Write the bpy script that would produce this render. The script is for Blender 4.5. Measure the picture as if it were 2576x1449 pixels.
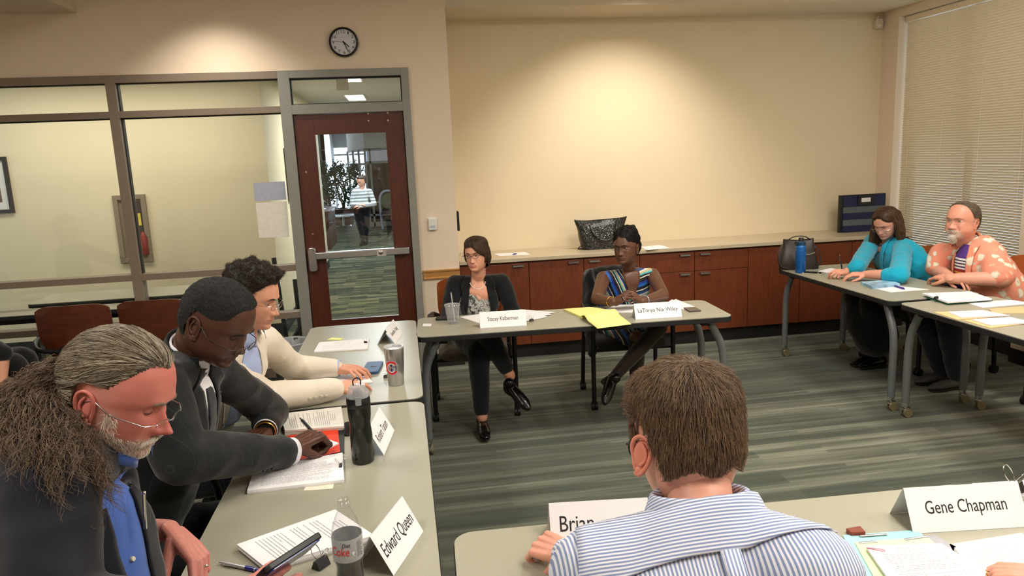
import bpy, math, random
import numpy as np
from mathutils import Vector, Matrix, Quaternion
from mathutils.bvhtree import BVHTree
from mathutils import noise as mnoise

for o in list(bpy.data.objects): bpy.data.objects.remove(o)
SC = bpy.context.scene
COL = SC.collection
PI = math.pi
rnd = random.Random(7)
nrs = np.random.RandomState(11)

# ------------------------------------------------------------------ camera
IW, IH = 2576, 1449
F_PX = 1836.9
CAM_H = 1.75
_p, _r, _y = 0.1814322, -0.04346138, 0.14238883
_fw = np.array([math.sin(_y)*math.cos(_p), math.cos(_y)*math.cos(_p), -math.sin(_p)])
_rt = np.array([math.cos(_y), -math.sin(_y), 0.0])
_up = np.cross(_rt, _fw)
_c, _s = math.cos(_r), math.sin(_r)
CR, CU, CF = _c*_rt + _s*_up, -_s*_rt + _c*_up, _fw
CAMP = np.array([0, 0, CAM_H])
cd = bpy.data.cameras.new('camera'); cam = bpy.data.objects.new('camera', cd); COL.objects.link(cam)
cd.sensor_width = 36.0; cd.lens = F_PX/IW*36.0; cd.clip_start = 0.05; cd.clip_end = 200
cam.matrix_world = Matrix([[CR[0], CU[0], -CF[0], 0], [CR[1], CU[1], -CF[1], 0], [CR[2], CU[2], -CF[2], CAM_H], [0, 0, 0, 1]])
SC.camera = cam

def at(px, py, X=None, Y=None, Z=None, D=None):
    """the point of the room seen at a measured pixel, on a plane of known X, Y or Z (or at depth D)"""
    d = CR*((px-IW/2)/F_PX) - CU*((py-IH/2)/F_PX) + CF
    if D is not None: t = D
    elif X is not None: t = X/d[0]
    elif Y is not None: t = Y/d[1]
    else: t = (Z-CAM_H)/d[2]
    return CAMP + t*d

# ------------------------------------------------------------------ view, world, lights
SC.view_settings.view_transform = 'Standard'; SC.view_settings.look = 'None'
SC.view_settings.gamma = 1.0; SC.view_settings.use_curve_mapping = False
SC.view_settings.exposure = 0.40
w = bpy.data.worlds.new('world'); SC.world = w; w.use_nodes = True
w.node_tree.nodes['Background'].inputs[0].default_value = (0.75, 0.88, 1.0, 1)
w.node_tree.nodes['Background'].inputs[1].default_value = 1.0

def area(name, loc, sx, sy, power, col=(1, .86, .68), target=None):
    l = bpy.data.lights.new(name, 'AREA'); l.shape = 'RECTANGLE'; l.size = sx; l.size_y = sy
    l.energy = power; l.color = col
    o = bpy.data.objects.new(name, l); COL.objects.link(o); o.location = loc
    if target is not None: o.rotation_euler = (Vector(target)-Vector(loc)).to_track_quat('-Z', 'Y').to_euler()
    return o
def spot(name, loc, target, power, ang, blend=.6, col=(1, .91, .78), r=.05):
    l = bpy.data.lights.new(name, 'SPOT'); l.energy = power; l.spot_size = math.radians(ang); l.spot_blend = blend
    l.color = col; l.shadow_soft_size = r
    o = bpy.data.objects.new(name, l); COL.objects.link(o); o.location = loc
    o.rotation_euler = (Vector(target)-Vector(loc)).to_track_quat('-Z', 'Y').to_euler()
    return o
CEIL = 3.14
WARM = (1.0, .94, .84)
for k, (x, y, pw) in enumerate([(-1.5, .6, 40), (1.6, .6, 43), (-1.6, 3.0, 32), (1.6, 3.0, 42), (3.3, 3.4, 36), (3.4, .2, 34)]):
    area('ceiling_lamp', (x, y, CEIL-.02), .6, 1.2, pw, WARM)
for x in (-2.9, -1.30):
    spot('wall_lamp', (x, 5.42, CEIL-.03), (x, 5.95, 1.0), 48 if x > -2 else 16, 104, .9)
for x in (1.95,):
    spot('wall_lamp', (x, 5.35, CEIL-.03), (x, 6.6, .7), 120, 96, .85)
# corridor lamps
area('corridor_lamp', (-2.6, 6.85, 2.62), 2.4, .5, 27, (1, .96, .88))
area('corridor_lamp', (-.2, 9.5, 2.6), .5, 1.6, 70, (.9, .95, 1.0))
area('corridor_lamp', (-.6, 14.5, 2.6), 2.0, 3.0, 130, (.7, .85, 1.0))
area('far_window_light', (-2.0, 24.0, 1.6), 3.0, 2.4, 420, (.6, .78, 1.0), (-1.5, 16, 0))

# ------------------------------------------------------------------ materials
MATS = {}
def srgb(c):
    return tuple(((x/255)/12.92 if x/255 <= .04045 else ((x/255+.055)/1.055)**2.4) for x in c)
class NT:
    def __init__(s, name):
        s.m = bpy.data.materials.new(name); s.m.use_nodes = True; s.t = s.m.node_tree
        s.b = s.t.nodes['Principled BSDF']; s.out = s.t.nodes['Material Output']
    def n(s, typ, **kw):
        nd = s.t.nodes.new(typ)
        for k, v in kw.items():
            if k.startswith('i_'):
                key = k[2:]
                key = int(key) if key.isdigit() else key
                nd.inputs[key].default_value = v
            else: setattr(nd, k, v)
        return nd
    def l(s, a, b): s.t.links.new(a, b)
    def ramp(s, fac, stops, interp='LINEAR'):
        r = s.n('ShaderNodeValToRGB'); r.color_ramp.interpolation = interp
        e = r.color_ramp.elements
        while len(e) < len(stops): e.new(.5)
        for i, (p, c) in enumerate(stops):
            e[i].position = p; e[i].color = (*c, 1) if len(c) == 3 else c
        s.l(fac, r.inputs[0]); return r.outputs[0]
    def coord(s, kind='Object', scale=(1, 1, 1), rot=(0, 0, 0), loc=(0, 0, 0)):
        tc = s.n('ShaderNodeTexCoord'); mp = s.n('ShaderNodeMapping')
        mp.inputs['Scale'].default_value = scale; mp.inputs['Rotation'].default_value = rot; mp.inputs['Location'].default_value = loc
        s.l(tc.outputs[kind], mp.inputs[0]); return mp.outputs[0]
    def noise(s, vec, scale, detail=3, rough=.5, dist=0):
        n = s.n('ShaderNodeTexNoise'); n.inputs['Scale'].default_value = scale; n.inputs['Detail'].default_value = detail
        n.inputs['Roughness'].default_value = rough; n.inputs['Distortion'].default_value = dist
        s.l(vec, n.inputs['Vector']); return n.outputs['Fac']
    def mix(s, fac, a, b, blend='MIX'):
        m = s.n('ShaderNodeMix', data_type='RGBA', blend_type=blend)
        for sock, v in ((m.inputs[0], fac), (m.inputs[6], a), (m.inputs[7], b)):
            if isinstance(v, (int, float)): sock.default_value = v
            elif isinstance(v, tuple): sock.default_value = (*v, 1) if len(v) == 3 else v
            else: s.l(v, sock)
        return m.outputs[2]
    def math(s, op, a, b=0.0, c=None):
        m = s.n('ShaderNodeMath', operation=op)
        for i, v in enumerate((a, b) if c is None else (a, b, c)):
            if isinstance(v, (int, float)): m.inputs[i].default_value = v
            else: s.l(v, m.inputs[i])
        return m.outputs[0]
    def bump(s, h, strength=.3, dist=.002):
        b = s.n('ShaderNodeBump'); b.inputs['Strength'].default_value = strength; b.inputs['Distance'].default_value = dist
        s.l(h, b.inputs['Height']); s.l(b.outputs[0], s.b.inputs['Normal'])
    def base(s, c):
        if isinstance(c, tuple): s.b.inputs['Base Color'].default_value = (*c, 1)
        else: s.l(c, s.b.inputs['Base Color'])
    def set(s, rough=None, metal=None, spec=None, trans=None, ior=None, sheen=None, sss=None, coat=None):
        i = s.b.inputs
        if rough is not None: i['Roughness'].default_value = rough
        if metal is not None: i['Metallic'].default_value = metal
        if spec is not None: i['Specular IOR Level'].default_value = spec
        if trans is not None: i['Transmission Weight'].default_value = trans
        if ior is not None: i['IOR'].default_value = ior
        if sheen is not None: i['Sheen Weight'].default_value = sheen
        if coat is not None: i['Coat Weight'].default_value = coat
        if sss is not None:
            i['Subsurface Weight'].default_value = sss; i['Subsurface Radius'].default_value = (.012, .005, .003); i['Subsurface Scale'].default_value = .6
        return s

def mat(name, rgb, rough=.5, metal=0, var=.06, scale=30, bump=0, bdist=.001, spec=None, sheen=None, stretch=(1, 1, 1), coat=None, kind='Object'):
    """plain procedural surface: base colour with small noise variation and optional fine relief"""
    if name in MATS: return MATS[name]
    t = NT(name); c = srgb(rgb)
    v = t.coord(kind, stretch); f = t.noise(v, scale, 4, .6)
    lo = tuple(max(0, x*(1-var)) for x in c); hi = tuple(min(1, x*(1+var)) for x in c)
    t.base(t.ramp(f, [(.3, lo), (.7, hi)])); t.set(rough, metal, spec, sheen=sheen, coat=coat)
    if bump: t.bump(t.noise(v, scale*4, 3), bump, bdist)
    MATS[name] = t.m; return t.m

def emit(name, rgb, strength):
    if name in MATS: return MATS[name]
    t = NT(name); t.base(srgb(rgb)); t.b.inputs['Emission Color'].default_value = (*srgb(rgb), 1)
    t.b.inputs['Emission Strength'].default_value = strength; MATS[name] = t.m; return t.m

def m_wall(name, rgb, kind='Object'):
    if name in MATS: return MATS[name]
    t = NT(name); c = srgb(rgb); v = t.coord(kind)
    f = t.noise(v, 1.2, 3); g = t.noise(v, 160, 2)
    t.base(t.ramp(f, [(.3, tuple(x*.97 for x in c)), (.7, c)])); t.set(.75, spec=.25); t.bump(g, .12, .002)
    MATS[name] = t.m; return t.m

def m_carpet():
    t = NT('carpet_planks'); v = t.coord('Object')
    br = t.n('ShaderNodeTexBrick'); br.offset = .37; br.offset_frequency = 3; br.squash = 1
    br.inputs['Scale'].default_value = 1; br.inputs['Mortar Size'].default_value = 0; br.inputs['Brick Width'].default_value = 1.9; br.inputs['Row Height'].default_value = .083
    br.inputs['Color1'].default_value = (0, 0, 0, 1); br.inputs['Color2'].default_value = (1, 1, 1, 1); br.inputs['Bias'].default_value = 0
    t.l(v, br.inputs['Vector'])
    br2 = t.n('ShaderNodeTexBrick'); br2.offset = .61; br2.offset_frequency = 2
    br2.inputs['Scale'].default_value = 1; br2.inputs['Mortar Size'].default_value = 0; br2.inputs['Brick Width'].default_value = 1.15; br2.inputs['Row Height'].default_value = .031
    br2.inputs['Color1'].default_value = (0, 0, 0, 1); br2.inputs['Color2'].default_value = (1, 1, 1, 1)
    t.l(v, br2.inputs['Vector'])
    vs = t.coord('Object', (.35, 7, 1)); n1 = t.noise(vs, 2.2, 4, .65)
    vf = t.coord('Object', (1.3, 190, 1)); n2 = t.noise(vf, 1.6, 3, .7)
    vx = t.coord('Object', (60, 220, 1)); n3 = t.noise(vx, 2, 2)
    a = t.math('MULTIPLY', br.outputs['Color'], .30); a = t.math('MULTIPLY_ADD', br2.outputs['Color'], .16, a)
    a = t.math('MULTIPLY_ADD', n1, .55, a); a = t.math('MULTIPLY_ADD', n2, .46, t.math('SUBTRACT', a, .06)); a = t.math('MULTIPLY_ADD', n3, .12, a)
    c = t.ramp(a, [(.42, srgb((50, 53, 49))), (.60, srgb((70, 74, 66))), (.76, srgb((94, 96, 84))), (.90, srgb((130, 130, 114))), (1.0, srgb((165, 164, 146)))])
    hue = t.noise(t.coord('Object', (.5, 5, 1), loc=(3, 7, 0)), 1.6, 2)
    c2 = t.mix(t.ramp(hue, [(.45, (0, 0, 0)), (.65, (1, 1, 1))]), c, t.mix(.35, c, srgb((140, 128, 116)), 'MULTIPLY'))
    c3 = t.mix(.28, c2, srgb((72, 84, 70)))
    t.base(c3); t.set(.95, spec=.1, sheen=.15); t.bump(t.math('ADD', n2, n3), .5, .004)
    MATS['carpet'] = t.m; return t.m

def m_corridor_carpet():
    t = NT('corridor_carpet'); v = t.coord('Object')
    br = t.n('ShaderNodeTexBrick'); br.offset = .43; br.inputs['Scale'].default_value = 1; br.inputs['Mortar Size'].default_value = 0
    br.inputs['Brick Width'].default_value = .38; br.inputs['Row Height'].default_value = .085
    br.inputs['Color1'].default_value = (0, 0, 0, 1); br.inputs['Color2'].default_value = (1, 1, 1, 1); t.l(v, br.inputs['Vector'])
    n = t.noise(t.coord('Object', (1, 6, 1)), 3, 4)
    a = t.math('MULTIPLY_ADD', br.outputs['Color'], .5, t.math('MULTIPLY', n, .7))
    t.base(t.ramp(a, [(.3, srgb((50, 54, 44))), (.6, srgb((72, 76, 58))), (.95, srgb((116, 112, 84)))])); t.set(.95, spec=.1)
    return t.m

def m_wood(name, dark, light, scale=(1, 1, 1), rough=.4, coat=.15):
    if name in MATS: return MATS[name]
    t = NT(name); v = t.coord('Object', scale); n = t.noise(v, 9, 5, .6, .6)
    v2 = t.coord('Object', tuple(x*3 for x in scale)); n2 = t.noise(v2, 30, 3)
    f = t.math('MULTIPLY_ADD', n2, .25, t.math('MULTIPLY', n, .75))
    t.base(t.ramp(f, [(.3, srgb(dark)), (.7, srgb(light))])); t.set(rough, coat=coat); t.bump(n2, .05, .001)
    MATS[name] = t.m; return t.m

def m_glass(name='window_glass', tint=(.965, .965, .94), refl=1.0, haze=0):
    if name in MATS: return MATS[name]
    t = NT(name); tr = t.n('ShaderNodeBsdfTransparent'); tr.inputs[0].default_value = (*tint, 1)
    gl = t.n('ShaderNodeBsdfGlossy'); gl.inputs['Roughness'].default_value = .01
    fr = t.n('ShaderNodeLayerWeight'); fr.inputs[0].default_value = .5
    sch = t.math('MULTIPLY_ADD', t.math('POWER', fr.outputs['Facing'], 5.0), .94, .045)
    mx = t.n('ShaderNodeMixShader'); t.l(t.math('MULTIPLY', sch, refl), mx.inputs[0]); t.l(tr.outputs[0], mx.inputs[1]); t.l(gl.outputs[0], mx.inputs[2])
    o_ = mx.outputs[0]
    if haze:
        df_ = t.n('ShaderNodeBsdfDiffuse'); df_.inputs[0].default_value = (.9, .9, .92, 1); m2 = t.n('ShaderNodeMixShader'); m2.inputs[0].default_value = haze; t.l(o_, m2.inputs[1]); t.l(df_.outputs[0], m2.inputs[2]); o_ = m2.outputs[0]
    t.l(o_, t.out.inputs[0]); MATS[name] = t.m; return t.m

M = {}
M['wall'] = m_wall('painted_wall_cream', (226, 211, 180))
M['wall_pale'] = m_wall('painted_wall_pale', (230, 213, 192))
M['ceil'] = m_wall('painted_ceiling', (215, 202, 180))
M['corr'] = m_wall('corridor_paint_yellow', (228, 218, 186))
M['grey_wall'] = m_wall('grey_panel_paint', (150, 150, 152))
M['white_wall'] = m_wall('white_far_paint', (205, 200, 190))
M['carpet'] = m_carpet()
M['ccarpet'] = m_corridor_carpet()
M['frame'] = mat('bronze_aluminium_frame', (128, 114, 100), .45, .0, .04)
M['frame_grey'] = mat('grey_door_frame_paint', (138, 138, 130), .45, 0, .04)
M['gasket'] = mat('black_gasket', (28, 26, 24), .6)
M['door'] = m_wood('mahogany_door_veneer', (66, 26, 11), (92, 38, 18), (6, 6, .8), .42, .0)
M['cab'] = m_wood('cherry_cabinet_veneer', (94, 42, 20), (120, 58, 30), (5, 5, .7), .45, .0)
M['toe'] = mat('black_toe_kick', (22, 20, 20), .6)
M['counter'] = mat('beige_quartz_counter', (190, 176, 150), .28, 0, .14, 420)
M['steel'] = mat('brushed_steel', (190, 190, 190), .3, .95, .05, 60, stretch=(1, 1, 12))
M['chrome'] = mat('chrome', (215, 215, 215), .12, 1)
M['trim'] = m_wood('oak_chair_rail', (170, 118, 62), (200, 150, 90), (.6, 6, 6), .4)
M['black'] = mat('black_plastic', (22, 22, 24), .45)
M['blackm'] = mat('black_painted_metal', (26, 26, 28), .4, .2)
M['laminate'] = mat('greige_laminate', (160, 157, 140), .36, 0, .035, 700)
M['leg'] = mat('grey_powder_coated_leg', (112, 116, 118), .42, .3, .03)
M['white'] = mat('white_plastic', (225, 224, 220), .4)
M['paper'] = mat('white_paper', (240, 238, 240), .8, 0, .015, 20)
M['cardstock'] = mat('white_card', (238, 236, 238), .75, 0, .015, 20)
M['ink'] = mat('black_ink', (28, 26, 30), .7)
M['inkgrey'] = mat('grey_print', (168, 166, 170), .8)
M['chairwood'] = m_wood('bent_plywood_orange', (150, 74, 32), (178, 96, 48), (.8, 6, 6), .35, .3)
M['chairwood_dark'] = m_wood('bent_plywood_brown', (72, 32, 17), (98, 46, 26), (.8, 6, 6), .35, .3)
M['upholstery'] = mat('taupe_seat_fabric', (110, 100, 88), .9, 0, .25, 60, .4)
M['upholstery_dark'] = mat('dark_seat_fabric', (46, 44, 42), .9, 0, .3, 60, .4)
M['slat'] = mat('beige_blind_slat', (234, 218, 190), .5, 0, .03)
M['glass'] = m_glass()
M['rubber'] = mat('black_rubber', (18, 18, 18), .7)
M['caster'] = mat('translucent_caster_tyre', (120, 112, 84), .4)
M['blue_bottle'] = mat('blue_enamel', (24, 96, 170), .35, .2, .03)
M['yellow_pad'] = mat('yellow_legal_paper', (246, 240, 150), .8, 0, .02)
M['manila'] = mat('manila_folder', (226, 190, 138), .7, 0, .03)
M['green_folder'] = mat('green_folder', (40, 110, 88), .6)
M['orange_folder'] = mat('orange_red_folder', (226, 58, 22), .5)
M['aqua_folder'] = mat('pale_aqua_folder', (160, 214, 216), .6, 0, .02)
M['lime_folder'] = mat('pale_lime_folder', (208, 226, 180), .6, 0, .02)

# ------------------------------------------------------------------ mesh helpers
class MB:
    def __init__(s): s.v = []; s.f = []; s.m = []; s.cur = 0
    def add(s, v, f, mi=None):
        b = len(s.v); s.v += [tuple(map(float, p)) for p in v]; s.f += [tuple(i+b for i in q) for q in f]
        s.m += [s.cur if mi is None else mi]*len(f); return s
    def box(s, x0, x1, y0, y1, z0, z1, mi=None, T=None):
        v = [(x, y, z) for z in (z0, z1) for y in (y0, y1) for x in (x0, x1)]
        if T is not None: v = [T @ Vector(p) for p in v]
        f = [(0, 2, 3, 1), (4, 5, 7, 6), (0, 1, 5, 4), (2, 6, 7, 3), (0, 4, 6, 2), (1, 3, 7, 5)]
        return s.add(v, f, mi)
    def prism(s, poly, z0, z1, mi=None, T=None, mi_side=None):
        n = len(poly); v = [(x, y, z0) for x, y in poly] + [(x, y, z1) for x, y in poly]
        if T is not None: v = [T @ Vector(p) for p in v]
        s.add(v, [tuple(range(n-1, -1, -1)), tuple(range(n, 2*n))], mi)
        b = len(s.v)-2*n
        for i in range(n):
            j = (i+1) % n; s.f.append((b+i, b+j, b+n+j, b+n+i)); s.m.append(mi_side if mi_side is not None else (s.cur if mi is None else mi))
        return s
    def tube(s, pts, r, seg=10, mi=None, ell=None, closed=False, caps=True, up=None):
        v, f = tube(pts, r, seg, ell, closed, caps, up); return s.add(v, f, mi)
    def lathe(s, prof, seg=32, org=(0, 0, 0), mi=None, T=None):
        v = []; f = []; n = len(prof)
        for k in range(seg):
            a = 2*PI*k/seg; c, q = math.cos(a), math.sin(a)
            v += [(org[0]+r*c, org[1]+r*q, org[2]+z) for r, z in prof]
        if T is not None: v = [T @ Vector(p) for p in v]
        for k in range(seg):
            k2 = (k+1) % seg
            for i in range(n-1): f.append((k*n+i, k2*n+i, k2*n+i+1, k*n+i+1))
        return s.add(v, f, mi)
    def sphere(s, c, r, mi=None, nu=14, nv=10, T=None):
        v, f = ellipsoid(c, (r, r, r) if isinstance(r, (int, float)) else r, None, nu, nv)
        if T is not None: v = [T @ Vector(p) for p in v]
        return s.add(v, f, mi)
    def build(s, name, mats, parent=None, smooth=True, bevel=0, org=None, loc=None, ang=40):
        me = bpy.data.meshes.new(name)
        v = s.v
        if org is not None: v = [(a-org[0], b-org[1], c-org[2]) for a, b, c in v]
        me.from_pydata(v, [], s.f)
        if not isinstance(mats, (list, tuple)): mats = [mats]
        for m in mats: me.materials.append(m)
        if len(mats) > 1: me.polygons.foreach_set('material_index', s.m)
        me.update()
        if smooth: shade(me, ang)
        o = bpy.data.objects.new(name, me); COL.objects.link(o)
        if parent is not None: o.parent = parent
        if loc is not None: o.location = loc
        if bevel:
            b = o.modifiers.new('bevel', 'BEVEL'); b.width = bevel; b.segments = 2; b.limit_method = 'ANGLE'; b.angle_limit = math.radians(40)
        return o

def shade(me, ang=40):
    me.polygons.foreach_set('use_smooth', [True]*len(me.polygons))
    try: me.set_sharp_from_angle(angle=math.radians(ang))
    except Exception: pass

def tube(pts, r, seg=10, ell=None, closed=False, caps=True, up=None):
    P = [np.array(p, float) for p in pts]; n = len(P)
    R = [r]*n if isinstance(r, (int, float)) else list(r)
    E = [(1, 1)]*n if ell is None else ([ell]*n if isinstance(ell[0], (int, float)) else ell)
    v = []; f = []
    T = []
    for i in range(n):
        if closed: t = P[(i+1) % n]-P[i-1]
        else: t = P[min(i+1, n-1)]-P[max(i-1, 0)]
        T.append(t/(np.linalg.norm(t)+1e-12))
    u = np.array(up, float) if up is not None else (np.array([0, 0, 1.]) if abs(T[0][2]) < .9 else np.array([0, 1., 0]))
    for i in range(n):
        if up is not None: u = np.array(up, float)
        elif i:
            ax = np.cross(T[i-1], T[i]); sn = np.linalg.norm(ax)
            if sn > 1e-6:
                ax /= sn; cs = float(np.dot(T[i-1], T[i])); u = u*cs+np.cross(ax, u)*sn+ax*np.dot(ax, u)*(1-cs)
        a = u - T[i]*np.dot(u, T[i]); a /= (np.linalg.norm(a)+1e-12); b = np.cross(T[i], a); u = a
        for k in range(seg):
            q = 2*PI*k/seg
            v.append(P[i] + R[i]*(math.cos(q)*E[i][0]*b + math.sin(q)*E[i][1]*a))
    m = n if closed else n-1
    for i in range(m):
        j = (i+1) % n
        for k in range(seg):
            l = (k+1) % seg; f.append((i*seg+k, i*seg+l, j*seg+l, j*seg+k))
    if caps and not closed:
        f.append(tuple(range(seg-1, -1, -1))); f.append(tuple((n-1)*seg+k for k in range(seg)))
    return v, f

def capsule(pts, R, seg=14, ell=None, up=None, capk=3):
    """tube with rounded ends"""
    P = [np.array(p, float) for p in pts]; R = [R]*len(P) if isinstance(R, (int, float)) else list(R)
    d0 = P[0]-P[1]; d0 /= np.linalg.norm(d0)+1e-9; d1 = P[-1]-P[-2]; d1 /= np.linalg.norm(d1)+1e-9
    pre = []; rp = []; post = []; rq = []
    for k in range(capk, 0, -1):
        a = k/capk*PI/2*.96; pre.append(P[0]+d0*R[0]*math.sin(a)); rp.append(R[0]*math.cos(a))
    for k in range(1, capk+1):
        a = k/capk*PI/2*.96; post.append(P[-1]+d1*R[-1]*math.sin(a)); rq.append(R[-1]*math.cos(a))
    e = None
    if ell is not None:
        E = [ell]*len(P) if isinstance(ell[0], (int, float)) else list(ell)
        e = [E[0]]*capk + E + [E[-1]]*capk
    return tube(pre+P+post, rp+R+rq, seg, e, False, True, up)

def ellipsoid(c, r, Rm=None, nu=16, nv=12):
    v = []; f = []
    for i in range(nv+1):
        th = PI*i/nv
        for k in range(nu):
            ph = 2*PI*k/nu
            p = np.array([r[0]*math.sin(th)*math.cos(ph), r[1]*math.sin(th)*math.sin(ph), r[2]*math.cos(th)])
            if Rm is not None: p = Rm @ p
            v.append(p+np.array(c, float))
    for i in range(nv):
        for k in range(nu):
            l = (k+1) % nu; f.append((i*nu+k, (i+1)*nu+k, (i+1)*nu+l, i*nu+l))
    return v, f

def smooth_path(pts, k=6):
    """Catmull-Rom through points"""
    P = [np.array(p, float) for p in pts]; P = [2*P[0]-P[1]]+P+[2*P[-1]-P[-2]]; out = []
    for i in range(1, len(P)-2):
        for j in range(k):
            t = j/k; a, b, c, d = P[i-1], P[i], P[i+1], P[i+2]
            out.append(.5*((2*b)+(-a+c)*t+(2*a-5*b+4*c-d)*t*t+(-a+3*b-3*c+d)*t**3))
    out.append(P[-2]); return out

def rrect(w, h, r, k=5, cx=0, cy=0):
    out = []
    for sx, sy, a0 in ((1, 1, 0), (-1, 1, 90), (-1, -1, 180), (1, -1, 270)):
        for j in range(k+1):
            a = math.radians(a0+90*j/k); out.append((cx+sx*(w/2-r)+r*math.cos(a), cy+sy*(h/2-r)+r*math.sin(a)))
    return out

def tagp(o, label=None, cat=None, group=None, kind=None):
    if label: o['label'] = label
    if cat: o['category'] = cat
    if group: o['group'] = group
    if kind: o['kind'] = kind
    return o
def thing(name, label, cat, loc=(0, 0, 0), rz=0, group=None):
    o = bpy.data.objects.new(name, None); COL.objects.link(o); o.location = loc; o.rotation_euler = (0, 0, rz)
    o.empty_display_size = .1
    return tagp(o, label, cat, group)
def struct(o): o['kind'] = 'structure'; return o

_tcache = {}
def text_mesh(s, size=1.0, ext=0.0):
    """returns verts(x,y), faces of a line of lettering, centred"""
    if (s) not in _tcache:
        cu = bpy.data.curves.new('t', 'FONT'); cu.body = s; cu.align_x = 'CENTER'; cu.align_y = 'CENTER'; cu.resolution_u = 3
        ob = bpy.data.objects.new('t', cu); COL.objects.link(ob)
        dg = bpy.context.evaluated_depsgraph_get(); me = bpy.data.meshes.new_from_object(ob.evaluated_get(dg))
        v = [tuple(p.co) for p in me.vertices]; f = [tuple(p.vertices) for p in me.polygons]
        bpy.data.objects.remove(ob); bpy.data.curves.remove(cu); bpy.data.meshes.remove(me); _tcache[s] = (v, f)
    v, f = _tcache[s]
    return [(x*size, y*size) for x, y, z in v], f
def text_part(s, w, h, T, parent, material, name='lettering', org=None, wrap=None, slant=0):
    """lettering filling w x h, placed by matrix T (x right, y up, z out of the surface)"""
    v, f = text_mesh(s); xs = [p[0] for p in v]; ys = [p[1] for p in v]
    cx, cy = (min(xs)+max(xs))/2, (min(ys)+max(ys))/2; sx = w/(max(xs)-min(xs)); sy = h/(max(ys)-min(ys))
    out = []
    for x, y in v:
        x = (x-cx)*sx; y = (y-cy)*sy; x += slant*y
        p = Vector(wrap(x, y)) if wrap else Vector((x, y, 0)); out.append(T @ p)
    mb = MB(); mb.add(out, f); return mb.build(name, material, parent, smooth=False, org=org)

def xf(loc, rz=0, rx=0, ry=0):
    return Matrix.Translation(Vector(loc)) @ Matrix.Rotation(rz, 4, 'Z') @ Matrix.Rotation(ry, 4, 'Y') @ Matrix.Rotation(rx, 4, 'X')
def copy_tree(o, parent=None):
    c = o.copy(); COL.objects.link(c)
    if parent is not None: c.parent = parent
    for ch in list(o.children): copy_tree(ch, c)
    return c
# ================================================================== THE ROOM
WY = 6.03          # plane of the door wall
RY = 6.60          # back wall of the recess with the cabinets
RX = 4.58          # right wall piers
XL, YB = -4.4, -2.2
def sbox(name, m, *b, bevel=0):
    mb = MB(); mb.box(*b); return struct(mb.build(name, m, smooth=False, bevel=bevel))
sbox('floor', M['carpet'], XL, RX+.25, YB, WY+.04, -.05, 0)
mb = MB(); mb.box(.43, RX+.25, WY+.04, RY+.1, -.05, 0); struct(mb.build('floor_recess', M['carpet'], smooth=False))
sbox('ceiling', M['ceil'], XL, RX+.25, YB, WY+.6, CEIL, CEIL+.1)
sbox('ceiling_soffit_left', M['ceil'], XL, -2.262, 4.2, WY, 2.9, CEIL)
sbox('ceiling_soffit_recess', M['ceil'], .43, RX+.25, WY, RY+.1, 2.9, CEIL)
sbox('wall_left', M['wall_pale'], XL-.1, XL, YB, WY, 0, CEIL)
sbox('wall_front', M['wall_pale'], XL, RX+.25, YB-.1, YB, 0, CEIL)
# door wall: band over the storefront, and the pier right of the door
mb = MB(); mb.box(XL, .112, WY, WY+.14, 2.452, CEIL); mb.box(.112, .43, WY, RY+.1, 0, CEIL)
struct(mb.build('wall_door', M['wall_pale'], smooth=False))
mb = MB(); mb.box(.43, RX+.25, RY, RY+.1, 0, 2.9); struct(mb.build('wall_back', M['wall'], smooth=False))
# right wall: pier, window niche, pier, wall under the window
NY0, NY1, NX = 4.86, 6.37, 4.68
mb = MB()
mb.box(RX, RX+.25, NY1, RY, 0, CEIL); mb.box(RX, RX+.25, 3.2, NY0, 0, CEIL); mb.box(RX, RX+.25, NY0, NY1, 2.83, CEIL)
mb.box(NX+.02, RX+.25, NY0, NY1, 0, .66); mb.box(RX, RX+.25, YB, 3.2, 0, CEIL)
struct(mb.build('wall_right', M['wall_pale'], smooth=False))
sbox('window_sill', M['wall_pale'], NX-.01, NX+.08, NY0, NY1, .62, .66)
w3 = MB(); w3.box(NX+.06, NX+.07, NY0, NY1, .66, 2.83); struct(w3.build('window_2', M['glass'], smooth=False))
nf = MB()
for y in (NY0, (NY0+NY1)/2-.02, NY1-.04): nf.box(NX+.045, NX+.085, y, y+.04, .66, 2.83)
nf.box(NX+.045, NX+.085, NY0, NY1, .66, .70); nf.box(NX+.045, NX+.085, NY0, NY1, 2.79, 2.83)
struct(nf.build('trim_window', M['frame_grey'], smooth=False))
# baseboards
def base(name, *b): sbox(name, M['toe'], *b)
base('baseboard_door', .112, .43, WY-.012, WY, 0, .11)
base('baseboard_right', RX-.012, RX, YB, NY0, 0, .11)
base('baseboard_niche', NX+.005, NX+.02, NY0, NY1, 0, .11)
base('baseboard_left', XL, XL+.012, YB, WY, 0, .11)
# oak chair rail, with its moulded profile
def rail(name, x0, x1, y, axis='x'):
    prof = [(0, 0), (.020, .004), (.022, .014), (.012, .02), (.014, .058), (.024, .066), (.026, .078), (0, .08)]
    mb = MB(); n = len(prof); v = []
    for t in (x0, x1):
        for d, z in prof: v.append((t, y-d, .752+z) if axis == 'x' else (y-d, t, .722+z))
    f = [tuple(range(n)), tuple(range(2*n-1, n-1, -1))]+[(i, (i+1) % n, n+(i+1) % n, n+i) for i in range(n)]
    mb.add(v, f); return struct(mb.build(name, M['trim'], smooth=False))
rail('trim_chair_rail_door', .128, .428, WY); rail('trim_chair_rail_right', 3.2, NY0-.01, RX, 'y')

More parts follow.
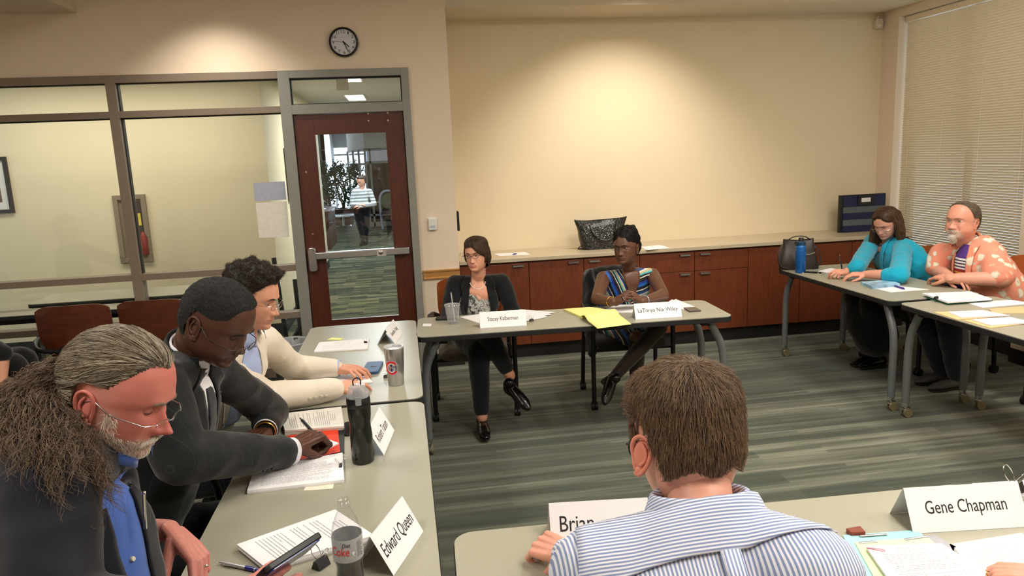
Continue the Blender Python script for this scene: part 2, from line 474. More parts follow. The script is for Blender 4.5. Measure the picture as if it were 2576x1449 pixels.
# window blind: head rail, slats, ladder cords, bottom rail
bl = thing('window_blind', 'beige horizontal slat blind, closed, in the window recess of the right wall', 'blind', (NX-.03, NY0, .66))
bo = (NX-.03, NY0, .66)
mb = MB(); mb.box(NX-.045, NX-.005, NY0+.01, NY1-.015, 2.775, 2.82); mb.build('head_rail', M['slat'], bl, org=bo, smooth=False, bevel=.002)
mb = MB(); z = .70
while z < 2.77:
    a = math.radians(51); w2 = .0135; cx = NX-.022
    v = []
    for k in (-1, -.33, .33, 1):
        dx = -math.cos(a)*w2*k + .0012*(1-k*k)*-1; dz = -math.sin(a)*w2*k
        v += [(cx-dx*1.0, NY0+.02, z+dz), (cx-dx, NY1-.02, z+dz)]
    mb.add(v, [(0, 1, 3, 2), (2, 3, 5, 4), (4, 5, 7, 6)]); z += .0212
mb.build('slats', M['slat'], bl, org=bo)
mb = MB()
for y in np.linspace(NY0+.12, NY1-.12, 4): mb.tube([(NX-.037, y, .69), (NX-.037, y, 2.78)], .0012, 5)
mb.build('ladder_cord', M['slat'], bl, org=bo)
mb = MB(); mb.box(NX-.037, NX-.01, NY0+.015, NY1-.015, .662, .682); mb.build('bottom_rail', M['slat'], bl, org=bo, smooth=False, bevel=.003)

# ------------------------------------------------------------------ storefront (window_1) and door_1
sf = bpy.data.objects.new('window_1', None); COL.objects.link(sf); struct(sf)
mb = MB(); fy0, fy1 = WY-.03, WY+.08
for x0, x1 in ((-2.13, -2.06), (-3.45, -3.38), (XL, XL+.06)): mb.box(x0, x1, fy0, fy1, 0, 2.40)
mb.box(XL, -.885, fy0-.001, fy1, 2.395, 2.452)
for z0, z1 in ((2.14, 2.19), (.90, .95), (.515, .565), (.03, .11)):
    for x0, x1 in ((-2.06, -.885), (-3.38, -2.13), (XL+.06, -3.45)): mb.box(x0, x1, fy0, fy1, z0, z1)
struct(mb.build('window_frame', M['frame'], sf, smooth=False, bevel=.002))
mb = MB()
for x0, x1 in ((-2.06, -.885), (-3.38, -2.13)):
    for z0, z1 in ((2.19, 2.395), (.95, 2.14)):
        for q in ((x0, x1, z1-.008, z1), (x0, x0+.008, z0, z1)): mb.box(q[0], q[1], WY+.006, WY+.05, q[2], q[3])
struct(mb.build('window_gasket', M['gasket'], sf, smooth=False))
for x0, x1 in ((-2.06, -.885), (-3.38, -2.13), (XL+.06, -3.45)):
    for z0, z1 in ((2.19, 2.395), (.95, 2.14), (.565, .90), (.11, .515)):
        mb = MB(); mb.box(x0, x1, WY+.02, WY+.026, z0, z1); struct(mb.build('window_pane', M['glass'], sf, smooth=False))
# door frame
df = MB()
df.box(-.885, -.80, fy0-.01, fy1, 0, 2.452); df.box(.052, .112, fy0-.01, fy1, 0, 2.452)
df.box(-.80, .052, fy0-.01, fy1, 2.395, 2.452); df.box(-.80, .052, fy0-.01, fy1, 2.122, 2.195)
df.box(-.80, -.785, WY+.03, WY+.07, 0, 2.122); df.box(.035, .052, WY+.03, WY+.07, 0, 2.122)
struct(df.build('trim_door_frame', M['frame_grey'], smooth=False, bevel=.002))
mb = MB()
for q in ((-.80, .052, 2.385, 2.395), (-.80, .052, 2.195, 2.203), (-.80, -.792, 2.2, 2.39), (.044, .052, 2.2, 2.39)): mb.box(q[0], q[1], WY+.004, WY+.05, q[2], q[3])
struct(mb.build('trim_transom_gasket', M['gasket'], smooth=False))
mb = MB(); mb.box(-.80, .052, WY+.02, WY+.026, 2.2, 2.39); struct(mb.build('window_3', M['glass'], smooth=False))
dr = bpy.data.objects.new('door_1', None); COL.objects.link(dr); struct(dr)
mb = MB(); y0, y1 = WY-.012, WY+.03
mb.box(-.796, -.65, y0, y1, .012, 2.118); mb.box(-.09, .048, y0, y1, .012, 2.118)
mb.box(-.65, -.09, y0, y1, 1.97, 2.118); mb.box(-.65, -.09, y0, y1, .012, .47)
struct(mb.build('door_leaf', M['door'], dr, smooth=False, bevel=.0015))
mb = MB()
for q in ((-.655, -.643, .4725, 1.9625), (-.097, -.085, .4725, 1.9625), (-.655, -.085, 1.963, 1.975), (-.655, -.085, .462, .472)): mb.box(q[0], q[1], y0-.004, y0+.01, q[2], q[3])
struct(mb.build('glazing_bead', M['door'], dr, smooth=False))
mb = MB(); mb.box(-.645, -.095, WY+.008, WY+.014, .47, 1.97); struct(mb.build('door_pane', M['glass'], dr, smooth=False))
# panic bar
mb = MB()
T = xf((0, y0, 0))
mb.prism(rrect(.062, .19, .02, 4, -.745, .985), 0, .055, T=Matrix.Translation((0, y0, 0)) @ Matrix.Rotation(PI/2, 4, 'X'))
hb = mb.build('panic_bar', M['steel'], dr, bevel=.004)
mb = MB(); mb.box(-.72, .025, y0-.062, y0-.006, .985, 1.04); mb.build('push_rail', M['steel'], hb, smooth=False, bevel=.006)
mb = MB(); mb.box(-.235, -.16, y0-.066, y0-.06, .984, 1.041); mb.lathe([(0, .0), (.018, 0), (.018, .005), (.012, .008), (0, .008)], 20, T=Matrix.Translation((-.205, y0-.066, 1.013)) @ Matrix.Rotation(PI/2, 4, 'X'))
mb.build('dogging_cylinder', M['chrome'], hb)
for px, py in ((926, 285), (975, 284), (927, 304), (976, 303), (770, 433), (787, 589)):
    p = at(px, py, Y=y0); mb = MB(); mb.lathe([(0, .003), (.007, .003), (.009, 0)], 14, T=Matrix.Translation((p[0], p[1]-.0, min(p[2], 2.112))) @ Matrix.Rotation(PI/2, 4, 'X'))
    mb.build('bolt', M['chrome'], dr)
# flyers on the glass
def flat(name, label, cat, pts, y, m, th=.001, group=None):
    """a sheet hung on a wall plane of constant y"""
    mb = MB(); n = len(pts); v = [(x, y, z) for x, z in pts]+[(x, y-th, z) for x, z in pts]
    mb.add(v, [tuple(range(n)), tuple(range(2*n-1, n-1, -1))]+[(i, n+i, n+(i+1) % n, (i+1) % n) for i in range(n)])
    c = (sum(p[0] for p in pts)/n, y, sum(p[1] for p in pts)/n)
    return tagp(mb.build(name, m, org=c, loc=c, smooth=False), label, cat, group)
M['flyer_blue'] = mat('grey_blue_paper', (176, 180, 198), .8); M['flyer'] = mat('flyer_back_paper', (232, 228, 218), .8)
def quadY(pts, Y): return [(at(*p, Y=Y)[0], at(*p, Y=Y)[2]) for p in pts]
flat('flyer', 'grey-blue blank sheet taped to the glass left of the door, upper one', 'paper', quadY([(637, 460), (716, 456), (721, 502), (641, 507)], WY+.018), WY+.018, M['flyer_blue'])
flat('flyer', 'cream blank sheet taped to the glass left of the door, lower one', 'paper', quadY([(643, 511), (722, 506), (728, 596), (652, 598)], WY+.018), WY+.018, M['flyer'])

# clock
cx, _, cz = at(865, 107, Y=WY); CR_ = .108
ck = thing('wall_clock', 'round black-rimmed wall clock with white face, above the glass door', 'clock', (cx, WY, cz))
TK = Matrix.Rotation(PI/2, 4, 'X')
mb = MB(); mb.lathe([(0, 0), (CR_, 0), (CR_+.004, .012), (CR_+.002, .034), (CR_-.006, .038), (CR_-.012, .034), (CR_-.014, .02), (0, .02)], 64, T=TK); mb.build('clock_rim', M['black'], ck)
M['clock_face'] = mat('clock_face_white', (206, 206, 214), .5)
mb = MB(); mb.lathe([(0, .0225), (CR_-.013, .0225), (CR_-.013, .02)], 64, T=TK); mb.build('clock_face', M['clock_face'], ck)
for h in range(1, 13):
    a = math.radians(90-30*h); r = CR_*.72
    text_part(str(h), (.026 if h >= 10 else (.008 if h == 1 else .015)) if h != 11 else .02, .022, Matrix.Translation((r*math.cos(a), -.0235, r*math.sin(a))) @ TK, ck, M['ink'], 'numeral')
def hand(name, ang, L, wd):
    mb = MB(); a = math.radians(ang); T = Matrix.Rotation(a, 4, 'Y') @ Matrix.Translation((0, -.0255, 0))
    mb.add([T @ Vector(p) for p in ((-wd, 0, -.008), (wd, 0, -.008), (wd*.5, 0, L), (-wd*.5, 0, L), (-wd, -.002, -.008), (wd, -.002, -.008), (wd*.5, -.002, L), (-wd*.5, -.002, L))],
           [(0, 3, 2, 1), (4, 5, 6, 7), (0, 1, 5, 4), (1, 2, 6, 5), (2, 3, 7, 6), (3, 0, 4, 7)]); mb.build(name, M['ink'], ck, smooth=False)
hand('hour_hand', 133, .055, .0045); hand('minute_hand', 157, .082, .0035); hand('second_hand', 276, .08, .0007)

# thermostat and black edge plate
p = at(1088, 563, Y=WY)
th = thing('thermostat', 'small white square thermostat on the pier right of the door', 'thermostat', (p[0], WY, p[2]))
mb = MB(); mb.box(-.034, .034, -.028, 0, -.05, .045); mb.build('housing', M['white'], th, smooth=False, bevel=.006)
mb = MB(); mb.box(-.04, .04, -.006, 0, .045, .052); mb.build('back_plate', M['white'], th, smooth=False)
mb = MB(); mb.box(-.022, .02, -.0295, -.028, -.03, -.012); mb.build('display', mat('pale_label', (180, 190, 205), .5), th, smooth=False)
mb = MB(); mb.box(.43, .452, 6.05, 6.17, 1.14, 1.30); o = mb.build('control_panel', M['black'], smooth=False, bevel=.004)
tagp(o, 'flat black control panel on the side of the pier, edge on', 'panel')
p = at(2206, 38, Y=RY)
sn = thing('motion_sensor', 'small white corner sensor high on the back wall by the blinds', 'sensor', (p[0], RY, 2.80))
mb = MB(); mb.prism(rrect(.075, .09, .02), 0, .05, T=Matrix.Rotation(PI/2, 4, 'X')); mb.build('housing', mat('offwhite_sensor', (214, 200, 178), .5), sn, bevel=.006)
mb = MB(); mb.sphere((0, -.045, -.018), (.018, .014, .018)); mb.build('lens', M['white'], sn)
mb = MB(); mb.tube([(0, -.004, .04), (0, -.02, .075)], .012); mb.build('bracket', M['white'], sn)

# ------------------------------------------------------------------ cabinets
CY = 6.055
xs = [.432, 1.02, 1.50, 2.0, 2.50, 3.0, 3.5, 4.0, 4.575]
units = [('blank', [0]), ('doors', [1, 2]), ('drawers', [3, 4]), ('doors', [5, 6]), ('blank', [7])]
labs = ['reddish-brown base cabinet next to the pier, left end of the run', 'reddish-brown base cabinet with two tall doors behind the two seated women',
        'reddish-brown base cabinet with two drawers over doors, right of woman in striped dress', 'reddish-brown base cabinet with two tall doors behind the blue bottle', 'reddish-brown base cabinet at the right corner under the file box']
def pull(par, x, z, org):
    mb = MB(); mb.box(x-.045, x+.045, CY-.022, CY-.02, z-.016, z); mb.box(x-.045, x+.045, CY-.022, CY-.001, z-.002, z); mb.build('pull', M['steel'], par, smooth=False, org=org)
for (kind, idx), lab in zip(units, labs):
    x0, x1 = xs[idx[0]], xs[idx[-1]+1]; org = ((x0+x1)/2, CY, 0)
    cb = thing('base_cabinet', lab, 'cabinet', org, 0, 'base cabinets under the counter')
    mb = MB(); mb.box(x0+.001, x1-.001, CY+.02, RY-.005, .12, .852); mb.build('carcass', M['cab'], cb, smooth=False, org=org)
    mb = MB(); mb.box(x0, x1, CY+.05, CY+.07, 0, .12); mb.build('toe_kick', M['toe'], cb, smooth=False, org=org)
    for j, i in enumerate(idx):
        a, b = xs[i]+.0025, xs[i+1]-.0025
        px = (b-.09) if (j == 0 and len(idx) > 1) else a+.09
        if len(idx) == 1: px = (b-.09) if i == 0 else a+.2
        zt = .835
        if kind == 'drawers':
            mb = MB(); mb.box(a, b, CY, CY+.02, .668, zt); d = mb.build('drawer', M['cab'], cb, smooth=False, org=org, bevel=.0015); pull(d, px, zt-.012, (0, 0, 0) if False else org)
            zt = .664
        mb = MB(); mb.box(a, b, CY, CY+.02, .125, zt); d = mb.build('cabinet_door', M['cab'], cb, smooth=False, org=org, bevel=.0015); pull(d, px, zt-.012, org)
mb = MB(); mb.box(.432, RX-.002, WY+.001, RY-.002, .853, .886); c = mb.build('countertop', M['counter'], smooth=False, bevel=.003)
tagp(c, 'long beige speckled countertop along the back wall over the cabinets', 'countertop')

# ------------------------------------------------------------------ corridor beyond the glass
CZ = 2.65
mb = MB(); mb.box(-7, .13, WY+.04, RY+.1, -.05, -.001); mb.box(-7, 3, RY+.1, 27, -.05, -.001); struct(mb.build('floor_corridor', M['ccarpet'], smooth=False))
mb = MB(); mb.box(-7, .13, WY+.14, RY+.1, CZ, CZ+.08); mb.box(-7, 3, RY+.1, 27, CZ, CZ+.08); struct(mb.build('ceiling_corridor', M['white_wall'], smooth=False))
CWY, CWX = 7.66, -1.31
sbox('wall_corridor_back', M['corr'], -7, CWX, CWY, CWY+.1, 0, CZ)
sbox('wall_corridor_side', M['corr'], CWX-.1, CWX, CWY+.1, 12.6, 0, CZ)
sbox('baseboard_corridor', M['toe'], -7, CWX, CWY-.012, CWY, 0, .13)
sbox('baseboard_corridor_side', M['toe'], CWX, CWX+.012, CWY, 12.6, 0, .13)
sbox('wall_corridor_left_end', M['corr'], -7, -6.9, WY+.1, CWY, 0, CZ)
sbox('wall_corridor_right', M['white_wall'], 1.6, 1.7, WY+.7, 20, 0, CZ)
# far lobby
def wallseg(name, a, b, z0, z1, m, th=.1):
    a = np.array(a); b = np.array(b); d = (b-a)/np.linalg.norm(b-a); n = np.array([-d[1], d[0]])*th
    mb = MB(); mb.prism([tuple(a), tuple(b), tuple(b+n), tuple(a+n)], z0, z1); return struct(mb.build(name, m, smooth=False))
gl = at(784, 450, Y=22)[0]; gr = at(823, 450, Y=22)[0]
wallseg('wall_lobby_grey', (-6, 22), (gr, 22), 0, CZ, M['grey_wall'])
mb = MB()
for z in (2.08, 1.62): mb.box(-6, gr, 21.985, 22, z, z+.02)
xx = (at(806, 450, Y=22)[0]); mb.box(xx-.01, xx+.01, 21.985, 22, 0, 2.08)
struct(mb.build('trim_lobby_joint', M['frame_grey'], smooth=False))
wallseg('wall_lobby_pier', (gr, 22), (gr, 25), 0, CZ, M['grey_wall'])
# window wall with daylight
wl = at(815, 450, Y=25)[0]; wr = at(905, 450, Y=25)[0]
zt_ = at(850, 372, Y=25)[2]
sbox('wall_lobby_window_head', M['grey_wall'], wl-.6, wr+1, 25, 25.1, zt_, CZ)
mb = MB(); mb.box(wl-.6, wr+1, 25, 25.06, at(850, 390, Y=25)[2]-.03, at(850, 390, Y=25)[2]+.03); struct(mb.build('trim_lobby_mullion', M['frame_grey'], smooth=False))
mb = MB(); mb.box(wl-.6, wr+1, 25.04, 25.05, 0, zt_); struct(mb.build('window_4', M['glass'], smooth=False))
sbox('wall_daylight_glow', emit('bright_daylight_outside', (205, 228, 255), 4.5), -9, 6, 27.5, 27.6, -1, 5)  # self-glowing sheet standing in for daylight outside the far window
# lobby storefront: side leaning wall and facing wall
p0, p1 = (-.90, 19.8), (-1.50, 22.2)
wallseg('wall_lobby_side', p1, p0, 2.03, CZ, M['white_wall'])
mbx = MB()
for t in np.linspace(0, 1, 4):
    x = p0[0]+(p1[0]-p0[0])*t; y = p0[1]+(p1[1]-p0[1])*t; mbx.box(x-.03, x+.03, y-.03, y+.03, 0, 2.03)
mbx.build('x', M['frame_grey']); bpy.data.objects['x'].name = 'trim_lobby_storefront'; struct(bpy.data.objects['trim_lobby_storefront'])
for z0, z1 in ((1.98, 2.05), (1.62, 1.68), (0, .12)): wallseg('trim_lobby_rail', p1, p0, z0, z1, M['frame_grey'], .06)
sbox('wall_lobby_facing', M['white_wall'], -.90, 1.6, 19.8, 19.9, 2.04, CZ)
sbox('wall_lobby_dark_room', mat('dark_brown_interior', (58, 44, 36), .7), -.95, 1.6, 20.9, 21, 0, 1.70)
sbox('wall_lobby_room_glow', emit('room_light_glow', (170, 185, 215), .8), -.95, 1.6, 20.9, 21, 1.70, 2.1)  # upper strip glows by itself, room light put into its material
mb = MB()
for z0, z1 in ((1.99, 2.05), (1.66, 1.72), (.62, .67), (.28, .33), (0, .12)): mb.box(-.90, 1.6, 19.8, 19.88, z0, z1)
for x in (-.93, -.80): mb.box(x, x+.05, 19.8, 19.88, 0, 2.05)
struct(mb.build('trim_lobby_facing_frame', M['frame_grey'], smooth=False))
mb = MB(); mb.box(-.85, 1.6, 19.83, 19.84, .1, 2.0); struct(mb.build('window_5', m_glass('smoked_lobby_glass', (.6, .55, .5)), smooth=False))
# ceiling light panels of the corridor
for (px, py, lx, ly) in ((880, 197, .22, .62), (895, 245, .24, .9), (806, 343, .6, .9)):
    p = at(px, py, Z=CZ-.004); lt = thing('ceiling_light', {880: 'lit white ceiling panel nearest beyond the glass above the door', 895: 'lit white ceiling panel farther along the corridor above the door', 806: 'small lit ceiling light far off, top left of the door glass'}[px], 'ceiling light', (p[0], p[1], CZ))
    mb = MB(); mb.box(-lx/2-.02, lx/2+.02, -ly/2-.02, ly/2+.02, -.01, 0); mb.build('light_frame', M['white'], lt, smooth=False)
    mb = MB(); mb.box(-lx/2, lx/2, -ly/2, ly/2, -.014, -.01); mb.build('diffuser', emit('lit_diffuser', (255, 244, 220), 5), lt, smooth=False)
# a paper sign and sprinkler hanging from the corridor ceiling
p = at(864, 212, Y=7.9)
hs = MB(); hs.box(-.07, .05, -.002, 0, p[2]-.06-CZ, p[2]+.05-CZ); hs.box(-.012, -.01, -.002, 0, p[2]+.05-CZ, -.001); tagp(hs.build('hanging_sign', M['flyer'], loc=(p[0], 7.9, CZ), smooth=False), 'small white card hanging below the corridor ceiling, above the door', 'sign')
# extinguisher cabinet
q = [at(*p, Y=CWY) for p in ((283, 492), (360, 488), (383, 655), (305, 662))]
ex0, ex1, ez0, ez1 = q[0][0]+.0, q[1][0]+.02, q[3][2], q[0][2]
ec = thing('extinguisher_cabinet', 'grey metal fire extinguisher cabinet on the yellow corridor wall', 'cabinet', ((ex0+ex1)/2, CWY, (ez0+ez1)/2)); W2, H2 = (ex1-ex0)/2, (ez1-ez0)/2
M['exframe'] = mat('grey_cabinet_metal', (140, 128, 108), .5, .1)
mb = MB(); mb.box(-W2, W2, -.03, 0, H2-.045, H2); mb.box(-W2, W2, -.03, 0, -H2, -H2+.045); mb.box(-W2, -W2+.045, -.03, 0, -H2+.045, H2-.045); mb.box(W2-.045, W2, -.03, 0, -H2+.045, H2-.045); mb.build('cabinet_frame', M['exframe'], ec, smooth=False, bevel=.003)
mb = MB(); mb.box(-W2+.04, W2-.04, -.006, -.001, -H2+.04, H2-.04); mb.build('back_panel', mat('grey_recess', (128, 118, 100), .5), ec, smooth=False)
mb = MB(); mb.box(.045, .125, -.012, -.0065, -H2+.07, H2-.07); mb.build('door_slot', mat('dark_slot', (60, 54, 52), .4), ec, smooth=False)
mb = MB(); mb.box(.05, .085, -.016, -.0125, .03, .15); mb.build('inspection_tag', mat('yellow_tag', (225, 205, 70), .6), ec, smooth=False)
mb = MB(); mb.lathe([(0, -.2), (.035, -.2), (.04, -.19), (.04, -.02), (.02, .01), (.012, .03), (0, .03)], 20, (.088, -.02, -H2+.27)); mb.build('extinguisher', mat('extinguisher_red', (130, 30, 26), .35), ec)
# pictures
def picture(label, x0, x1, z0, z1, y):
    t = thing('framed_picture', label, 'picture', ((x0+x1)/2, y, (z0+z1)/2)); w_, h_ = (x1-x0)/2, (z1-z0)/2
    mb = MB(); b = .035
    for q in ((-w_, w_, h_-b, h_), (-w_, w_, -h_, -h_+b), (-w_, -w_+b, -h_+b, h_-b), (w_-b, w_, -h_+b, h_-b)): mb.box(q[0], q[1], -.03, -.001, q[2], q[3])
    mb.build('picture_frame', M['black'], t, smooth=False, bevel=.002)
    mb = MB(); mb.box(-w_+b, w_-b, -.01, -.001, -h_+b, h_-b); mb.build('mat_board', M['white'], t, smooth=False)
    mb = MB(); mb.box(-w_+b+.06, w_-b-.06, -.012, -.01, -h_+b+.07, h_-b-.07); mb.build('print', mat('dim_photograph', (120, 100, 84), .5, 0, .7, 9), t, smooth=False); return t
a = at(28, 465, Y=CWY); picture('black framed picture at the left edge on the corridor wall', a[0]-.5, a[0], 1.40, 1.93, CWY)
t = picture('black framed photograph on the corridor side wall beside the door frame', -.38, .38, -.30, .30, 0)
pp = at(722, 440, X=CWX); t.location = (CWX, pp[1]+.28, at(715, 440, X=CWX)[2]); t.rotation_euler = (0, 0, PI/2)
for o in (t,): pass
# ================================================================== TABLES
TZ = .737
def make_table(name, label, cx, cy, L, Wd, rz, group='grey-topped folding tables', legs=True):
    """L along local x. rounded laminated top, black T-edge, bowed grey legs on casters"""
    t = thing(name, label, 'table', (cx, cy, 0), rz, group)
    mb = MB(); mb.prism(rrect(L-.006, Wd-.006, .055, 6), TZ-.004, TZ); mb.build('tabletop', M['laminate'], t, smooth=False)
    mb = MB(); mb.prism(rrect(L, Wd, .06, 6), TZ-.034, TZ-.0035); mb.build('edge_band', M['rubber'], t, bevel=.003)
    mb = MB(); mb.box(-L/2+.16, L/2-.16, -.018, .018, TZ-.085, TZ-.034); mb.build('under_beam', M['blackm'], t, smooth=False)
    for sx in (-1, 1):
        x = sx*(L/2-.15)
        mb = MB(); mb.box(x-.03, x+.03, -Wd/2+.05, Wd/2-.05, TZ-.06, TZ-.034); mb.build('leg_bracket', M['blackm'], t, smooth=False)
        for sy in (-1, 1):
            y = sy*(Wd/2-.07); xo = sx*(L/2-.035)
            p = smooth_path([(x+sx*.025, y, TZ-.04), (x+sx*.055, y, TZ-.10), (xo-sx*.022, y, TZ-.18), (xo-sx*.003, y, TZ-.28), (xo, y, TZ-.40), (xo, y, .095)], 5)
            mb = MB(); mb.tube(p, .0235, 16, ell=(1, 1)); lg = mb.build('leg', M['leg'], t)
            mb = MB(); mb.tube([(xo, y, .10), (xo, y, .07)], .022, 16); mb.tube([(xo, y, .085), (xo, y, .055)], .009, 10)
            mb.box(xo-.012, xo+.012, y-.03, y+.02, .045, .062); mb.build('caster_fork', M['chrome'], lg)
            mb = MB()
            for dy in (-.017, .012): mb.tube([(xo-.0+dy-.004, y-.012, .029), (xo+dy+.009, y-.012, .029)], .029, 20)
            mb.build('caster_wheel', M['caster'], lg)
    return t
make_table('folding_table', 'grey folding table with plastic cup, yellow pad and two nameplates, in front of two women', .98, 4.335, 1.90, .52, math.radians(-2.4))
make_table('folding_table', 'grey folding table with steel tumbler at the man in the cream jacket', -.295, 3.81, 1.57, .655, PI/2)
make_table('folding_table', 'grey folding table with black bottle, cola bottle and orange folder, nearest on the left', -.295, 2.215, 1.56, .655, PI/2)
make_table('folding_table', 'grey folding table with blue bottle and handbag by the woman in turquoise', 3.31, 4.81, 1.42, .66, PI/2)
make_table('folding_table', 'grey folding table with manila folders, at the right edge', 3.32, 3.27, 1.55, .66, PI/2)
make_table('folding_table', 'grey folding table in front of the man in the striped shirt', .82, 1.50, 1.52, .66, math.radians(-2.0))
make_table('folding_table', 'grey folding table under the large name card and open folders, bottom right', 2.36, 1.44, 1.52, .66, math.radians(-1.0))
make_table('side_table', 'long narrow folding table standing against the glass behind the two brown chairs', -2.42, 5.86, 2.4, .26, 0, 'narrow tables along the glass')
make_table('side_table', 'table in the corridor standing against the other side of the glass', -2.22, 6.45, 1.6, .5, math.radians(0), 'narrow tables along the glass')

# ================================================================== CHAIRS
def make_chair(name, label, loc, rz, wood, seat, group='wood-backed rolling chairs', arms=True):
    """faces local -y ... front is -y; seat .46 high, two side hoops with armrests, four casters"""
    t = thing(name, label, 'chair', (loc[0], loc[1], 0), rz, group)
    mb = MB(); v, f = [], []
    n = 10
    mb2 = MB()
    # seat cushion: rounded, waterfall front
    def ring(z, k): return [(x*k, y*k-.01, z) for x, y in rrect(.47, .46, .10, 5)]
    rr = [ring(.415, .94), ring(.43, 1.0), ring(.46, 1.0), ring(.475, .95), ring(.482, .7)]
    nn = len(rr[0]); vv = [p for r in rr for p in r]; ff = [tuple(range(nn-1, -1, -1)), tuple(range(4*nn, 5*nn))]
    for i in range(4):
        for k in range(nn): ff.append((i*nn+k, i*nn+(k+1) % nn, (i+1)*nn+(k+1) % nn, (i+1)*nn+k))
    mb2.add(vv, ff); mb2.build('seat', seat, t, ang=60)
    # plywood back, curved shell, narrower at the bottom
    mb = MB(); NU, NV = 14, 12; pts = {}
    v = []; f = []
    for s in (0, 1):
        for j in range(NV+1):
            w_ = j/NV; z = .50+.40*w_; hw = .13+.10*min(1, (w_/.45))**.6
            rx = .05
            if w_ > .86: hw -= .03*((w_-.86)/.14)**2
            for i in range(NU+1):
                u = -1+2*i/NU; x = u*hw; y = .225+.05*w_-.045*(1-u*u)*-1*.9 - .035 + s*.011
                zz = z - (.018*abs(u)**6 if j == NV else 0)
                v.append((x, y, zz))
    A = (NU+1)*(NV+1)
    for j in range(NV):
        for i in range(NU):
            a = j*(NU+1)+i; f.append((a, a+1, a+NU+2, a+NU+1)); f.append((A+a, A+a+NU+1, A+a+NU+2, A+a+1))
    bd = [i for i in range(NU+1)]+[(j+1)*(NU+1)+NU for j in range(NV)]+[NV*(NU+1)+i for i in range(NU-1, -1, -1)]+[j*(NU+1) for j in range(NV-1, 0, -1)]
    for a, b in zip(bd, bd[1:]+bd[:1]): f.append((b, a, A+a, A+b))
    mb.add(v, f); mb.build('backrest', wood, t, ang=50)
    mb = MB()
    arm = [(.275, -.20, .05), (.275, -.20, .42), (.275, -.19, .60), (.275, -.12, .655), (.275, .05, .66), (.268, .20, .655), (.22, .285, .62), (.10, .315, .605), (0, .32, .60)]
    full = arm+[(-x, y, z) for x, y, z in arm[-2::-1]]
    mb.tube(smooth_path(full, 5), .016, 10); fr = mb.build('frame', M['blackm'], t)
    for sx in (-1, 1):
        mb = MB(); mb.tube(smooth_path([(sx*.268, .18, .655), (sx*.265, .20, .5), (sx*.27, .225, .3), (sx*.275, .25, .05)], 4), .0155, 10); mb.build('rear_leg', M['blackm'], t)
        mb = MB(); mb.prism([(p[0]+sx*.275, p[1]-.03) for p in rrect(.05, .24, .022, 4)], .662, .682); mb.build('armrest', M['black'], t, bevel=.006)
        mb = MB(); mb.box(sx*.07-.01, sx*.07+.01, .245, .318, .58, .63); mb.build('back_clip', M['black'], t, smooth=False)
        for y in (-.20, .25):
            mb = MB()
            for dx in (-.016, .006): mb.tube([(sx*.275+dx-.003, y, .030), (sx*.275+dx+.014, y, .030)], .030, 16)
            mb.tube([(sx*.275, y, .07), (sx*.275, y, .03)], .009, 8); mb.build('caster', M['black'], t)
    mb = MB()
    for y in (-.16, .19): mb.tube([(-.27, y, .405), (.27, y, .405)], .010, 8)
    mb.build('seat_rail', M['blackm'], t)
    return t
make_chair('armchair', 'black armchair with taupe seat under the woman in the black cardigan', (.41, 4.90), math.radians(-4), M['chairwood'], M['upholstery'])
make_chair('armchair', 'black armchair with dark seat under the woman in the striped dress', (1.49, 4.83), math.radians(-4), M['chairwood'], M['upholstery_dark'])
make_chair('armchair', 'armchair under the woman in turquoise', (3.85, 5.02), math.radians(-82), M['chairwood'], M['upholstery_dark'])
make_chair('armchair', 'orange wood-backed armchair behind the man in the floral shirt', (4.06, 4.32), math.radians(-78), M['chairwood'], M['upholstery_dark'])
make_chair('armchair', 'orange wood-backed armchair behind the man in the cream jacket', (-.98, 3.42), math.radians(68), M['chairwood'], M['upholstery_dark'])
make_chair('armchair', 'black-framed armchair under the man in the dark suit', (-.97, 2.42), math.radians(85), M['chairwood_dark'], M['upholstery_dark'])
make_chair('armchair', 'armchair under the ponytailed man in the navy blazer', (-1.04, 1.52), math.radians(80), M['chairwood_dark'], M['upholstery_dark'])
make_chair('armchair', 'armchair under the man in the striped shirt with his back turned', (.46, .72), math.radians(180), M['chairwood_dark'], M['upholstery_dark'])
for px, lab in ((174, 'empty brown-backed armchair at the narrow table, left one of the pair'), (388, 'empty brown-backed armchair at the narrow table, right one of the pair')):
    p = at(px, 775, Y=5.08)
    make_chair('armchair', lab, (p[0], 5.34), math.radians(182 if px < 200 else 176), M['chairwood_dark'], M['upholstery_dark'], 'empty chairs along the glass')
make_chair('armchair', 'dark armchair holding the person in black at the left edge', (-3.40, 4.97), math.radians(80), M['chairwood_dark'], M['upholstery_dark'])

# ================================================================== waste bin
p = at(728, 850, Y=5.72)
bn = thing('waste_bin', 'dark waste bin with a clear plastic liner beside the door frame', 'waste bin', (p[0], 5.72, 0))
mb = MB(); mb.lathe([(0, .003), (.11, .003), (.115, .01), (.145, .37), (.15, .375), (.15, .385), (.14, .385), (.135, .36), (.105, .02), (0, .02)], 32); mb.build('bin_body', mat('dark_grey_bin', (62, 62, 60), .5), bn)
mb = MB(); prof = [(.151, .28), (.154, .33), (.153, .372), (.158, .388), (.15, .395), (.138, .385), (.12, .30)]; mb.lathe(prof, 48)
v = mb.v; mb.v = [(x*(1+.025*math.sin(9*math.atan2(y, x)+z*60)), y*(1+.025*math.cos(7*math.atan2(y, x)+z*40)), z) for x, y, z in v]
t_ = NT('clear_liner_film'); t_.base((.8, .82, .84)); t_.set(.25); t_.b.inputs['Alpha'].default_value = .35; mb.build('bin_liner', t_.m, bn)
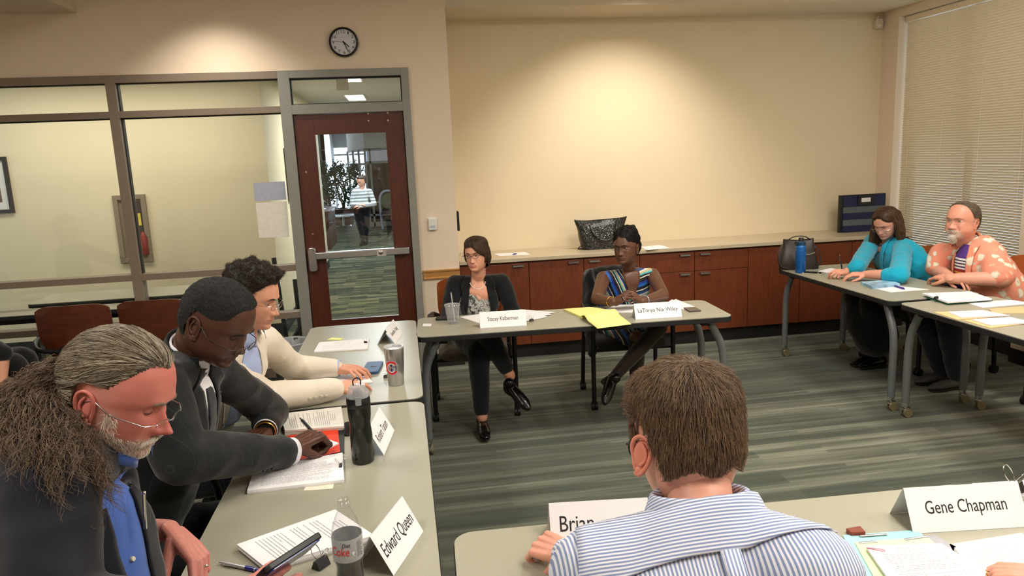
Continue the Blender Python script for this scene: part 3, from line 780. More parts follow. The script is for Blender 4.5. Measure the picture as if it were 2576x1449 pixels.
# folded black easel seen behind the man in the cream jacket
E0 = at(715, 760, Y=6.5)
es = thing('folding_easel', 'black folding stand beyond the glass behind the man in the cream jacket', 'stand', (E0[0], 6.5, 0))
mb = MB(); mb.tube([(0, 0, 0), (-.06, .05, .95)], .02, 6); mb.build('leg', M['blackm'], es, ang=30)
mb = MB(); mb.tube([(.12, .0, 0), (.1, .05, .75)], .02, 6); mb.build('leg', M['blackm'], es, ang=30)
mb = MB(); mb.tube([(-.1, .3, 0), (.32, .05, .62)], .026, 6); mb.build('brace', M['blackm'], es, ang=30)

# ================================================================== PAPERS AND SMALL THINGS
def wq(pts, z): return [at(x, y, Z=z)[:2] for x, y in pts]
def sheet(name, label, cat, pts, thick=.002, z0=TZ, m=None, group=None, lines=0, world=False, jitter=0, hdr=True, side=None, hint=None):
    """a flat sheet or stack; pts = measured corners (top face) ordered: near-left, far-left, far-right, near-right of the page"""
    zt = z0+thick; q = [np.array(p) for p in (pts if world else wq(pts, zt))]; m = m or M['paper']
    c = sum(q)/len(q); org = (c[0], c[1], z0)
    ar = sum(q[i][0]*q[(i+1) % len(q)][1]-q[(i+1) % len(q)][0]*q[i][1] for i in range(len(q)))
    pq = q if ar > 0 else q[::-1]
    t = thing(name, label, cat, org, 0, group) if (lines or thick > .006) else None
    mb = MB()
    if thick > .006:
        n = max(2, int(thick/.0035)); hh = thick/n
        for k in range(n):
            j = nrs.uniform(-1, 1, 2)*(jitter or .0012); mb.prism([tuple(p+j) for p in pq], z0+k*hh+.0001, z0+(k+1)*hh)
    else: mb.prism([tuple(p) for p in pq], z0+.0004, zt)
    o = mb.build('sheets' if t else name, m, t, smooth=False, org=org, loc=None if t else org)
    if not t: tagp(o, label, cat, group); return o
    if lines and len(q) == 4:
        mbp = MB(); A, B, Cc, Dd = q     # A->B up the page?, text rows run A->D
        def P(u, v): return (1-u)*(1-v)*A+(1-u)*v*B+u*v*Cc+u*(1-v)*Dd
        def row(u0, u1, v, h):
            c4 = [P(u0, v), P(u1, v), P(u1, v+h), P(u0, v+h)]
            mbp.add([(p[0], p[1], zt+.0004) for p in c4], [(0, 1, 2, 3)] if ar < 0 else [(0, 1, 2, 3)])
        v = .90; k = 0
        while v > .10:
            if rnd.random() < .12: v -= .03; continue
            cent = k < 3 and hdr
            u0, u1 = (.32, .68) if cent else (.12, .12+rnd.choice([.74, .76, .72, .5, .3]))
            u = u0
            while u < u1-.02:
                w_ = rnd.uniform(.025, .08); row(u, min(u+w_, u1), v, .0085); u += w_+.012
            v -= 1.0/lines*.9; k += 1
        mbp.build('print', M['inkgrey'], t, smooth=False, org=org)
    return t

def binder_clip(label, loc, rz, s=1.0, tilt=0, group='black binder clips'):
    t = thing('binder_clip', label, 'binder clip', loc, rz, group); t.rotation_euler = (tilt, 0, rz)
    mb = MB(); w_ = .016*s
    prof = [(-.012*s, 0), (.012*s, 0), (.0035*s, .018*s), (-.0035*s, .018*s)]
    v = [(-w_, y, z) for y, z in prof]+[(w_, y, z) for y, z in prof]
    mb.add(v, [(0, 1, 2, 3), (7, 6, 5, 4), (0, 4, 5, 1), (1, 5, 6, 2), (2, 6, 7, 3), (3, 7, 4, 0)]); mb.build('clip_body', M['black'], t, smooth=False, bevel=.0008)
    for sg in (-1, 1):
        mb = MB(); y = sg*.0035*s; e = sg*.014*s
        mb.tube(smooth_path([(-.006*s, y, .017*s), (-.010*s, y+e*.5, .028*s), (-.007*s, y+e, .04*s), (0, y+e*1.1, .044*s), (.007*s, y+e, .04*s), (.010*s, y+e*.5, .028*s), (.006*s, y, .017*s)], 3), .0009*s, 6)
        mb.build('wire_handle', M['chrome'], t)
    return t

def tent(label, base, rz, L, H, hw, text, tw, th, tx=0, ty=0, both=False):
    """folded name card; the lettered face looks along local -y; base = middle of the card on the table"""
    t = thing('nameplate', label, 'nameplate', base, rz, 'folded white name cards')
    th_ = .0006; mb = MB()
    for sg in (-1, 1):
        v = [(-L/2, sg*hw, 0), (L/2, sg*hw, 0), (L/2, sg*.0004, H), (-L/2, sg*.0004, H)]
        n = Vector((0, sg*H, hw)).normalized()*th_
        v2 = [tuple(Vector(p)+n) for p in v]
        fr = [(0, 1, 2, 3), (7, 6, 5, 4), (0, 4, 5, 1), (1, 5, 6, 2), (2, 6, 7, 3), (3, 7, 4, 0)]
        mb.add(v+v2, fr)
    mb.build('card', M['cardstock'], t, smooth=False)
    sl = math.hypot(H, hw); a = math.atan2(H, hw)
    T = Matrix.Translation((tx, -hw/2, H/2)) @ Matrix.Rotation(a, 4, 'X') @ Matrix.Translation((0, ty, .0013))
    text_part(text, tw, th, T, t, M['ink'])
    return t
def tent_px(label, near_l, near_r, H, hw, text, frac, th, **k):
    """bottom corners of the lettered face measured on the table"""
    a, b = at(*near_l, Z=TZ)[:2], at(*near_r, Z=TZ)[:2]; d = b-a; L = float(np.hypot(*d)); n = np.array([-d[1], d[0]])/L
    c = (a+b)/2+n*hw
    return tent(label, (c[0], c[1], TZ+.0005), math.atan2(d[1], d[0]), L, H, hw, text, L*frac, th, **k)
tent_px('white name card in front of the woman in the black cardigan', (1208, 826), (1325, 819), .088, .045, 'Stacey Kalberman', .66, .034)
tent_px('white name card in front of the woman in the striped dress', (1599, 804), (1716, 797), .088, .045, 'LaTonya Nix Wiley', .86, .032)
tent_px('white name card standing beside the cola bottle', (990, 1449), (1065, 1337), .10, .055, 'Edward Queen', .86, .044)
tent_px('white name card partly hidden behind the black drink bottle', (966, 1146), (992, 1083), .095, .05, 'Robert Tatum', .75, .032)
tent_px('small white name card farthest on the left tables, beyond the steel tumbler', (994, 866), (1013, 838), .085, .05, 'Samantha Young', .72, .032)
tent_px('white name card half hidden by the shoulder in the striped shirt', (1387, 1367), (1640, 1352), .088, .05, 'Brian', .34, .040, tx=-.062, ty=-.004)
tent_px('large white name card at the lower right behind the open folders', (2297, 1343), (2590, 1325), .10, .055, 'Gene Chapman', .70, .044)

# left tables
sheet('paper_stack', 'thin clipped stack of white paper on the far left table', 'paper', [(790, 883), (803, 861), (929, 851), (925, 876)], .007, lines=8)
binder_clip('black binder clip on the corner of the thin paper stack, far left table', (*at(920, 862, Z=TZ+.007)[:2], TZ+.004), 2.2, .7)
sheet('sticky_note', 'pale yellow note lying beyond the thin paper stack', 'note', [(823, 854), (835, 849), (865, 851), (855, 855)], .002, m=M['yellow_pad'])
sheet('paper', 'white sheet under the hands of the man in the cream jacket', 'paper', [(775, 966), (780, 956), (925, 945), (938, 962)], .002)
def phone(name, label, pts, m, th=.011, cat='phone', screen=None, z0=TZ):
    q = wq(pts, z0+th); c = sum(q)/4; t = thing(name, label, cat, (c[0], c[1], z0))
    a, b = q[1]-q[0], q[3]-q[0]; L, W_ = np.hypot(*a), np.hypot(*b); rz = math.atan2(a[1], a[0]); t.rotation_euler = (0, 0, rz)
    mb = MB(); mb.prism(rrect(L, W_, .012, 5), .0006, th); mb.build('phone_body', m, t, bevel=.002)
    if screen: mb = MB(); mb.prism(rrect(L*.93, W_*.9, .008, 4), th, th+.0006); mb.build('screen', screen, t, smooth=False)
    return t, L, W_
M['screen'] = mat('dark_glass_screen', (24, 26, 30), .08)
t, L_, W_ = phone('mobile_phone', 'blue cased phone lying face down near the steel tumbler', [(912, 912), (953, 910), (957, 930), (926, 936)], mat('slate_blue_case', (52, 88, 126), .5), .014)
mb = MB(); mb.box(-L_*.1, L_*.25, -.006, .006, .014, .0155); mb.build('camera_bar', M['screen'], t, smooth=False, bevel=.001)
phone('mobile_phone', 'black phone lying behind the black drink bottle', [(866, 1094), (866, 1062), (900, 1056), (902, 1088)], M['black'], .010, screen=M['screen'])
# steel tumbler
tc = at(997, 966, Z=TZ)
tb = thing('steel_tumbler', 'brushed steel tumbler with a red and blue round emblem on the left table', 'tumbler', (tc[0], tc[1], TZ)); hT = .172; rb, rt_ = .036, .045
mb = MB(); mb.lathe([(0, .0005), (rb-.002, .0005), (rb, .003), (rt_, hT), (rt_-.001, hT+.003), (rt_-.003, hT), (rt_-.004, hT-.012), (0, hT-.012)], 48); mb.build('cup_body', M['steel'], tb)
t_ = NT('smoky_clear_lid'); t_.base((.75, .75, .78)); t_.set(.08); t_.b.inputs['Alpha'].default_value = .45
mb = MB(); mb.lathe([(0, hT-.004), (rt_-.010, hT-.004), (rt_-.008, hT+.007), (rt_+.0005, hT+.008), (rt_+.001, hT+.004), (rt_+.0005, hT+.002)], 48); mb.build('lid', t_.m, tb)
va = math.atan2(-tc[1], -tc[0])-.42
def onc(x, y, r0=rb, r1=rt_, h=hT, off=.0006, a0=None):
    rr_ = r0+(r1-r0)*y/h+off; a = (va if a0 is None else a0)+x/rr_; return Vector((rr_*math.cos(a), rr_*math.sin(a), y))
def disc_patch(name, m, pts, par, off, cy, fn=onc):
    """thin closed band or polygon laid on the round wall"""
    mb = MB(); v = [fn(x, y+cy, off=off) for x, y in pts]; n = len(v)//2
    mb.add(v, [(i, i+1, n+i+1, n+i) for i in range(n-1)]); return mb.build(name, m, par, smooth=False)
def ringpts(r0, r1, a0, a1, n=28): 
    A = [math.radians(a0+(a1-a0)*k/n) for k in range(n+1)]
    return [(r0*math.cos(a), r0*math.sin(a)) for a in A]+[(r1*math.cos(a), r1*math.sin(a)) for a in A]
M['emblem_red'] = mat('emblem_red', (205, 38, 44), .4); M['emblem_blue'] = mat('emblem_blue', (30, 44, 110), .4)
M['emblem_white'] = mat('emblem_white', (232, 230, 235), .4)
disc_patch('emblem_border', M['emblem_blue'], ringpts(.0, .036, 0, 360), tb, .0004, .088)
disc_patch('emblem_c', M['emblem_white'], ringpts(.019, .0345, 32, 330), tb, .0007, .088)
disc_patch('emblem_c', M['emblem_red'], ringpts(.022, .0325, 35, 327), tb, .0010, .088)
disc_patch('emblem_white_ring', M['emblem_white'], ringpts(.017, .0185, 20, 340), tb, .0009, .088)
disc_patch('emblem_notch', M['steel'], ringpts(.019, .0375, -30, 30), tb, .0008, .088)
disc_patch('emblem_centre', M['emblem_blue'], ringpts(0, .024, -40, 40), tb, .0011, .086)
disc_patch('emblem_mark', M['emblem_white'], [(-.006, .004), (.003, -.001), (.016, -.004), (-.004, .0055), (.004, .0005), (.016, -.0025)], tb, .0014, .088)
binder_clip('small black binder clip tipped over beside the steel tumbler', (*at(972, 950, Z=TZ)[:2], TZ+.001), .4, .75)
# black drink bottle
bc = at(914, 1160, Z=TZ)
bt = thing('drink_bottle', 'tall smoky black drink bottle with flip lid on the near left table', 'bottle', (bc[0], bc[1], TZ))
mb = MB(); mb.lathe([(0, .0005), (.034, .0005), (.0375, .004), (.038, .02), (.038, .10), (.0355, .125), (.035, .14), (.0385, .165), (.0395, .19), (.039, .205), (0, .205)], 40)
M['smoke'] = mat('smoky_black_tritan', (34, 36, 32), .12, 0, .1); mb.build('bottle_body', M['smoke'], bt)
mb = MB(); mb.lathe([(.0385, .198), (.040, .20), (.040, .222), (.038, .232), (0, .232)], 40); mb.build('lid_collar', M['black'], bt)
t_ = NT('clear_grey_dome'); t_.base((.62, .62, .64)); t_.set(.08); t_.b.inputs['Alpha'].default_value = .5
mb = MB(); mb.lathe([(.037, .232), (.036, .245), (.030, .262), (.027, .270), (0, .272)], 36); mb.build('lid_dome', t_.m, bt)
mb = MB(); mb.lathe([(0, .232), (.018, .232), (.016, .252), (0, .254)], 24); mb.build('spout', M['black'], bt)
a = math.atan2(-bc[1], -bc[0]); T = Matrix.Rotation(a, 4, 'Z')
mb = MB(); mb.tube([T @ Vector(p) for p in smooth_path([(-.004, -.012, .268), (-.004, -.012, .288), (-.004, 0, .296), (-.004, .012, .288), (-.004, .012, .268)], 4)], .0022, 8); mb.build('carry_loop', M['black'], bt)
mb = MB(); mb.prism(rrect(.020, .030, .004), 0, .004, T=T @ Matrix.Translation((.0395, 0, .228)) @ Matrix.Rotation(PI/2, 4, 'Y') @ Matrix.Rotation(PI/2, 4, 'Z')); mb.build('latch', mat('grey_latch', (140, 146, 150), .4), bt, smooth=False, bevel=.001)
# near left paper
sheet('paper_stack', 'thick bound stack of printed pages above the orange folder', 'paper', [(703, 1041), (858, 1023), (865, 1072), (716, 1083)][::-1], .018, lines=26, m=mat('cream_paper', (234, 230, 222), .8))
sheet('folder', 'dark grey folder edge peeking out under the orange folder', 'folder', [(690, 1102), (866, 1074), (866, 1139), (748, 1162)], .003, m=M['black'])
sheet('folder', 'bright orange-red folder under the writing hand of the man in the dark suit', 'folder', [(692, 1100), (850, 1078), (856, 1136), (748, 1160)], .002, z0=TZ+.0034, m=M['orange_folder'])
sheet('notepad', 'small white pad on the orange folder under the writing hand', 'notepad', [(760, 1118), (800, 1096), (852, 1114), (808, 1136)], .006, z0=TZ+.0056)
sheet('paper_stack', 'clipped stack of printed pages under the elbow of the man in the dark suit', 'paper', [(622, 1234), (640, 1178), (862, 1138), (866, 1206)], .012, lines=24)
binder_clip('black binder clip on the right edge of the stack below the orange folder', (*at(857, 1172, Z=TZ+.012)[:2], TZ+.002), 1.6, .85)
sheet('business_card', 'cream business card below the clipped stack on the near left table', 'card', [(764, 1234), (771, 1219), (841, 1214), (837, 1229)], .0015, lines=7, m=mat('cream_card', (232, 226, 204), .7))
sheet('paper_stack', 'fanned stack of printed pages beside the cola bottle', 'paper', [(598, 1369), (845, 1281), (944, 1346), (668, 1425)], .018, lines=26, jitter=.003)
binder_clip('black binder clip standing loose beside the cola bottle', (*at(808, 1425, Z=TZ)[:2], TZ+.0005), .9, 1.25)
def pen(name, label, a, b, m, m2, r=.0045, group='pens'):
    a = np.array(a, float); b = np.array(b, float); d = b-a; L = np.linalg.norm(d); c = (a+b)/2
    t = thing(name, label, 'pen', tuple(c)); T = Vector(d/L).to_track_quat('Z', 'Y').to_matrix().to_4x4()
    mb = MB(); mb.lathe([(0, -L/2+.012), (r, -L/2+.016), (r, L/2-.012), (r*.8, L/2-.004), (0, L/2-.002)], 14, T=T); mb.build('barrel', m, t)
    mb = MB(); mb.lathe([(r*1.1, -L/2+.018), (r*1.15, -L/2+.02), (r*1.15, -L/2+.045), (r*1.05, -L/2+.047)], 14, T=T)
    mb.lathe([(0, -L/2), (r*.25, -L/2), (r*.9, -L/2+.016), (r*.9, -L/2+.02)], 12, T=T); mb.build('grip', m2, t)
    mb = MB(); mb.tube([T @ Vector((r+.002, 0, L/2-.01)), T @ Vector((r+.002, 0, L/2-.045))], .0013, 6); mb.tube([T @ Vector((0, 0, L/2-.004)), T @ Vector((0, 0, L/2+.006))], r*.45, 8); mb.build('clip', M['chrome'], t)
    return t
M['penblue'] = mat('blue_pen_plastic', (38, 48, 130), .35); M['pensilver'] = mat('pale_pen_barrel', (190, 190, 196), .3, .4)
pen('pen', 'blue and silver ballpoint lying beside the ringed hand', at(655, 1436, Z=TZ+.006), at(556, 1415, Z=TZ+.006), M['pensilver'], M['penblue'], .005)
# cola bottle
cc = at(864, 1256, Z=TZ+.232)
ck_ = thing('soda_bottle', 'open cola bottle with a grey label, half full, in the foreground', 'bottle', (cc[0], cc[1], TZ))
prof = [(0, .002), (.024, .0005), (.031, .006), (.034, .02), (.0335, .045), (.031, .06), (.033, .075), (.0355, .082), (.0355, .150), (.034, .158), (.031, .170), (.024, .188), (.017, .203), (.0138, .212), (.0128, .215)]
M['clear'] = m_glass('clear_bottle_plastic', (.965, .97, .975), 1.1, .02)
mb = MB(); mb.lathe(prof+[(.0128, .217), (.0165, .218), (.0165, .2195), (.0128, .2205), (.0125, .223), (.0138, .2245), (.0125, .226), (.0138, .2275), (.0125, .229), (.0125, .234), (.0105, .235), (.0105, .218)], 48); mb.build('bottle_body', M['clear'], ck_)
pl = [(r-.0022, z) for r, z in prof if z <= .098]; mb = MB(); mb.lathe([(0, .003)]+pl[1:]+[(.0333, .100), (0, .100)], 40); mb.build('cola', mat('dark_cola', (22, 9, 6), .08), ck_)
mb = MB(); mb.lathe([(.0359, .088), (.0362, .089), (.0362, .144), (.0359, .145)], 48); mb.build('label_wrap', mat('silver_grey_label', (168, 168, 170), .4), ck_)
va2 = math.atan2(-cc[1], -cc[0])
def onb(x, y, off=.0009, a0=0): a = va2+a0+x/.0362; return Vector(((.0362+off)*math.cos(a), (.0362+off)*math.sin(a), y))
I4 = Matrix.Identity(4)
text_part('Diet', .019, .010, I4, ck_, M['ink'], wrap=lambda x, y: onb(x-.003, y+.133), slant=.2)
text_part('Coke', .046, .022, I4, ck_, mat('label_red', (215, 40, 34), .45), wrap=lambda x, y: onb(x-.020, y+.117), slant=.1)
text_part('0 CALORIES', .011, .0025, I4, ck_, M['ink'], wrap=lambda x, y: onb(x+.012, y+.107))
text_part('NUTRITION FACTS', .016, .003, I4, ck_, M['ink'], wrap=lambda x, y: onb(x+.030, y+.136))
text_part('20 FL OZ (1.25 PT) 591mL', .022, .002, I4, ck_, M['inkgrey'], wrap=lambda x, y: onb(x-.008, y+.096))
mb = MB()
for k in range(9):
    y = .131-k*.004; w_ = .016 if k % 3 else .012
    v = [onb(x, yy) for x, yy in ((.022, y), (.022+w_, y), (.022+w_, y+.0012), (.022, y+.0012))]; mb.add(v, [(0, 1, 2, 3)])
v = [onb(x, yy, .0004) for x, yy in ((.009, .1045), (.015, .1045), (.015, .1145), (.009, .1145))]
mb.build('label_rows', M['ink'], ck_, smooth=False)
mb = MB(); mb.add(v, [(0, 1, 2, 3)]); mb.build('label_badge', M['white'], ck_, smooth=False)

# centre table
sheet('sticky_note', 'small white note at the left end of the centre table', 'note', [(1063, 820), (1065, 814), (1086, 814), (1084, 820)], .002)
cu = at(1140, 814, Z=TZ); cp = thing('plastic_cup', 'clear plastic cup with a straw on the centre table', 'cup', (cu[0], cu[1], TZ))
mb = MB(); mb.lathe([(0, .002), (.030, .002), (.031, .0), (.032, .004), (.046, .105), (.048, .112), (.049, .116), (.047, .118), (.045, .112), (.0305, .006), (0, .005)], 36)
mb.build('cup_wall', m_glass('cup_plastic', (.97, .975, .98), 1.2, .10), cp)
mb = MB(); mb.lathe([(.048, .115), (.0495, .119), (.047, .123), (.044, .122), (0, .121)], 36); mb.build('lid', m_glass('lid_plastic', (.94, .95, .96), 1.5, .15), cp)
mb = MB(); mb.tube([(.012, .01, .01), (-.002, 0, .195)], .0035, 10); mb.build('straw', m_glass('straw_plastic', (.9, .9, .92), 1.5, .4), cp)
mb = MB(); mb.lathe([(0, .006), (.0305, .006), (.033, .026), (0, .026)], 30); mb.build('melted_ice', m_glass('water', (.95, .96, .95), 1.0), cp)
phone('phone_pouch', 'black device lying behind the plastic cup', [(1110, 797), (1113, 790), (1136, 798), (1133, 806)], M['black'], .012, 'device')
def fan(label, quads, z0=TZ, group=None):
    for i, (lab, qd) in enumerate(quads): sheet('paper', lab, 'paper', qd, .0018, z0=z0+i*.0020, group=group)
fan('', [('white paper left of the left name card on the centre table, its corner sticking out', [(1157, 797), (1204, 790), (1245, 806), (1206, 813)]),
         ('white paper fanned out right of the left name card on the centre table, lowest sheet', [(1290, 790), (1322, 780), (1378, 797), (1326, 807)]),
         ('white paper fanned out right of the left name card on the centre table, middle sheet', [(1280, 788), (1316, 779), (1389, 790), (1330, 802)]),
         ('white paper fanned out right of the left name card on the centre table, topmost sheet', [(1272, 786), (1310, 778), (1396, 785), (1330, 797)])])
binder_clip('black binder clip right of the left name card on the centre table', (*at(1337, 808, Z=TZ)[:2], TZ+.0006), .5, .8)
# yellow legal pad, one leaf folded over the table edge
yp = thing('legal_pad', 'yellow legal pad with its leaves flopped toward the table edge', 'notepad', (*at(1500, 795, Z=TZ)[:2], TZ)); org = tuple(yp.location)
q = wq([(1465, 797), (1418, 777), (1484, 772), (1538, 780)], TZ+.012)
mb = MB(); mb.prism([tuple(p) for p in q][::-1], TZ+.0005, TZ+.012); mb.build('pad_block', M['yellow_pad'], yp, smooth=False, org=org)
q2 = [at(1460, 797, Z=TZ+.014), at(1537, 780, Z=TZ+.014), at(1588, 815, Z=TZ+.004), at(1503, 826, Z=TZ+.006)]
NU = 12; v = []; f = []
for j in range(NU+1):
    u = j/NU; bulge = .022*math.sin(PI*min(1, u*2.2))*(u < .46) + .006*math.sin(PI*u)
    for i in range(7):
        w_ = i/6; a_ = q2[0]*(1-w_)+q2[1]*w_; b_ = q2[3]*(1-w_)+q2[2]*w_; p_ = a_*(1-u)+b_*u; v.append((p_[0], p_[1], max(p_[2]+bulge, TZ+.001)))
for j in range(NU):
    for i in range(6): a_ = j*7+i; f.append((a_, a_+7, a_+8, a_+1))
mb = MB(); mb.add(v, f); lf = mb.build('folded_leaves', M['yellow_pad'], yp, org=org); sm = lf.modifiers.new('s', 'SOLIDIFY'); sm.thickness = .0025
sheet('paper', 'white printed sheet under the hands of the woman in the striped dress', 'paper', [(1512, 784), (1548, 767), (1640, 764), (1604, 786)], .003, lines=10)
fan('', [('white sheet right of the right name card on the centre table, under the others', [(1662, 772), (1690, 753), (1748, 771), (1722, 778)]), ('white sheet right of the right name card on the centre table, on top', [(1668, 768), (1700, 752), (1742, 769), (1715, 773)])])
phone('mobile_phone', 'dark phone at the right end of the centre table', [(1716, 774), (1746, 772), (1767, 779), (1737, 783)], mat('dark_taupe_phone', (70, 66, 60), .3), .008, screen=M['screen'])
# counter
CZT = .886
sheet('paper', 'white sheet on the counter behind the woman in the cardigan', 'paper', [(1256, 644), (1243, 638), (1320, 634), (1334, 640)], .002, z0=CZT)
pen('pen', 'dark pen standing out on the counter sheet', at(1289, 640, Z=CZT+.007), at(1300, 638, Z=CZT+.007), M['ink'], M['penblue'], .005)
sheet('paper', 'white sheet on the counter right of the woman in the striped dress', 'paper', [(1628, 629), (1612, 621), (1660, 616), (1684, 623)], .002, z0=CZT)
# right tables
phone('mobile_phone', 'pale-cased phone beside the blue bottle', [(2018, 687), (2026, 682), (2072, 684), (2070, 690)], mat('pale_gold_case', (182, 176, 150), .35), .009, screen=M['screen'])
sheet('paper', 'white sheet under the writing hands of the woman in turquoise', 'paper', [(2058, 682), (2090, 674), (2150, 686), (2112, 690)], .004)
sheet('paper', 'blank white sheet in front of the woman in turquoise', 'paper', [(2103, 697), (2150, 690), (2207, 692), (2162, 700)], .002)
bk = sheet('book', 'pale blue and white paperback on the right table', 'book', [(2166, 709), (2236, 703), (2264, 713), (2195, 720)], .022, m=mat('blue_white_book_cover', (150, 190, 226), .4, 0, .55, 14))
sheet('paper', 'white sheet with a purple pen beside the paperback', 'paper', [(2196, 724), (2258, 719), (2338, 728), (2240, 735)], .002)
pen('pen', 'purple pen lying on the white sheet by the paperback', at(2276, 727, Z=TZ+.008), at(2250, 719, Z=TZ+.008), mat('purple_pen', (74, 48, 150), .4), mat('purple_pen', (74, 48, 150), .4), .007)
for k in range(4):
    sheet('folder', 'green folder under the printed pages, ' + ['lowest of the pile', 'second from the bottom', 'third from the bottom', 'topmost green one'][k], 'folder', [(2330-k*2, 749-k*3), (2440, 737-k), (2497, 756-k), (2384, 766-k*1.5)], .003, z0=TZ+k*.0034, m=M['green_folder'], group='green folders')
sheet('paper_stack', 'printed pages lying on the green folders', 'paper', [(2320, 737), (2441, 733), (2496, 751), (2384, 759)][::-1], .010, z0=TZ+.0142, lines=16)
binder_clip('black binder clip on the pages over the green folders', (*at(2355, 752, Z=TZ+.02)[:2], TZ+.020), .3, .9)
sheet('paper', 'white sheet right of the green folders', 'paper', [(2473, 774), (2431, 761), (2543, 754), (2600, 763)], .002, lines=12)
for k, (lab, a_, b_) in enumerate([('manila folder with pages hanging over the table edge, left one', [(2350, 785), (2476, 780), (2543, 794), (2409, 804)], [(2385, 784), (2470, 780), (2540, 793), (2420, 798)]),
                                 ('manila folder with pages hanging over the table edge, right one', [(2423, 805), (2543, 798), (2600, 811), (2492, 825)], [(2445, 803), (2540, 797), (2600, 810), (2492, 817)])]):
    sheet('folder', lab, 'folder', a_, .004, m=M['manila']); sheet('paper_stack', ['pages lying on the left manila folder', 'pages lying on the right manila folder'][k], 'paper', b_, .007, z0=TZ+.0044, lines=14)
sheet('folder', 'tan envelope behind the manila folders at the right edge', 'folder', [(2500, 788), (2488, 777), (2570, 770), (2620, 788)], .004, m=mat('tan_envelope', (214, 184, 140), .7))

# front tables
pen('pen', 'blue ballpoint held by the man in the striped shirt', at(1331, 1399, Z=TZ+.012), at(1470, 1412, Z=TZ+.03), mat('teal_blue_pen', (30, 90, 140), .35), M['pensilver'], .006)
def poly(name, label, cat, pts, z0, th, m, group=None): return sheet(name, label, cat, pts, th, z0=z0, m=m, group=group)
poly('folder', 'pale aqua folder lying open near the large name card', 'folder', [(2210, 1520), (2120, 1346), (2308, 1333), (2420, 1436)], TZ, .004, M['aqua_folder'])
poly('folder', 'pale lime divider sheet on the aqua folder', 'folder', [(2225, 1500), (2150, 1364), (2333, 1350), (2430, 1436)], TZ+.0044, .002, M['lime_folder'])
poly('folder', 'grey cover strip between the two open files', 'folder', [(2326, 1348), (2350, 1345), (2560, 1460), (2480, 1500)], TZ, .003, mat('grey_cover', (160, 160, 166), .5))
sheet('paper_stack', 'printed pages fastened in the aqua folder', 'paper', [(2250, 1475), (2180, 1374), (2370, 1367), (2500, 1449)], .010, z0=TZ+.0068, lines=22, m=M['paper'])
mb = MB(); zf = TZ+.0072
for a_, b_ in (((2163, 1348), (2232, 1343)), ((2162, 1366), (2206, 1362)), ((2276, 1357), (2334, 1349))):
    pa, pb = at(*a_, Z=zf), at(*b_, Z=zf); mb.tube([pa, pb], .004, 8, ell=(1, .3))
o = mb.build('file_fastener', M['steel'], org=tuple(at(2240, 1355, Z=zf)), loc=tuple(at(2240, 1355, Z=zf))); tagp(o, 'flat metal prong fasteners on the aqua folder', 'fastener')
pc = at(2180, 1378, Z=TZ+.018); mb = MB(); mb.tube(smooth_path([(0, 0, 0), (.035, .004, .001), (.037, -.004, .001), (.004, -.006, .002), (.004, -.002, .002), (.028, .001, .002)], 4), .0008, 6)
tagp(mb.build('paper_clip', mat('pink_wire', (190, 110, 130), .4), loc=(pc[0], pc[1], pc[2])), 'pink paper clip on the pages in the aqua folder', 'paper clip').rotation_euler = (0, 0, -.6)
poly('folder', 'cream folder opened at the bottom right corner', 'folder', [(2440, 1460), (2388, 1369), (2570, 1340), (2700, 1420)], TZ, .003, mat('cream_folder', (226, 224, 196), .7))
sheet('paper_stack', 'printed pages in the cream folder under the hand at the lower right', 'paper', [(2470, 1465), (2401, 1378), (2575, 1350), (2700, 1410)], .008, z0=TZ+.0034, lines=22)
poly('wedge', 'x', 'x', [(0, 0)]*4, 0, 0, M['paper']) if False else None
p4 = wq([(2141, 1341), (2128, 1330), (2164, 1324), (2178, 1339)], TZ+.012)
mb = MB(); c_ = sum(p4)/4; mb.prism([tuple(p) for p in p4][::-1], TZ+.0005, TZ+.014)
tagp(mb.build('notebook', mat('red_brown_leather', (130, 58, 38), .4), org=(c_[0], c_[1], TZ), loc=(c_[0], c_[1], TZ), bevel=.002, smooth=False), 'corner of a red-brown leather notebook beside the striped shoulder', 'notebook')
stk = wq([(2470, 1262), (2443, 1236), (2620, 1225), (2650, 1250)], TZ+.02)
sheet('paper_stack', 'thick clipped stack of paper behind the large name card', 'paper', stk, .045, world=True, jitter=.002)
pc = at(2550, 1236, Z=TZ+.045); binder_clip('large black binder clip on the stack behind the large name card', (pc[0], pc[1], TZ+.0455), .2, 1.5)

# blue bottle on the right table
bc = at(2013, 686, Z=TZ); bb = thing('water_bottle', 'tall blue enamel water bottle with a black cap', 'bottle', (bc[0], bc[1], TZ))
mb = MB(); mb.lathe([(0, .001), (.036, .001), (.0385, .004), (.0385, .20), (.036, .212), (.030, .220), (0, .220)], 40); mb.build('bottle_body', M['blue_bottle'], bb)
mb = MB(); mb.lathe([(.033, .218), (.0335, .222), (.0335, .243), (.028, .249), (0, .25)], 36); mb.build('neck_ring', mat('dark_blue_lid', (24, 62, 92), .4), bb)
mb = MB(); mb.lathe([(.020, .249), (.019, .272), (.016, .277), (0, .278)], 24); mb.build('cap', M['black'], bb)
mb = MB(); mb.tube(smooth_path([(-.033, 0, .235), (-.05, 0, .245), (-.046, 0, .225), (-.034, 0, .218)], 4), .004, 8); mb.build('carry_loop', M['black'], bb)
va3 = math.atan2(-bc[1], -bc[0])
text_part('takeya', .05, .010, I4, bb, mat('dark_blue_print', (14, 50, 110), .4), wrap=lambda x, y: Vector(((.039)*math.cos(va3+.35-y/.039), .039*math.sin(va3+.35-y/.039), .055+x)))
mb = MB(); v = [Vector((.039*math.cos(va3+.35+.14*math.cos(k)), .039*math.sin(va3+.35+.14*math.cos(k)), .165+.006*math.sin(k))) for k in np.linspace(0, 2*PI, 17)[:-1]]; mb.add(v, [tuple(range(16))]); mb.build('printed_mark', mat('dark_blue_print', (14, 50, 110), .4), bb, smooth=False)

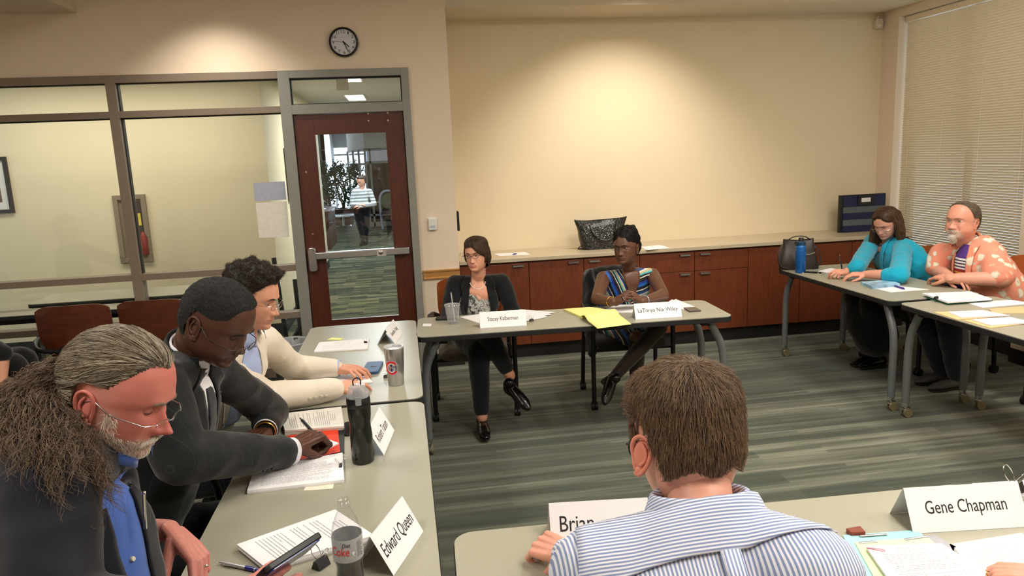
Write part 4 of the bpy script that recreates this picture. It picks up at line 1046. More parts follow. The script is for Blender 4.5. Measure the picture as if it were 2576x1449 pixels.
# ------------------------------------------------------------------ bags
def leather(name, rgb, rough=.25, croc=0):
    t = NT(name); v = t.coord('Object'); c = srgb(rgb)
    if croc:
        vo = t.n('ShaderNodeTexVoronoi', feature='DISTANCE_TO_EDGE'); vo.inputs['Scale'].default_value = croc; t.l(v, vo.inputs['Vector'])
        h = t.ramp(vo.outputs['Distance'], [(0, (0, 0, 0)), (.2, (1, 1, 1))]); t.bump(h, .55, .003)
    else: t.bump(t.noise(v, 60, 4), .3, .002)
    t.base(c); t.set(rough, spec=.6, coat=.15 if croc else 0); return t.m
def bag_body(W0, W1, D, H, sag=.02, seed=0, n=12, flare_back=0):
    """pouch: rounded base, walls with sag, leaning folded top"""
    rr = []; m = 40
    for j in range(n+1):
        u = j/n; w_ = W0+(W1-W0)*u; d = D*(1-.75*u**1.6); z = H*u
        ring = []
        for k in range(m):
            a = 2*PI*k/m; ca, sa = math.cos(a), math.sin(a)
            x = w_/2*np.sign(ca)*abs(ca)**.45; y = d/2*np.sign(sa)*abs(sa)**.7
            nz = mnoise.noise(Vector((x*9+seed, y*9, z*9)))*sag
            ring.append((x+nz, y+nz*.8, z+(.02*(abs(x)/(w_/2))**2*u)))
        rr.append(ring)
    v = [p for r in rr for p in r]; f = [tuple(range(m-1, -1, -1)), tuple(range(n*m, (n+1)*m))]
    for j in range(n):
        for k in range(m): f.append((j*m+k, j*m+(k+1) % m, (j+1)*m+(k+1) % m, (j+1)*m+k))
    return v, f
p = at(1512, 622, Y=6.32)
hb_ = thing('handbag', 'glossy black crocodile-textured handbag standing on the counter', 'handbag', (p[0], 6.32, CZT), math.radians(6))
M['croc'] = leather('black_patent_croc', (9, 9, 10), .26, 70)
mb = MB(); mb.add(*bag_body(.34, .50, .17, .25, .014, 3)); mb.build('bag_body', M['croc'], hb_, ang=60)
for sg in (-1, 1):
    mb = MB(); mb.tube(smooth_path([(-.12, sg*.045, .225), (-.095, sg*.075, .15), (-.02, sg*.105, .085), (.07, sg*.10, .10), (.12, sg*.07, .17), (.14, sg*.04, .24)], 5), .008, 8, ell=(1, .6)); mb.build('handle', M['croc'], hb_)
mb = MB(); mb.tube(smooth_path([(-.14, .0, .05), (-.19, -.01, .035), (-.225, -.02, .014), (-.17, -.03, .010), (-.13, -.06, .012)], 4), .006, 8, ell=(1.4, .5)); mb.build('shoulder_strap', M['croc'], hb_)
mb = MB()
for x in (-.12, -.075, .11): mb.sphere((x, -.03, .225), .008)
mb.build('rivet', M['chrome'], hb_)
p = at(2020, 682, Z=TZ)
lb = thing('shoulder_bag', 'dark brown leather shoulder bag behind the blue bottle', 'bag', (p[0]+.03, p[1]+.13, TZ), math.radians(-12))
M['brownleather'] = leather('dark_brown_leather', (40, 30, 27), .5)
mb = MB(); mb.add(*bag_body(.30, .24, .15, .225, .02, 8)); mb.build('bag_body', M['brownleather'], lb, ang=60)
mb = MB(); mb.tube(smooth_path([(-.12, .0, .21), (-.05, -.03, .262), (.04, -.03, .262), (.115, 0, .21)], 5), .007, 8, ell=(1, .6)); mb.build('handle', M['brownleather'], lb)
mb = MB(); mb.tube(smooth_path([(-.13, .0, .20), (-.165, -.02, .12), (-.15, -.05, .03), (-.10, -.085, .01)], 5), .008, 8, ell=(1.4, .5)); mb.tube(smooth_path([(.12, 0, .20), (.155, -.03, .13), (.16, -.05, .05), (.10, -.08, .012)], 5), .008, 8, ell=(1.4, .5)); mb.build('strap', M['brownleather'], lb)
mb = MB(); mb.tube(smooth_path([(.0, -.078, .13), (.06, -.076, .125), (.11, -.058, .135)], 4), .003, 6); mb.build('zip', M['chrome'], lb)
# file box on the counter
a, b = at(2110, 588, Y=6.34), at(2223, 585, Y=6.34); wz = at(2115, 492, Y=6.34)[2]-CZT
fb = thing('file_sorter', 'black file box with navy and grey stripes standing on the counter at the corner', 'file box', ((a[0]+b[0])/2, 6.34, CZT), 0)
w_ = (b[0]-a[0])/2
mb = MB(); mb.box(-w_, w_, -.004, .03, .001, wz); mb.build('box_body', M['black'], fb, smooth=False, bevel=.002)
M['navy'] = mat('navy_board', (18, 26, 66), .6); M['slate'] = mat('slate_board', (84, 92, 96), .6)
for z0, z1, m_, dy in ((0, .18, M['navy'], -.018), (.16, .34, M['slate'], -.016), (.34, .52, M['navy'], -.013), (.50, .68, M['slate'], -.011), (.68, .97, M['navy'], -.008)):
    mb = MB(); mb.box(-w_+.03, w_-.003, dy, -.004, z0*wz+.004, z1*wz); mb.build('stripe_pocket', m_, fb, smooth=False)
mb = MB(); mb.box(-w_*.25, w_*.45, -.022, -.008, .72*wz, .97*wz); hh_ = mb.build('handle_plate', M['black'], fb, smooth=False, bevel=.002)
mb = MB(); mb.box(-w_*.12, w_*.28, -.0235, -.022, .80*wz, .91*wz); mb.build('handle_opening', M['white'], fb, smooth=False)

# ------------------------------------------------------------------ far lobby objects
pp = at(866, 553, Z=0); pt = thing('potted_tree', 'large leafy potted ficus by the bright window, seen through the door glass', 'plant', (pp[0], 21.2, 0))
px0 = at(866, 553, Y=21.2)[0]; pt.location = (px0, 21.2, 0)
mb = MB(); mb.lathe([(0, .002), (.26, .002), (.33, .42), (.35, .44), (.31, .44), (.29, .40), (0, .40)], 28); mb.build('pot', mat('dark_brown_pot', (70, 44, 34), .5), pt)
mb = MB()
for k in range(5): mb.tube(smooth_path([(rnd.uniform(-.05, .05), rnd.uniform(-.05, .05), .4), (rnd.uniform(-.15, .15), rnd.uniform(-.1, .1), .9), (rnd.uniform(-.4, .4), rnd.uniform(-.3, .3), 1.5)], 4), .02, 6)
mb.build('trunk', mat('bark', (66, 52, 40), .8), pt)
mb = MB()
blobs = [((-.30, 0, 1.25), .42), ((.28, 0, 1.15), .42), ((-.35, 0, .85), .36), ((.15, .1, .75), .42), ((-.05, 0, 1.5), .38), ((.42, 0, 1.5), .30), ((-.55, 0, 1.6), .26)]
for c_, r_ in blobs:
    for k in range(330):
        d = nrs.normal(size=3); d /= np.linalg.norm(d); pz = np.array(c_)+d*r_*nrs.uniform(.4, 1)
        L = nrs.uniform(.035, .07); t1 = np.cross(d, nrs.normal(size=3)); t1 /= np.linalg.norm(t1); t2 = np.cross(d, t1)*.45
        mb.add([pz-t1*L, pz+t2*L, pz+t1*L, pz-t2*L], [(0, 1, 2, 3)])
mb.build('foliage', mat('ficus_leaf', (26, 66, 36), .5, 0, .4, 5), pt, smooth=False)
p = at(838, 620, Z=0)
ds = thing('reception_desk', 'dark wood desk seen through the lower left of the door glass', 'desk', (p[0]-.15, 16.0, 0))
mb = MB(); mb.box(-.6, .16, -.9, .6, 0, .74); mb.build('desk_body', m_wood('dark_desk_wood', (54, 26, 18), (84, 44, 30)), ds, smooth=False); mb = MB(); mb.box(-.6, .2, -.95, .65, .74, .78); mb.build('desk_top', m_wood('dark_desk_wood', (54, 26, 18), (84, 44, 30)), ds, smooth=False)
mb = MB(); mb.box(-.1, .05, -.3, -.1, .782, .79); mb.build('desk_papers', M['paper'], ds, smooth=False)
p = at(815, 560, Y=19.0); wc = thing('wooden_chair', 'slatted wooden chair beyond the desk, seen through the door glass', 'chair', (p[0], 19.0, 0))
M['wc'] = m_wood('dark_desk_wood', (54, 26, 18), (84, 44, 30))
mb = MB(); mb.box(-.24, .24, -.24, .24, .42, .46); mb.build('seat', M['wc'], wc, smooth=False)
for sx in (-.22, .22):
    for sy in (-.22, .22): mb = MB(); mb.box(sx-.02, sx+.02, sy-.02, sy+.02, 0, .42 if sy > 0 else .9); mb.build('leg', M['wc'], wc, smooth=False)
mb = MB(); mb.box(-.24, .24, -.24, -.2, .84, .92); [mb.box(x-.015, x+.015, -.235, -.205, .46, .84) for x in (-.14, -.05, .05, .14)]; mb.build('slat_back', M['wc'], wc, smooth=False)
p = at(862, 538, Y=20.5); lt = thing('low_table', 'round white topped table by the bright far window', 'table', (p[0], 20.5, 0))
hz = at(850, 541, Y=20.5)[2]; mb = MB(); mb.lathe([(0, hz-.03), (.42, hz-.03), (.42, hz), (0, hz)], 36); mb.build('tabletop', M['white'], lt); mb = MB(); mb.lathe([(0, .001), (.22, .001), (.2, .03), (.03, .04), (.03, hz-.03), (0, hz-.03)], 24); mb.build('pedestal', M['steel'], lt)
p = at(985, 545, Y=17.6); st = thing('lobby_table', 'dark wooden table at the right edge of the door glass', 'table', (p[0]+.25, 17.6, 0))
mb = MB(); mb.box(-.3, .6, -.5, .5, .70, .75); mb.build('tabletop', M['wc'], st, smooth=False)
for sx in (-.26, .5):
    for sy in (-.45, .4): mb = MB(); mb.box(sx, sx+.06, sy, sy+.06, 0, .70); mb.build('leg', M['wc'], st, smooth=False)
p = at(968, 540, Y=18.6); rc = thing('lobby_chair', 'grey round-backed chair at the dark table beyond the door glass', 'chair', (p[0]+.12, 18.6, 0))
mb = MB(); mb.tube(smooth_path([(-.2, .2, .02), (-.22, .1, .5), (-.2, .05, .85), (-.05, .05, .98), (.15, .05, .9), (.22, .1, .6), (.22, .2, .02)], 5), .03, 8); mb.build('frame', mat('pale_grey_metal', (150, 156, 165), .4), rc)
mb = MB(); mb.box(-.2, .22, -.25, .2, .42, .47); mb.build('seat', M['upholstery_dark'], rc, smooth=False, bevel=.01); mb = MB(); mb.add(*ellipsoid((0, .08, .72), (.19, .03, .2))); mb.build('backrest', mat('olive_fabric', (82, 88, 62), .9), rc)
# ================================================================== PEOPLE: builders
def nrm(v): v = np.array(v, float); return v/(np.linalg.norm(v)+1e-12)
def npa(v): return np.array(v, float)
def fuse(parts, voxel=.006, smooth=5):
    """union of closed shells -> one continuous smoothed surface (verts, faces)"""
    mb = MB()
    for v, f in parts: mb.add(v, f)
    me = bpy.data.meshes.new('t'); me.from_pydata(mb.v, [], mb.f); me.update()
    o = bpy.data.objects.new('t', me); COL.objects.link(o)
    r = o.modifiers.new('r', 'REMESH'); r.mode = 'VOXEL'; r.voxel_size = voxel; r.adaptivity = 0
    s = o.modifiers.new('s', 'SMOOTH'); s.iterations = smooth; s.factor = .5
    dg = bpy.context.evaluated_depsgraph_get(); m2 = bpy.data.meshes.new_from_object(o.evaluated_get(dg))
    n = len(m2.vertices); co = np.empty(n*3); m2.vertices.foreach_get('co', co); co = co.reshape(-1, 3)
    f = [tuple(p.vertices) for p in m2.polygons]; no = np.empty(n*3); m2.vertices.foreach_get('normal', no); no = no.reshape(-1, 3)
    bpy.data.objects.remove(o); bpy.data.meshes.remove(me); bpy.data.meshes.remove(m2)
    return co, f, no
def put(name, v, f, mats, parent, org, smooth=True, ang=180, attrs=None, mi=None):
    me = bpy.data.meshes.new(name); vv = np.asarray(v, float)-npa(org)
    me.from_pydata([tuple(p) for p in vv], [], f)
    for m in (mats if isinstance(mats, (list, tuple)) else [mats]): me.materials.append(m)
    me.update(); me.polygons.foreach_set('use_smooth', [True]*len(me.polygons))
    if attrs:
        for k, a in attrs.items():
            at_ = me.attributes.new(k, 'FLOAT', 'POINT'); at_.data.foreach_set('value', np.asarray(a, np.float32))
    o = bpy.data.objects.new(name, me); COL.objects.link(o)
    if parent is not None: o.parent = parent
    return o
def bvh_of(v, f): return BVHTree.FromPolygons([tuple(p) for p in v], f)

def smooth_interp(z, zs, vs, s=.006):
    g = np.linspace(min(zs)-.02, max(zs)+.02, 400); o = np.argsort(zs); y = np.interp(g, npa(zs)[o], npa(vs)[o])
    k = np.exp(-.5*((np.arange(-40, 41)*(g[1]-g[0]))/s)**2); k /= k.sum(); y2 = np.convolve(np.pad(y, 40, 'edge'), k, 'valid')
    return np.interp(z, g, y2)
def G(x, s): return np.exp(-(x/s)**2)
def sstep(x, a, b): t = np.clip((x-a)/(b-a), 0, 1); return t*t*(3-2*t)

def skin(name, rgb, lip, beard=(190, 180, 170), rough=.48, red=0.0, sss=.12):
    t = NT(name); v = t.coord('Object'); c = srgb(rgb); n1 = t.noise(v, 14, 4, .6); n2 = t.noise(v, 420, 2)
    b = t.ramp(n1, [(.3, tuple(x*.90 for x in c)), (.7, tuple(min(1, x*1.06) for x in c))])
    def att(nm): a = t.n('ShaderNodeAttribute'); a.attribute_name = nm; return a.outputs['Fac']
    b = t.mix(t.math('MULTIPLY', att('lip'), .8), b, srgb(lip)); nb = t.noise(v, 260, 3, .7)
    b = t.mix(t.math('MULTIPLY', att('beard'), t.ramp(nb, [(.35, (.35,)*3), (.6, (1,)*3)])), b, srgb(beard))
    b = t.mix(t.math('MULTIPLY', att('red'), .55), b, tuple(x*y for x, y in zip(c, (1.0, .55, .52))))
    t.base(b); t.set(rough, sss=sss, spec=.4); t.bump(n2, .12, .0006); return t.m

def head_frame(F, U=(0, 0, 1), roll=0):
    F = nrm(F); Rr = nrm(np.cross(F, U)); Up = np.cross(Rr, F)
    c, s = math.cos(roll), math.sin(roll); R2 = c*Rr+s*Up; U2 = -s*Rr+c*Up
    return np.column_stack([R2, F, U2])      # columns: right, forward, up
ZP = [.116, .113, .106, .092, .07, .05, .03, .018, .003, -.012, -.03, -.045, -.056, -.068, -.080, -.090, -.100, -.108, -.116, -.122]
YF = [.005, .024, .045, .067, .083, .091, .0955, .097, .088, .087, .0875, .089, .0915, .0915, .086, .088, .090, .084, .055, .01]
ZW = [.116, .1145, .110, .100, .085, .065, .04, .01, -.02, -.05, -.07, -.085, -.1, -.11, -.118, -.122]
WW = [.004, .018, .034, .050, .063, .0715, .0765, .0775, .0745, .0685, .062, .0545, .041, .029, .016, .002]
ZB = [.116, .112, .1, .08, .05, .02, -.01, -.04, -.07, -.09, -.105, -.122]
YB_ = [-.01, -.035, -.062, -.086, -.101, -.105, -.100, -.089, -.07, -.05, -.02, .0]
def head_grid(P, NI=96, NJ=120):
    jaw = P.get('jaw', 1.0); wid = P.get('w', 1.0); chin = P.get('chin', 0.0); nose = P.get('nose', 1.0); cheek = P.get('cheek', 0.0)
    th = np.linspace(0.02, PI-.02, NI); z = -.003+.119*np.cos(th); t = np.linspace(-1, 1, NJ, endpoint=False)
    ph = PI*(.5*t+.5*t**3)
    Z, PH = np.meshgrid(z, ph, indexing='ij')
    yf = smooth_interp(Z, ZP, YF, .0035); yb = smooth_interp(Z, ZB, YB_, .006); w_ = smooth_interp(Z, ZW, WW, .004)*wid
    w_ = w_*(1+(jaw-1)*sstep(-Z, .02, .08))
    yf = yf+chin*G(Z+.100, .014)
    s, c = np.sin(PH), np.cos(PH); yc = -.012
    e = .86
    X = w_*np.sign(s)*np.abs(s)**e; Y = np.where(c > 0, yc+(yf-yc)*np.abs(c)**.80, yc+(yb-yc)*np.abs(c)**.95)
    fr = sstep(Y, .02, .05)
    A = np.interp(Z, [-.056, -.050, -.044, -.039, -.030, -.015, -.002, .010], [0, .010, .0225, .025, .0195, .0115, .005, 0])*nose
    sg = np.interp(Z, [-.05, -.035, -.01, .01], [.0115, .0105, .0075, .0075])
    Y = Y+fr*(A*G(X, sg)+.0075*nose*(G(np.abs(X)-.0145, .0055)*G(Z+.041, .008)))
    Y = Y-fr*.010*G(np.abs(X)-.031, .0155)*G(Z-.001, .0115)+fr*.0035*G(np.abs(X)-.026, .016)*G(Z-.019, .007)
    Y = Y+fr*(.0055*G(X, .019)*G(Z+.0635, .0042)+.0065*G(X, .017)*G(Z+.0745, .005)-.0060*G(X, .022)*G(Z+.0690, .0020)-.004*G(X, .02)*G(Z+.084, .004))
    Y = Y-fr*.0022*G(X, .0035)*G(Z+.056, .004)
    Y = Y-fr*.003*G(np.abs(X)-.030+(Z+.05)*.25, .005)*G(Z+.055, .014)*P.get('fold', 1)
    Y = Y+fr*(.004+cheek)*G(np.abs(X)-.043, .02)*G(Z+.026, .02)
    X = X+np.sign(X)*cheek*1.3*G(Z+.05, .03)*sstep(Y, -.02, .05)
    lip = fr*np.clip(G(X, .024)**1*(G(Z+.0640, .0048)+G(Z+.0745, .006)), 0, 1)*(np.abs(X) < .027)
    v = np.stack([X, Y, Z], -1).reshape(-1, 3)
    f = []
    for i in range(NI-1):
        for j in range(NJ):
            k = (j+1) % NJ; f.append((i*NJ+j, (i+1)*NJ+j, (i+1)*NJ+k, i*NJ+k))
    f.append(tuple(range(NJ))); f.append(tuple((NI-1)*NJ+j for j in range(NJ-1, -1, -1)))
    return v, f, lip.reshape(-1), NI, NJ
def ear_parts(sx, out=.35, ex=0):
    """one ear in head space"""
    T = Matrix.Translation((sx*(.0745+ex), -.010, -.014)) @ Matrix.Rotation(-sx*out, 4, 'Z') @ Matrix.Rotation(.12, 4, 'X')
    parts = []
    rim = [(0, .008, -.022), (0, .011, -.002), (0.004, .012, .014), (.008, .006, .027), (.012, -.006, .031), (.014, -.018, .023), (.013, -.021, .008), (.010, -.017, -.008), (.007, -.009, -.022), (.004, .000, -.031), (0, .007, -.030)]
    pts = [T @ Vector((sx*x, y, z)) for x, y, z in smooth_path(rim, 4)]
    parts.append(capsule(pts, [.0038]*(len(pts)-8)+[.0042]*8, 10))
    v, f = ellipsoid((0, 0, 0), (.0035, .015, .025)); v = [T @ (Matrix.Translation((sx*.004, -.005, 0)) @ Vector(p)) for p in v]; parts.append((v, f))
    an = [T @ Vector((sx*x, y, z)) for x, y, z in smooth_path([(.008, -.006, .018), (.010, -.012, .006), (.009, -.010, -.008), (.007, -.002, -.016)], 3)]
    parts.append(capsule(an, .003, 8))
    v, f = ellipsoid((0, 0, 0), (.004, .008, .009)); v = [T @ (Matrix.Translation((sx*.003, .001, -.026)) @ Vector(p)) for p in v]; parts.append((v, f))
    return parts
EYE = (.0312, .0692, .001)
def make_head(par, org, C, Rm, P, skin_m):
    """returns verts/faces/attrs of head, in world space, plus helper"""
    sc = P.get('s', 1.0)
    v, f, lip, NI, NJ = head_grid(P)
    beard = P['beard'](v) if 'beard' in P else np.zeros(len(v))
    red = P['redf'](v) if 'redf' in P else np.zeros(len(v))
    V = [v]; Fc = list(f); att = [lip, beard, red]; n = len(v); extra = []
    op = P.get('open', 16); gz = P.get('gaze', (0, 0))
    for sx in (-1, 1):
        for up in (1, -1):
            lo = op if up == 1 else P.get('lo', -20); NA, NE = 14, 8; vv = []; ff = []
            for i in range(NE+1):
                for j in range(NA+1):
                    az = math.radians(-68+136*j/NA); base = lo*max(0, math.cos(az*1.25)) + (-6 if up == 1 and lo < 0 else 0)
                    el = math.radians(base+(up*88-base)*i/NE); r = .0134 if i else .0129
                    vv.append((sx*EYE[0]+r*math.sin(az)*math.cos(el), EYE[1]+r*math.cos(az)*math.cos(el), EYE[2]+r*math.sin(el)))
            for i in range(NE):
                for j in range(NA): a = i*(NA+1)+j; q = (a, a+1, a+NA+2, a+NA+1); ff.append(q if up == 1 else q[::-1])
            extra.append((vv, ff))
        if sx in P.get('ears', (-1, 1)): extra += ear_parts(sx, P.get('earout', .35), P.get('earx', 0))
    for vv, ff in extra:
        b = sum(len(x) for x in V); V.append(npa([tuple(p) for p in vv])); Fc += [tuple(i+b for i in q) for q in ff]
        isear = 1.0 if abs(V[-1][:, 0]).mean() > .06 else 0
        att = [np.concatenate([att[0], np.zeros(len(vv))]), np.concatenate([att[1], np.zeros(len(vv))]), np.concatenate([att[2], np.full(len(vv), P.get('earred', .35)*isear)])]
    V = np.concatenate(V)*sc
    W = V @ Rm.T + C
    return W, Fc, att, v*sc, f
def eyes(par, org, C, Rm, P):
    sc = P.get('s', 1.0); gz = P.get('gaze', (0, 0)); ic = P.get('iris', (80, 60, 40))
    mats = [mat('eye_white', (214, 208, 202), .25), mat('iris_%d_%d_%d' % ic, ic, .25), mat('pupil', (10, 8, 8), .15)]
    for sx in (-1, 1):
        mb = MB(); r = .0122*sc; NI, NJ = 16, 20; v = []
        az, el = math.radians(gz[0]), math.radians(gz[1])
        Rg = np.array(Matrix.Rotation(-az, 3, 'Z') @ Matrix.Rotation(el, 3, 'X'))
        ring = [0, 10, 19, 28, 40, 60, 90, 120, 150, 180]
        for a in ring:
            for j in range(NJ): t = 2*PI*j/NJ; s_ = math.sin(math.radians(a)); v.append(Rg @ np.array([r*s_*math.cos(t), r*math.cos(math.radians(a)), r*s_*math.sin(t)]))
        f = []; mi = []
        for i in range(len(ring)-1):
            for j in range(NJ): k = (j+1) % NJ; f.append((i*NJ+j, i*NJ+k, (i+1)*NJ+k, (i+1)*NJ+j)); mi.append(2 if ring[i+1] <= 10 else (1 if ring[i+1] <= 28 else 0))
        W = (np.array(v)+npa((sx*EYE[0], EYE[1], EYE[2]))*sc) @ Rm.T + C
        mb.v = [tuple(p) for p in W]; mb.f = f; mb.m = mi; mb.build('eye', mats, par, org=org)
        lo = P.get('open', 16); pts = []
        for j in range(13):
            az_ = math.radians(-62+124*j/12); el_ = math.radians(lo*max(0, math.cos(az_*1.25))+(-6 if lo < 0 else 0))
            pts.append(Rm @ (npa((sx*EYE[0]+.0138*math.sin(az_)*math.cos(el_), EYE[1]+.0138*math.cos(az_)*math.cos(el_), EYE[2]+.0138*math.sin(el_)))*sc)+C)
        lm = MB(); lm.tube(pts, [.0003]+[.0007]*11+[.0003], 6); lm.build('eyelash', mat('eyelash_line', (38, 26, 22), .8), par, org=org)
def brows(par, org, C, Rm, P, m, bv=None):
    sc = P.get('s', 1.0); up = P.get('brow', 0); th = P.get('browt', 1)
    for sx in (-1, 1):
        mb = MB(); pts = [(sx*x, y+.0005, z+up) for x, y, z in ((.012, .096, .0155), (.022, .0955, .019), (.034, .0905, .021), (.046, .0805, .0165))]
        if bv is not None:
            q = []
            for p in pts:
                p0 = Vector(Rm @ (npa(p)*sc)+C); d = Vector(-(Rm @ npa((sx*.25, 1, 0)))).normalized(); h = bv.ray_cast(p0-d*.03, d)[0]
                q.append(npa(h) if h is not None else npa(p0))
        else: q = [Rm @ (npa(p)*sc)+C for p in pts]
        mb.tube(smooth_path(q, 4), [.0024*th]*4+[.0032*th]*4+[.0026*th]*3+[.001]*2, 8, ell=(.8, 1.0)); mb.build('eyebrow', m, par, org=org)

def hair_cap(P, hv, hf, mask, thick, C, Rm, par, org, m, name='hair', noise=.0, nscale=40, seed=0):
    """cap grown from the head's own surface where mask>0; hv in head space"""
    sc = P.get('s', 1.0); q = hv/sc; mk = mask(q); tk = thick(q)*(.12+.88*sstep(mk, 0, .9))
    if noise: tk = tk*(1+noise*np.array([mnoise.noise(Vector((p*nscale).tolist())+Vector((seed, 0, 0))) for p in q]))
    c0 = npa((0, -.012, .01)); d = q-c0; d[:, 2] *= .9; d /= np.linalg.norm(d, axis=1)[:, None]
    w = (q+d*tk[:, None])*sc
    ff = [f for f in hf if all(mk[i] > 0 for i in f)]
    used = sorted({i for f in ff for i in f}); ix = {a: b for b, a in enumerate(used)}
    w = w[used]; ff = [tuple(ix[i] for i in f) for f in ff]
    W = w @ Rm.T + C
    return W, ff, w/sc
def strands(name, roots, normals, dirf, L, steps, bv, lift, m, par, org, r=.00035, curl=0, cfreq=0, grav=0, jit=.2, seed=0, clump=0):
    """hair strands: walk along the direction field, kept just above the cap surface"""
    rs = np.random.RandomState(seed); N = len(roots); P_ = np.zeros((N, steps+1, 3)); 
    for i in range(N):
        p = npa(roots[i]); n = nrm(normals[i]); Ls = L*rs.uniform(.7, 1.15); st = Ls/steps; j = rs.normal(size=3)*jit; ph = rs.uniform(0, 6.28); lf = lift*rs.uniform(.4, 1.3); P_[i, 0] = p
        a1 = nrm(np.cross(n, rs.normal(size=3)))
        if clump:
            q_ = Vector((p*clump).tolist()); ph = 14*mnoise.noise(q_)+rs.uniform(-.35, .35); a1 = nrm(npa((mnoise.noise(q_+Vector((9, 0, 0))), mnoise.noise(q_+Vector((0, 9, 0))), mnoise.noise(q_+Vector((0, 0, 9)))))+rs.normal(size=3)*.04); j = npa((mnoise.noise(q_+Vector((5, 0, 0))), mnoise.noise(q_+Vector((0, 5, 0))), mnoise.noise(q_+Vector((0, 0, 5)))))*.9+j*.35
        for s in range(steps):
            d = npa(dirf(p))+j; d = d-n*np.dot(d, n)*.85; d = nrm(d); q = p+d*st
            q[2] -= grav*(s/steps)*st
            if bv is not None:
                h = bv.find_nearest(Vector(q))
                if h[0] is not None and h[3] < .05:
                    n0 = n; n = npa(h[1]); n = n if np.dot(n, n0) > 0 else -n; q = npa(h[0])+n*lf*(.15+(s+1)/steps)
            p = q; c = curl*math.sin(ph+cfreq*(s+1)); P_[i, s+1] = q+a1*c+nrm(np.cross(a1, d))*curl*math.cos(ph+cfreq*(s+1))
    hc = bpy.data.hair_curves.new(name); hc.add_curves([steps+1]*N); P_ = P_-npa(org)
    hc.points.foreach_set('position', P_.reshape(-1).astype(np.float32))
    rad = np.tile(np.linspace(1, .35, steps+1), N)*r
    hc.points.foreach_set('radius', rad.astype(np.float32))
    hc.materials.append(m); o = bpy.data.objects.new(name, hc); COL.objects.link(o); o.parent = par; return o
def sample_surface(v, f, N, seed=0, filt=None):
    rs = np.random.RandomState(seed); v = np.asarray(v); A = []; 
    tri = [];
    for q in f:
        for k in range(1, len(q)-1): tri.append((q[0], q[k], q[k+1]))
    tri = np.array(tri); a, b, c = v[tri[:, 0]], v[tri[:, 1]], v[tri[:, 2]]; cr = np.cross(b-a, c-a); ar = np.linalg.norm(cr, axis=1)
    ar = ar+1e-12; ix = rs.choice(len(tri), N, p=ar/ar.sum()); r1, r2 = rs.rand(N), rs.rand(N); s = np.sqrt(r1)
    p = (1-s)[:, None]*a[ix]+(s*(1-r2))[:, None]*b[ix]+(s*r2)[:, None]*c[ix]; n = cr[ix]/ar[ix][:, None]
    return p, n

def hair_mat(name, root, tip, rough=.45, grey=None, gfrac=0):
    t = NT(name); v = t.coord('Object'); n = t.noise(v, 55, 4, .7)
    st = [(.3, srgb(root)), (.75, srgb(tip))]
    hi = t.n('ShaderNodeHairInfo'); isst = hi.outputs['Is Strand']
    fac = t.math('ADD', t.math('MULTIPLY', n, .55), t.math('MULTIPLY', t.math('MULTIPLY', hi.outputs['Random'], .55), isst))
    b = t.ramp(fac, st)
    if grey: b = t.mix(t.math('MULTIPLY', t.math('MULTIPLY', t.math('GREATER_THAN', t.math('FRACT', t.math('MULTIPLY', hi.outputs['Random'], 7.3)), .55), isst), gfrac), b, srgb(grey))
    t.base(b); t.set(rough, spec=.35); t.bump(t.noise(t.coord('Object', (1, 1, .2)), 240, 3), .5, .0015); return t.m

def hand_parts(sc, side, curls, splay=(8, 2, -4, -10), thumb=(40, 20, 25, 20), spread=1.0, fat=1.0):
    """closed shells in hand space: wrist at origin, +y to the fingers, +z back of the hand, thumb on side*x"""
    parts = []; kx = [.030, .0105, -.0095, -.028]; ky = [.092, .096, .091, .083]
    for i in range(4):
        parts.append(capsule([(side*kx[i]*.55, -.004, 0), (side*kx[i]*.85, .05, .001), (side*kx[i], ky[i], 0)], [.0145, .0135, .0108], 10))
    parts.append(capsule([(side*.006, -.02, 0), (side*.006, .02, -.001)], [.022, .024], 12, ell=(1.15, .75)))
    parts.append(capsule([(side*-.022, .012, -.009), (side*-.026, .06, -.008)], [.013, .0115], 10))
    ln = [(.041, .025, .021), (.046, .029, .022), (.042, .027, .021), (.033, .020, .019)]; rr = [(.0094, .0084, .0076, .0064), (.0096, .0086, .0078, .0066), (.0092, .0082, .0074, .0063), (.0082, .0074, .0066, .0056)]
    for i in range(4):
        p = npa((side*kx[i], ky[i], 0)); a = 0; pts = [p]; sp = math.radians(splay[i]*spread)*side
        cu = curls[i]
        for k in range(3):
            a += math.radians(cu[k]); d = npa((math.sin(sp)*math.cos(a), math.cos(sp)*math.cos(a), -math.sin(a))); p = p+d*ln[i][k]; pts.append(p)
        parts.append(capsule(pts, [q*fat for q in rr[i]], 10))
        parts.append(ellipsoid(pts[1], (rr[i][1]*1.08*fat,)*3, None, 10, 8))
    ab, fl, f2, f3 = [math.radians(x) for x in thumb]
    p = npa((side*.022, .014, -.006)); pts = [p]; a = ab; dn = fl
    for k, L in enumerate((.043, .032, .025)):
        d = npa((side*math.sin(a)*math.cos(dn), math.cos(a)*math.cos(dn), -math.sin(dn))); p = p+d*L; pts.append(p)
        a -= (f2 if k == 0 else f3)*1.0
    parts.append(capsule(pts, [.0155, .0118*fat, .0100*fat, .0078*fat], 10))
    parts.append(ellipsoid((side*.02, .032, -.010), (.017, .024, .013), None, 12, 8))
    return [([tuple(npa(q)*sc) for q in v], f) for v, f in parts]
def frame_yz(y, z):
    y = nrm(y); x = nrm(np.cross(y, z)); z2 = np.cross(x, y); return np.column_stack([x, y, z2])
def place(parts, Rm, C): return [([tuple(Rm @ npa(p)+C) for p in v], f) for v, f in parts]
RELAX = [(20, 28, 18), (25, 32, 20), (30, 35, 22), (34, 36, 24)]
CURLED = [(45, 60, 35), (52, 66, 40), (58, 70, 42), (62, 70, 42)]
FIST = [(65, 85, 50), (70, 88, 52), (74, 88, 52), (78, 88, 50)]
WRITE = [(35, 55, 25), (45, 65, 35), (60, 75, 45), (68, 78, 48)]
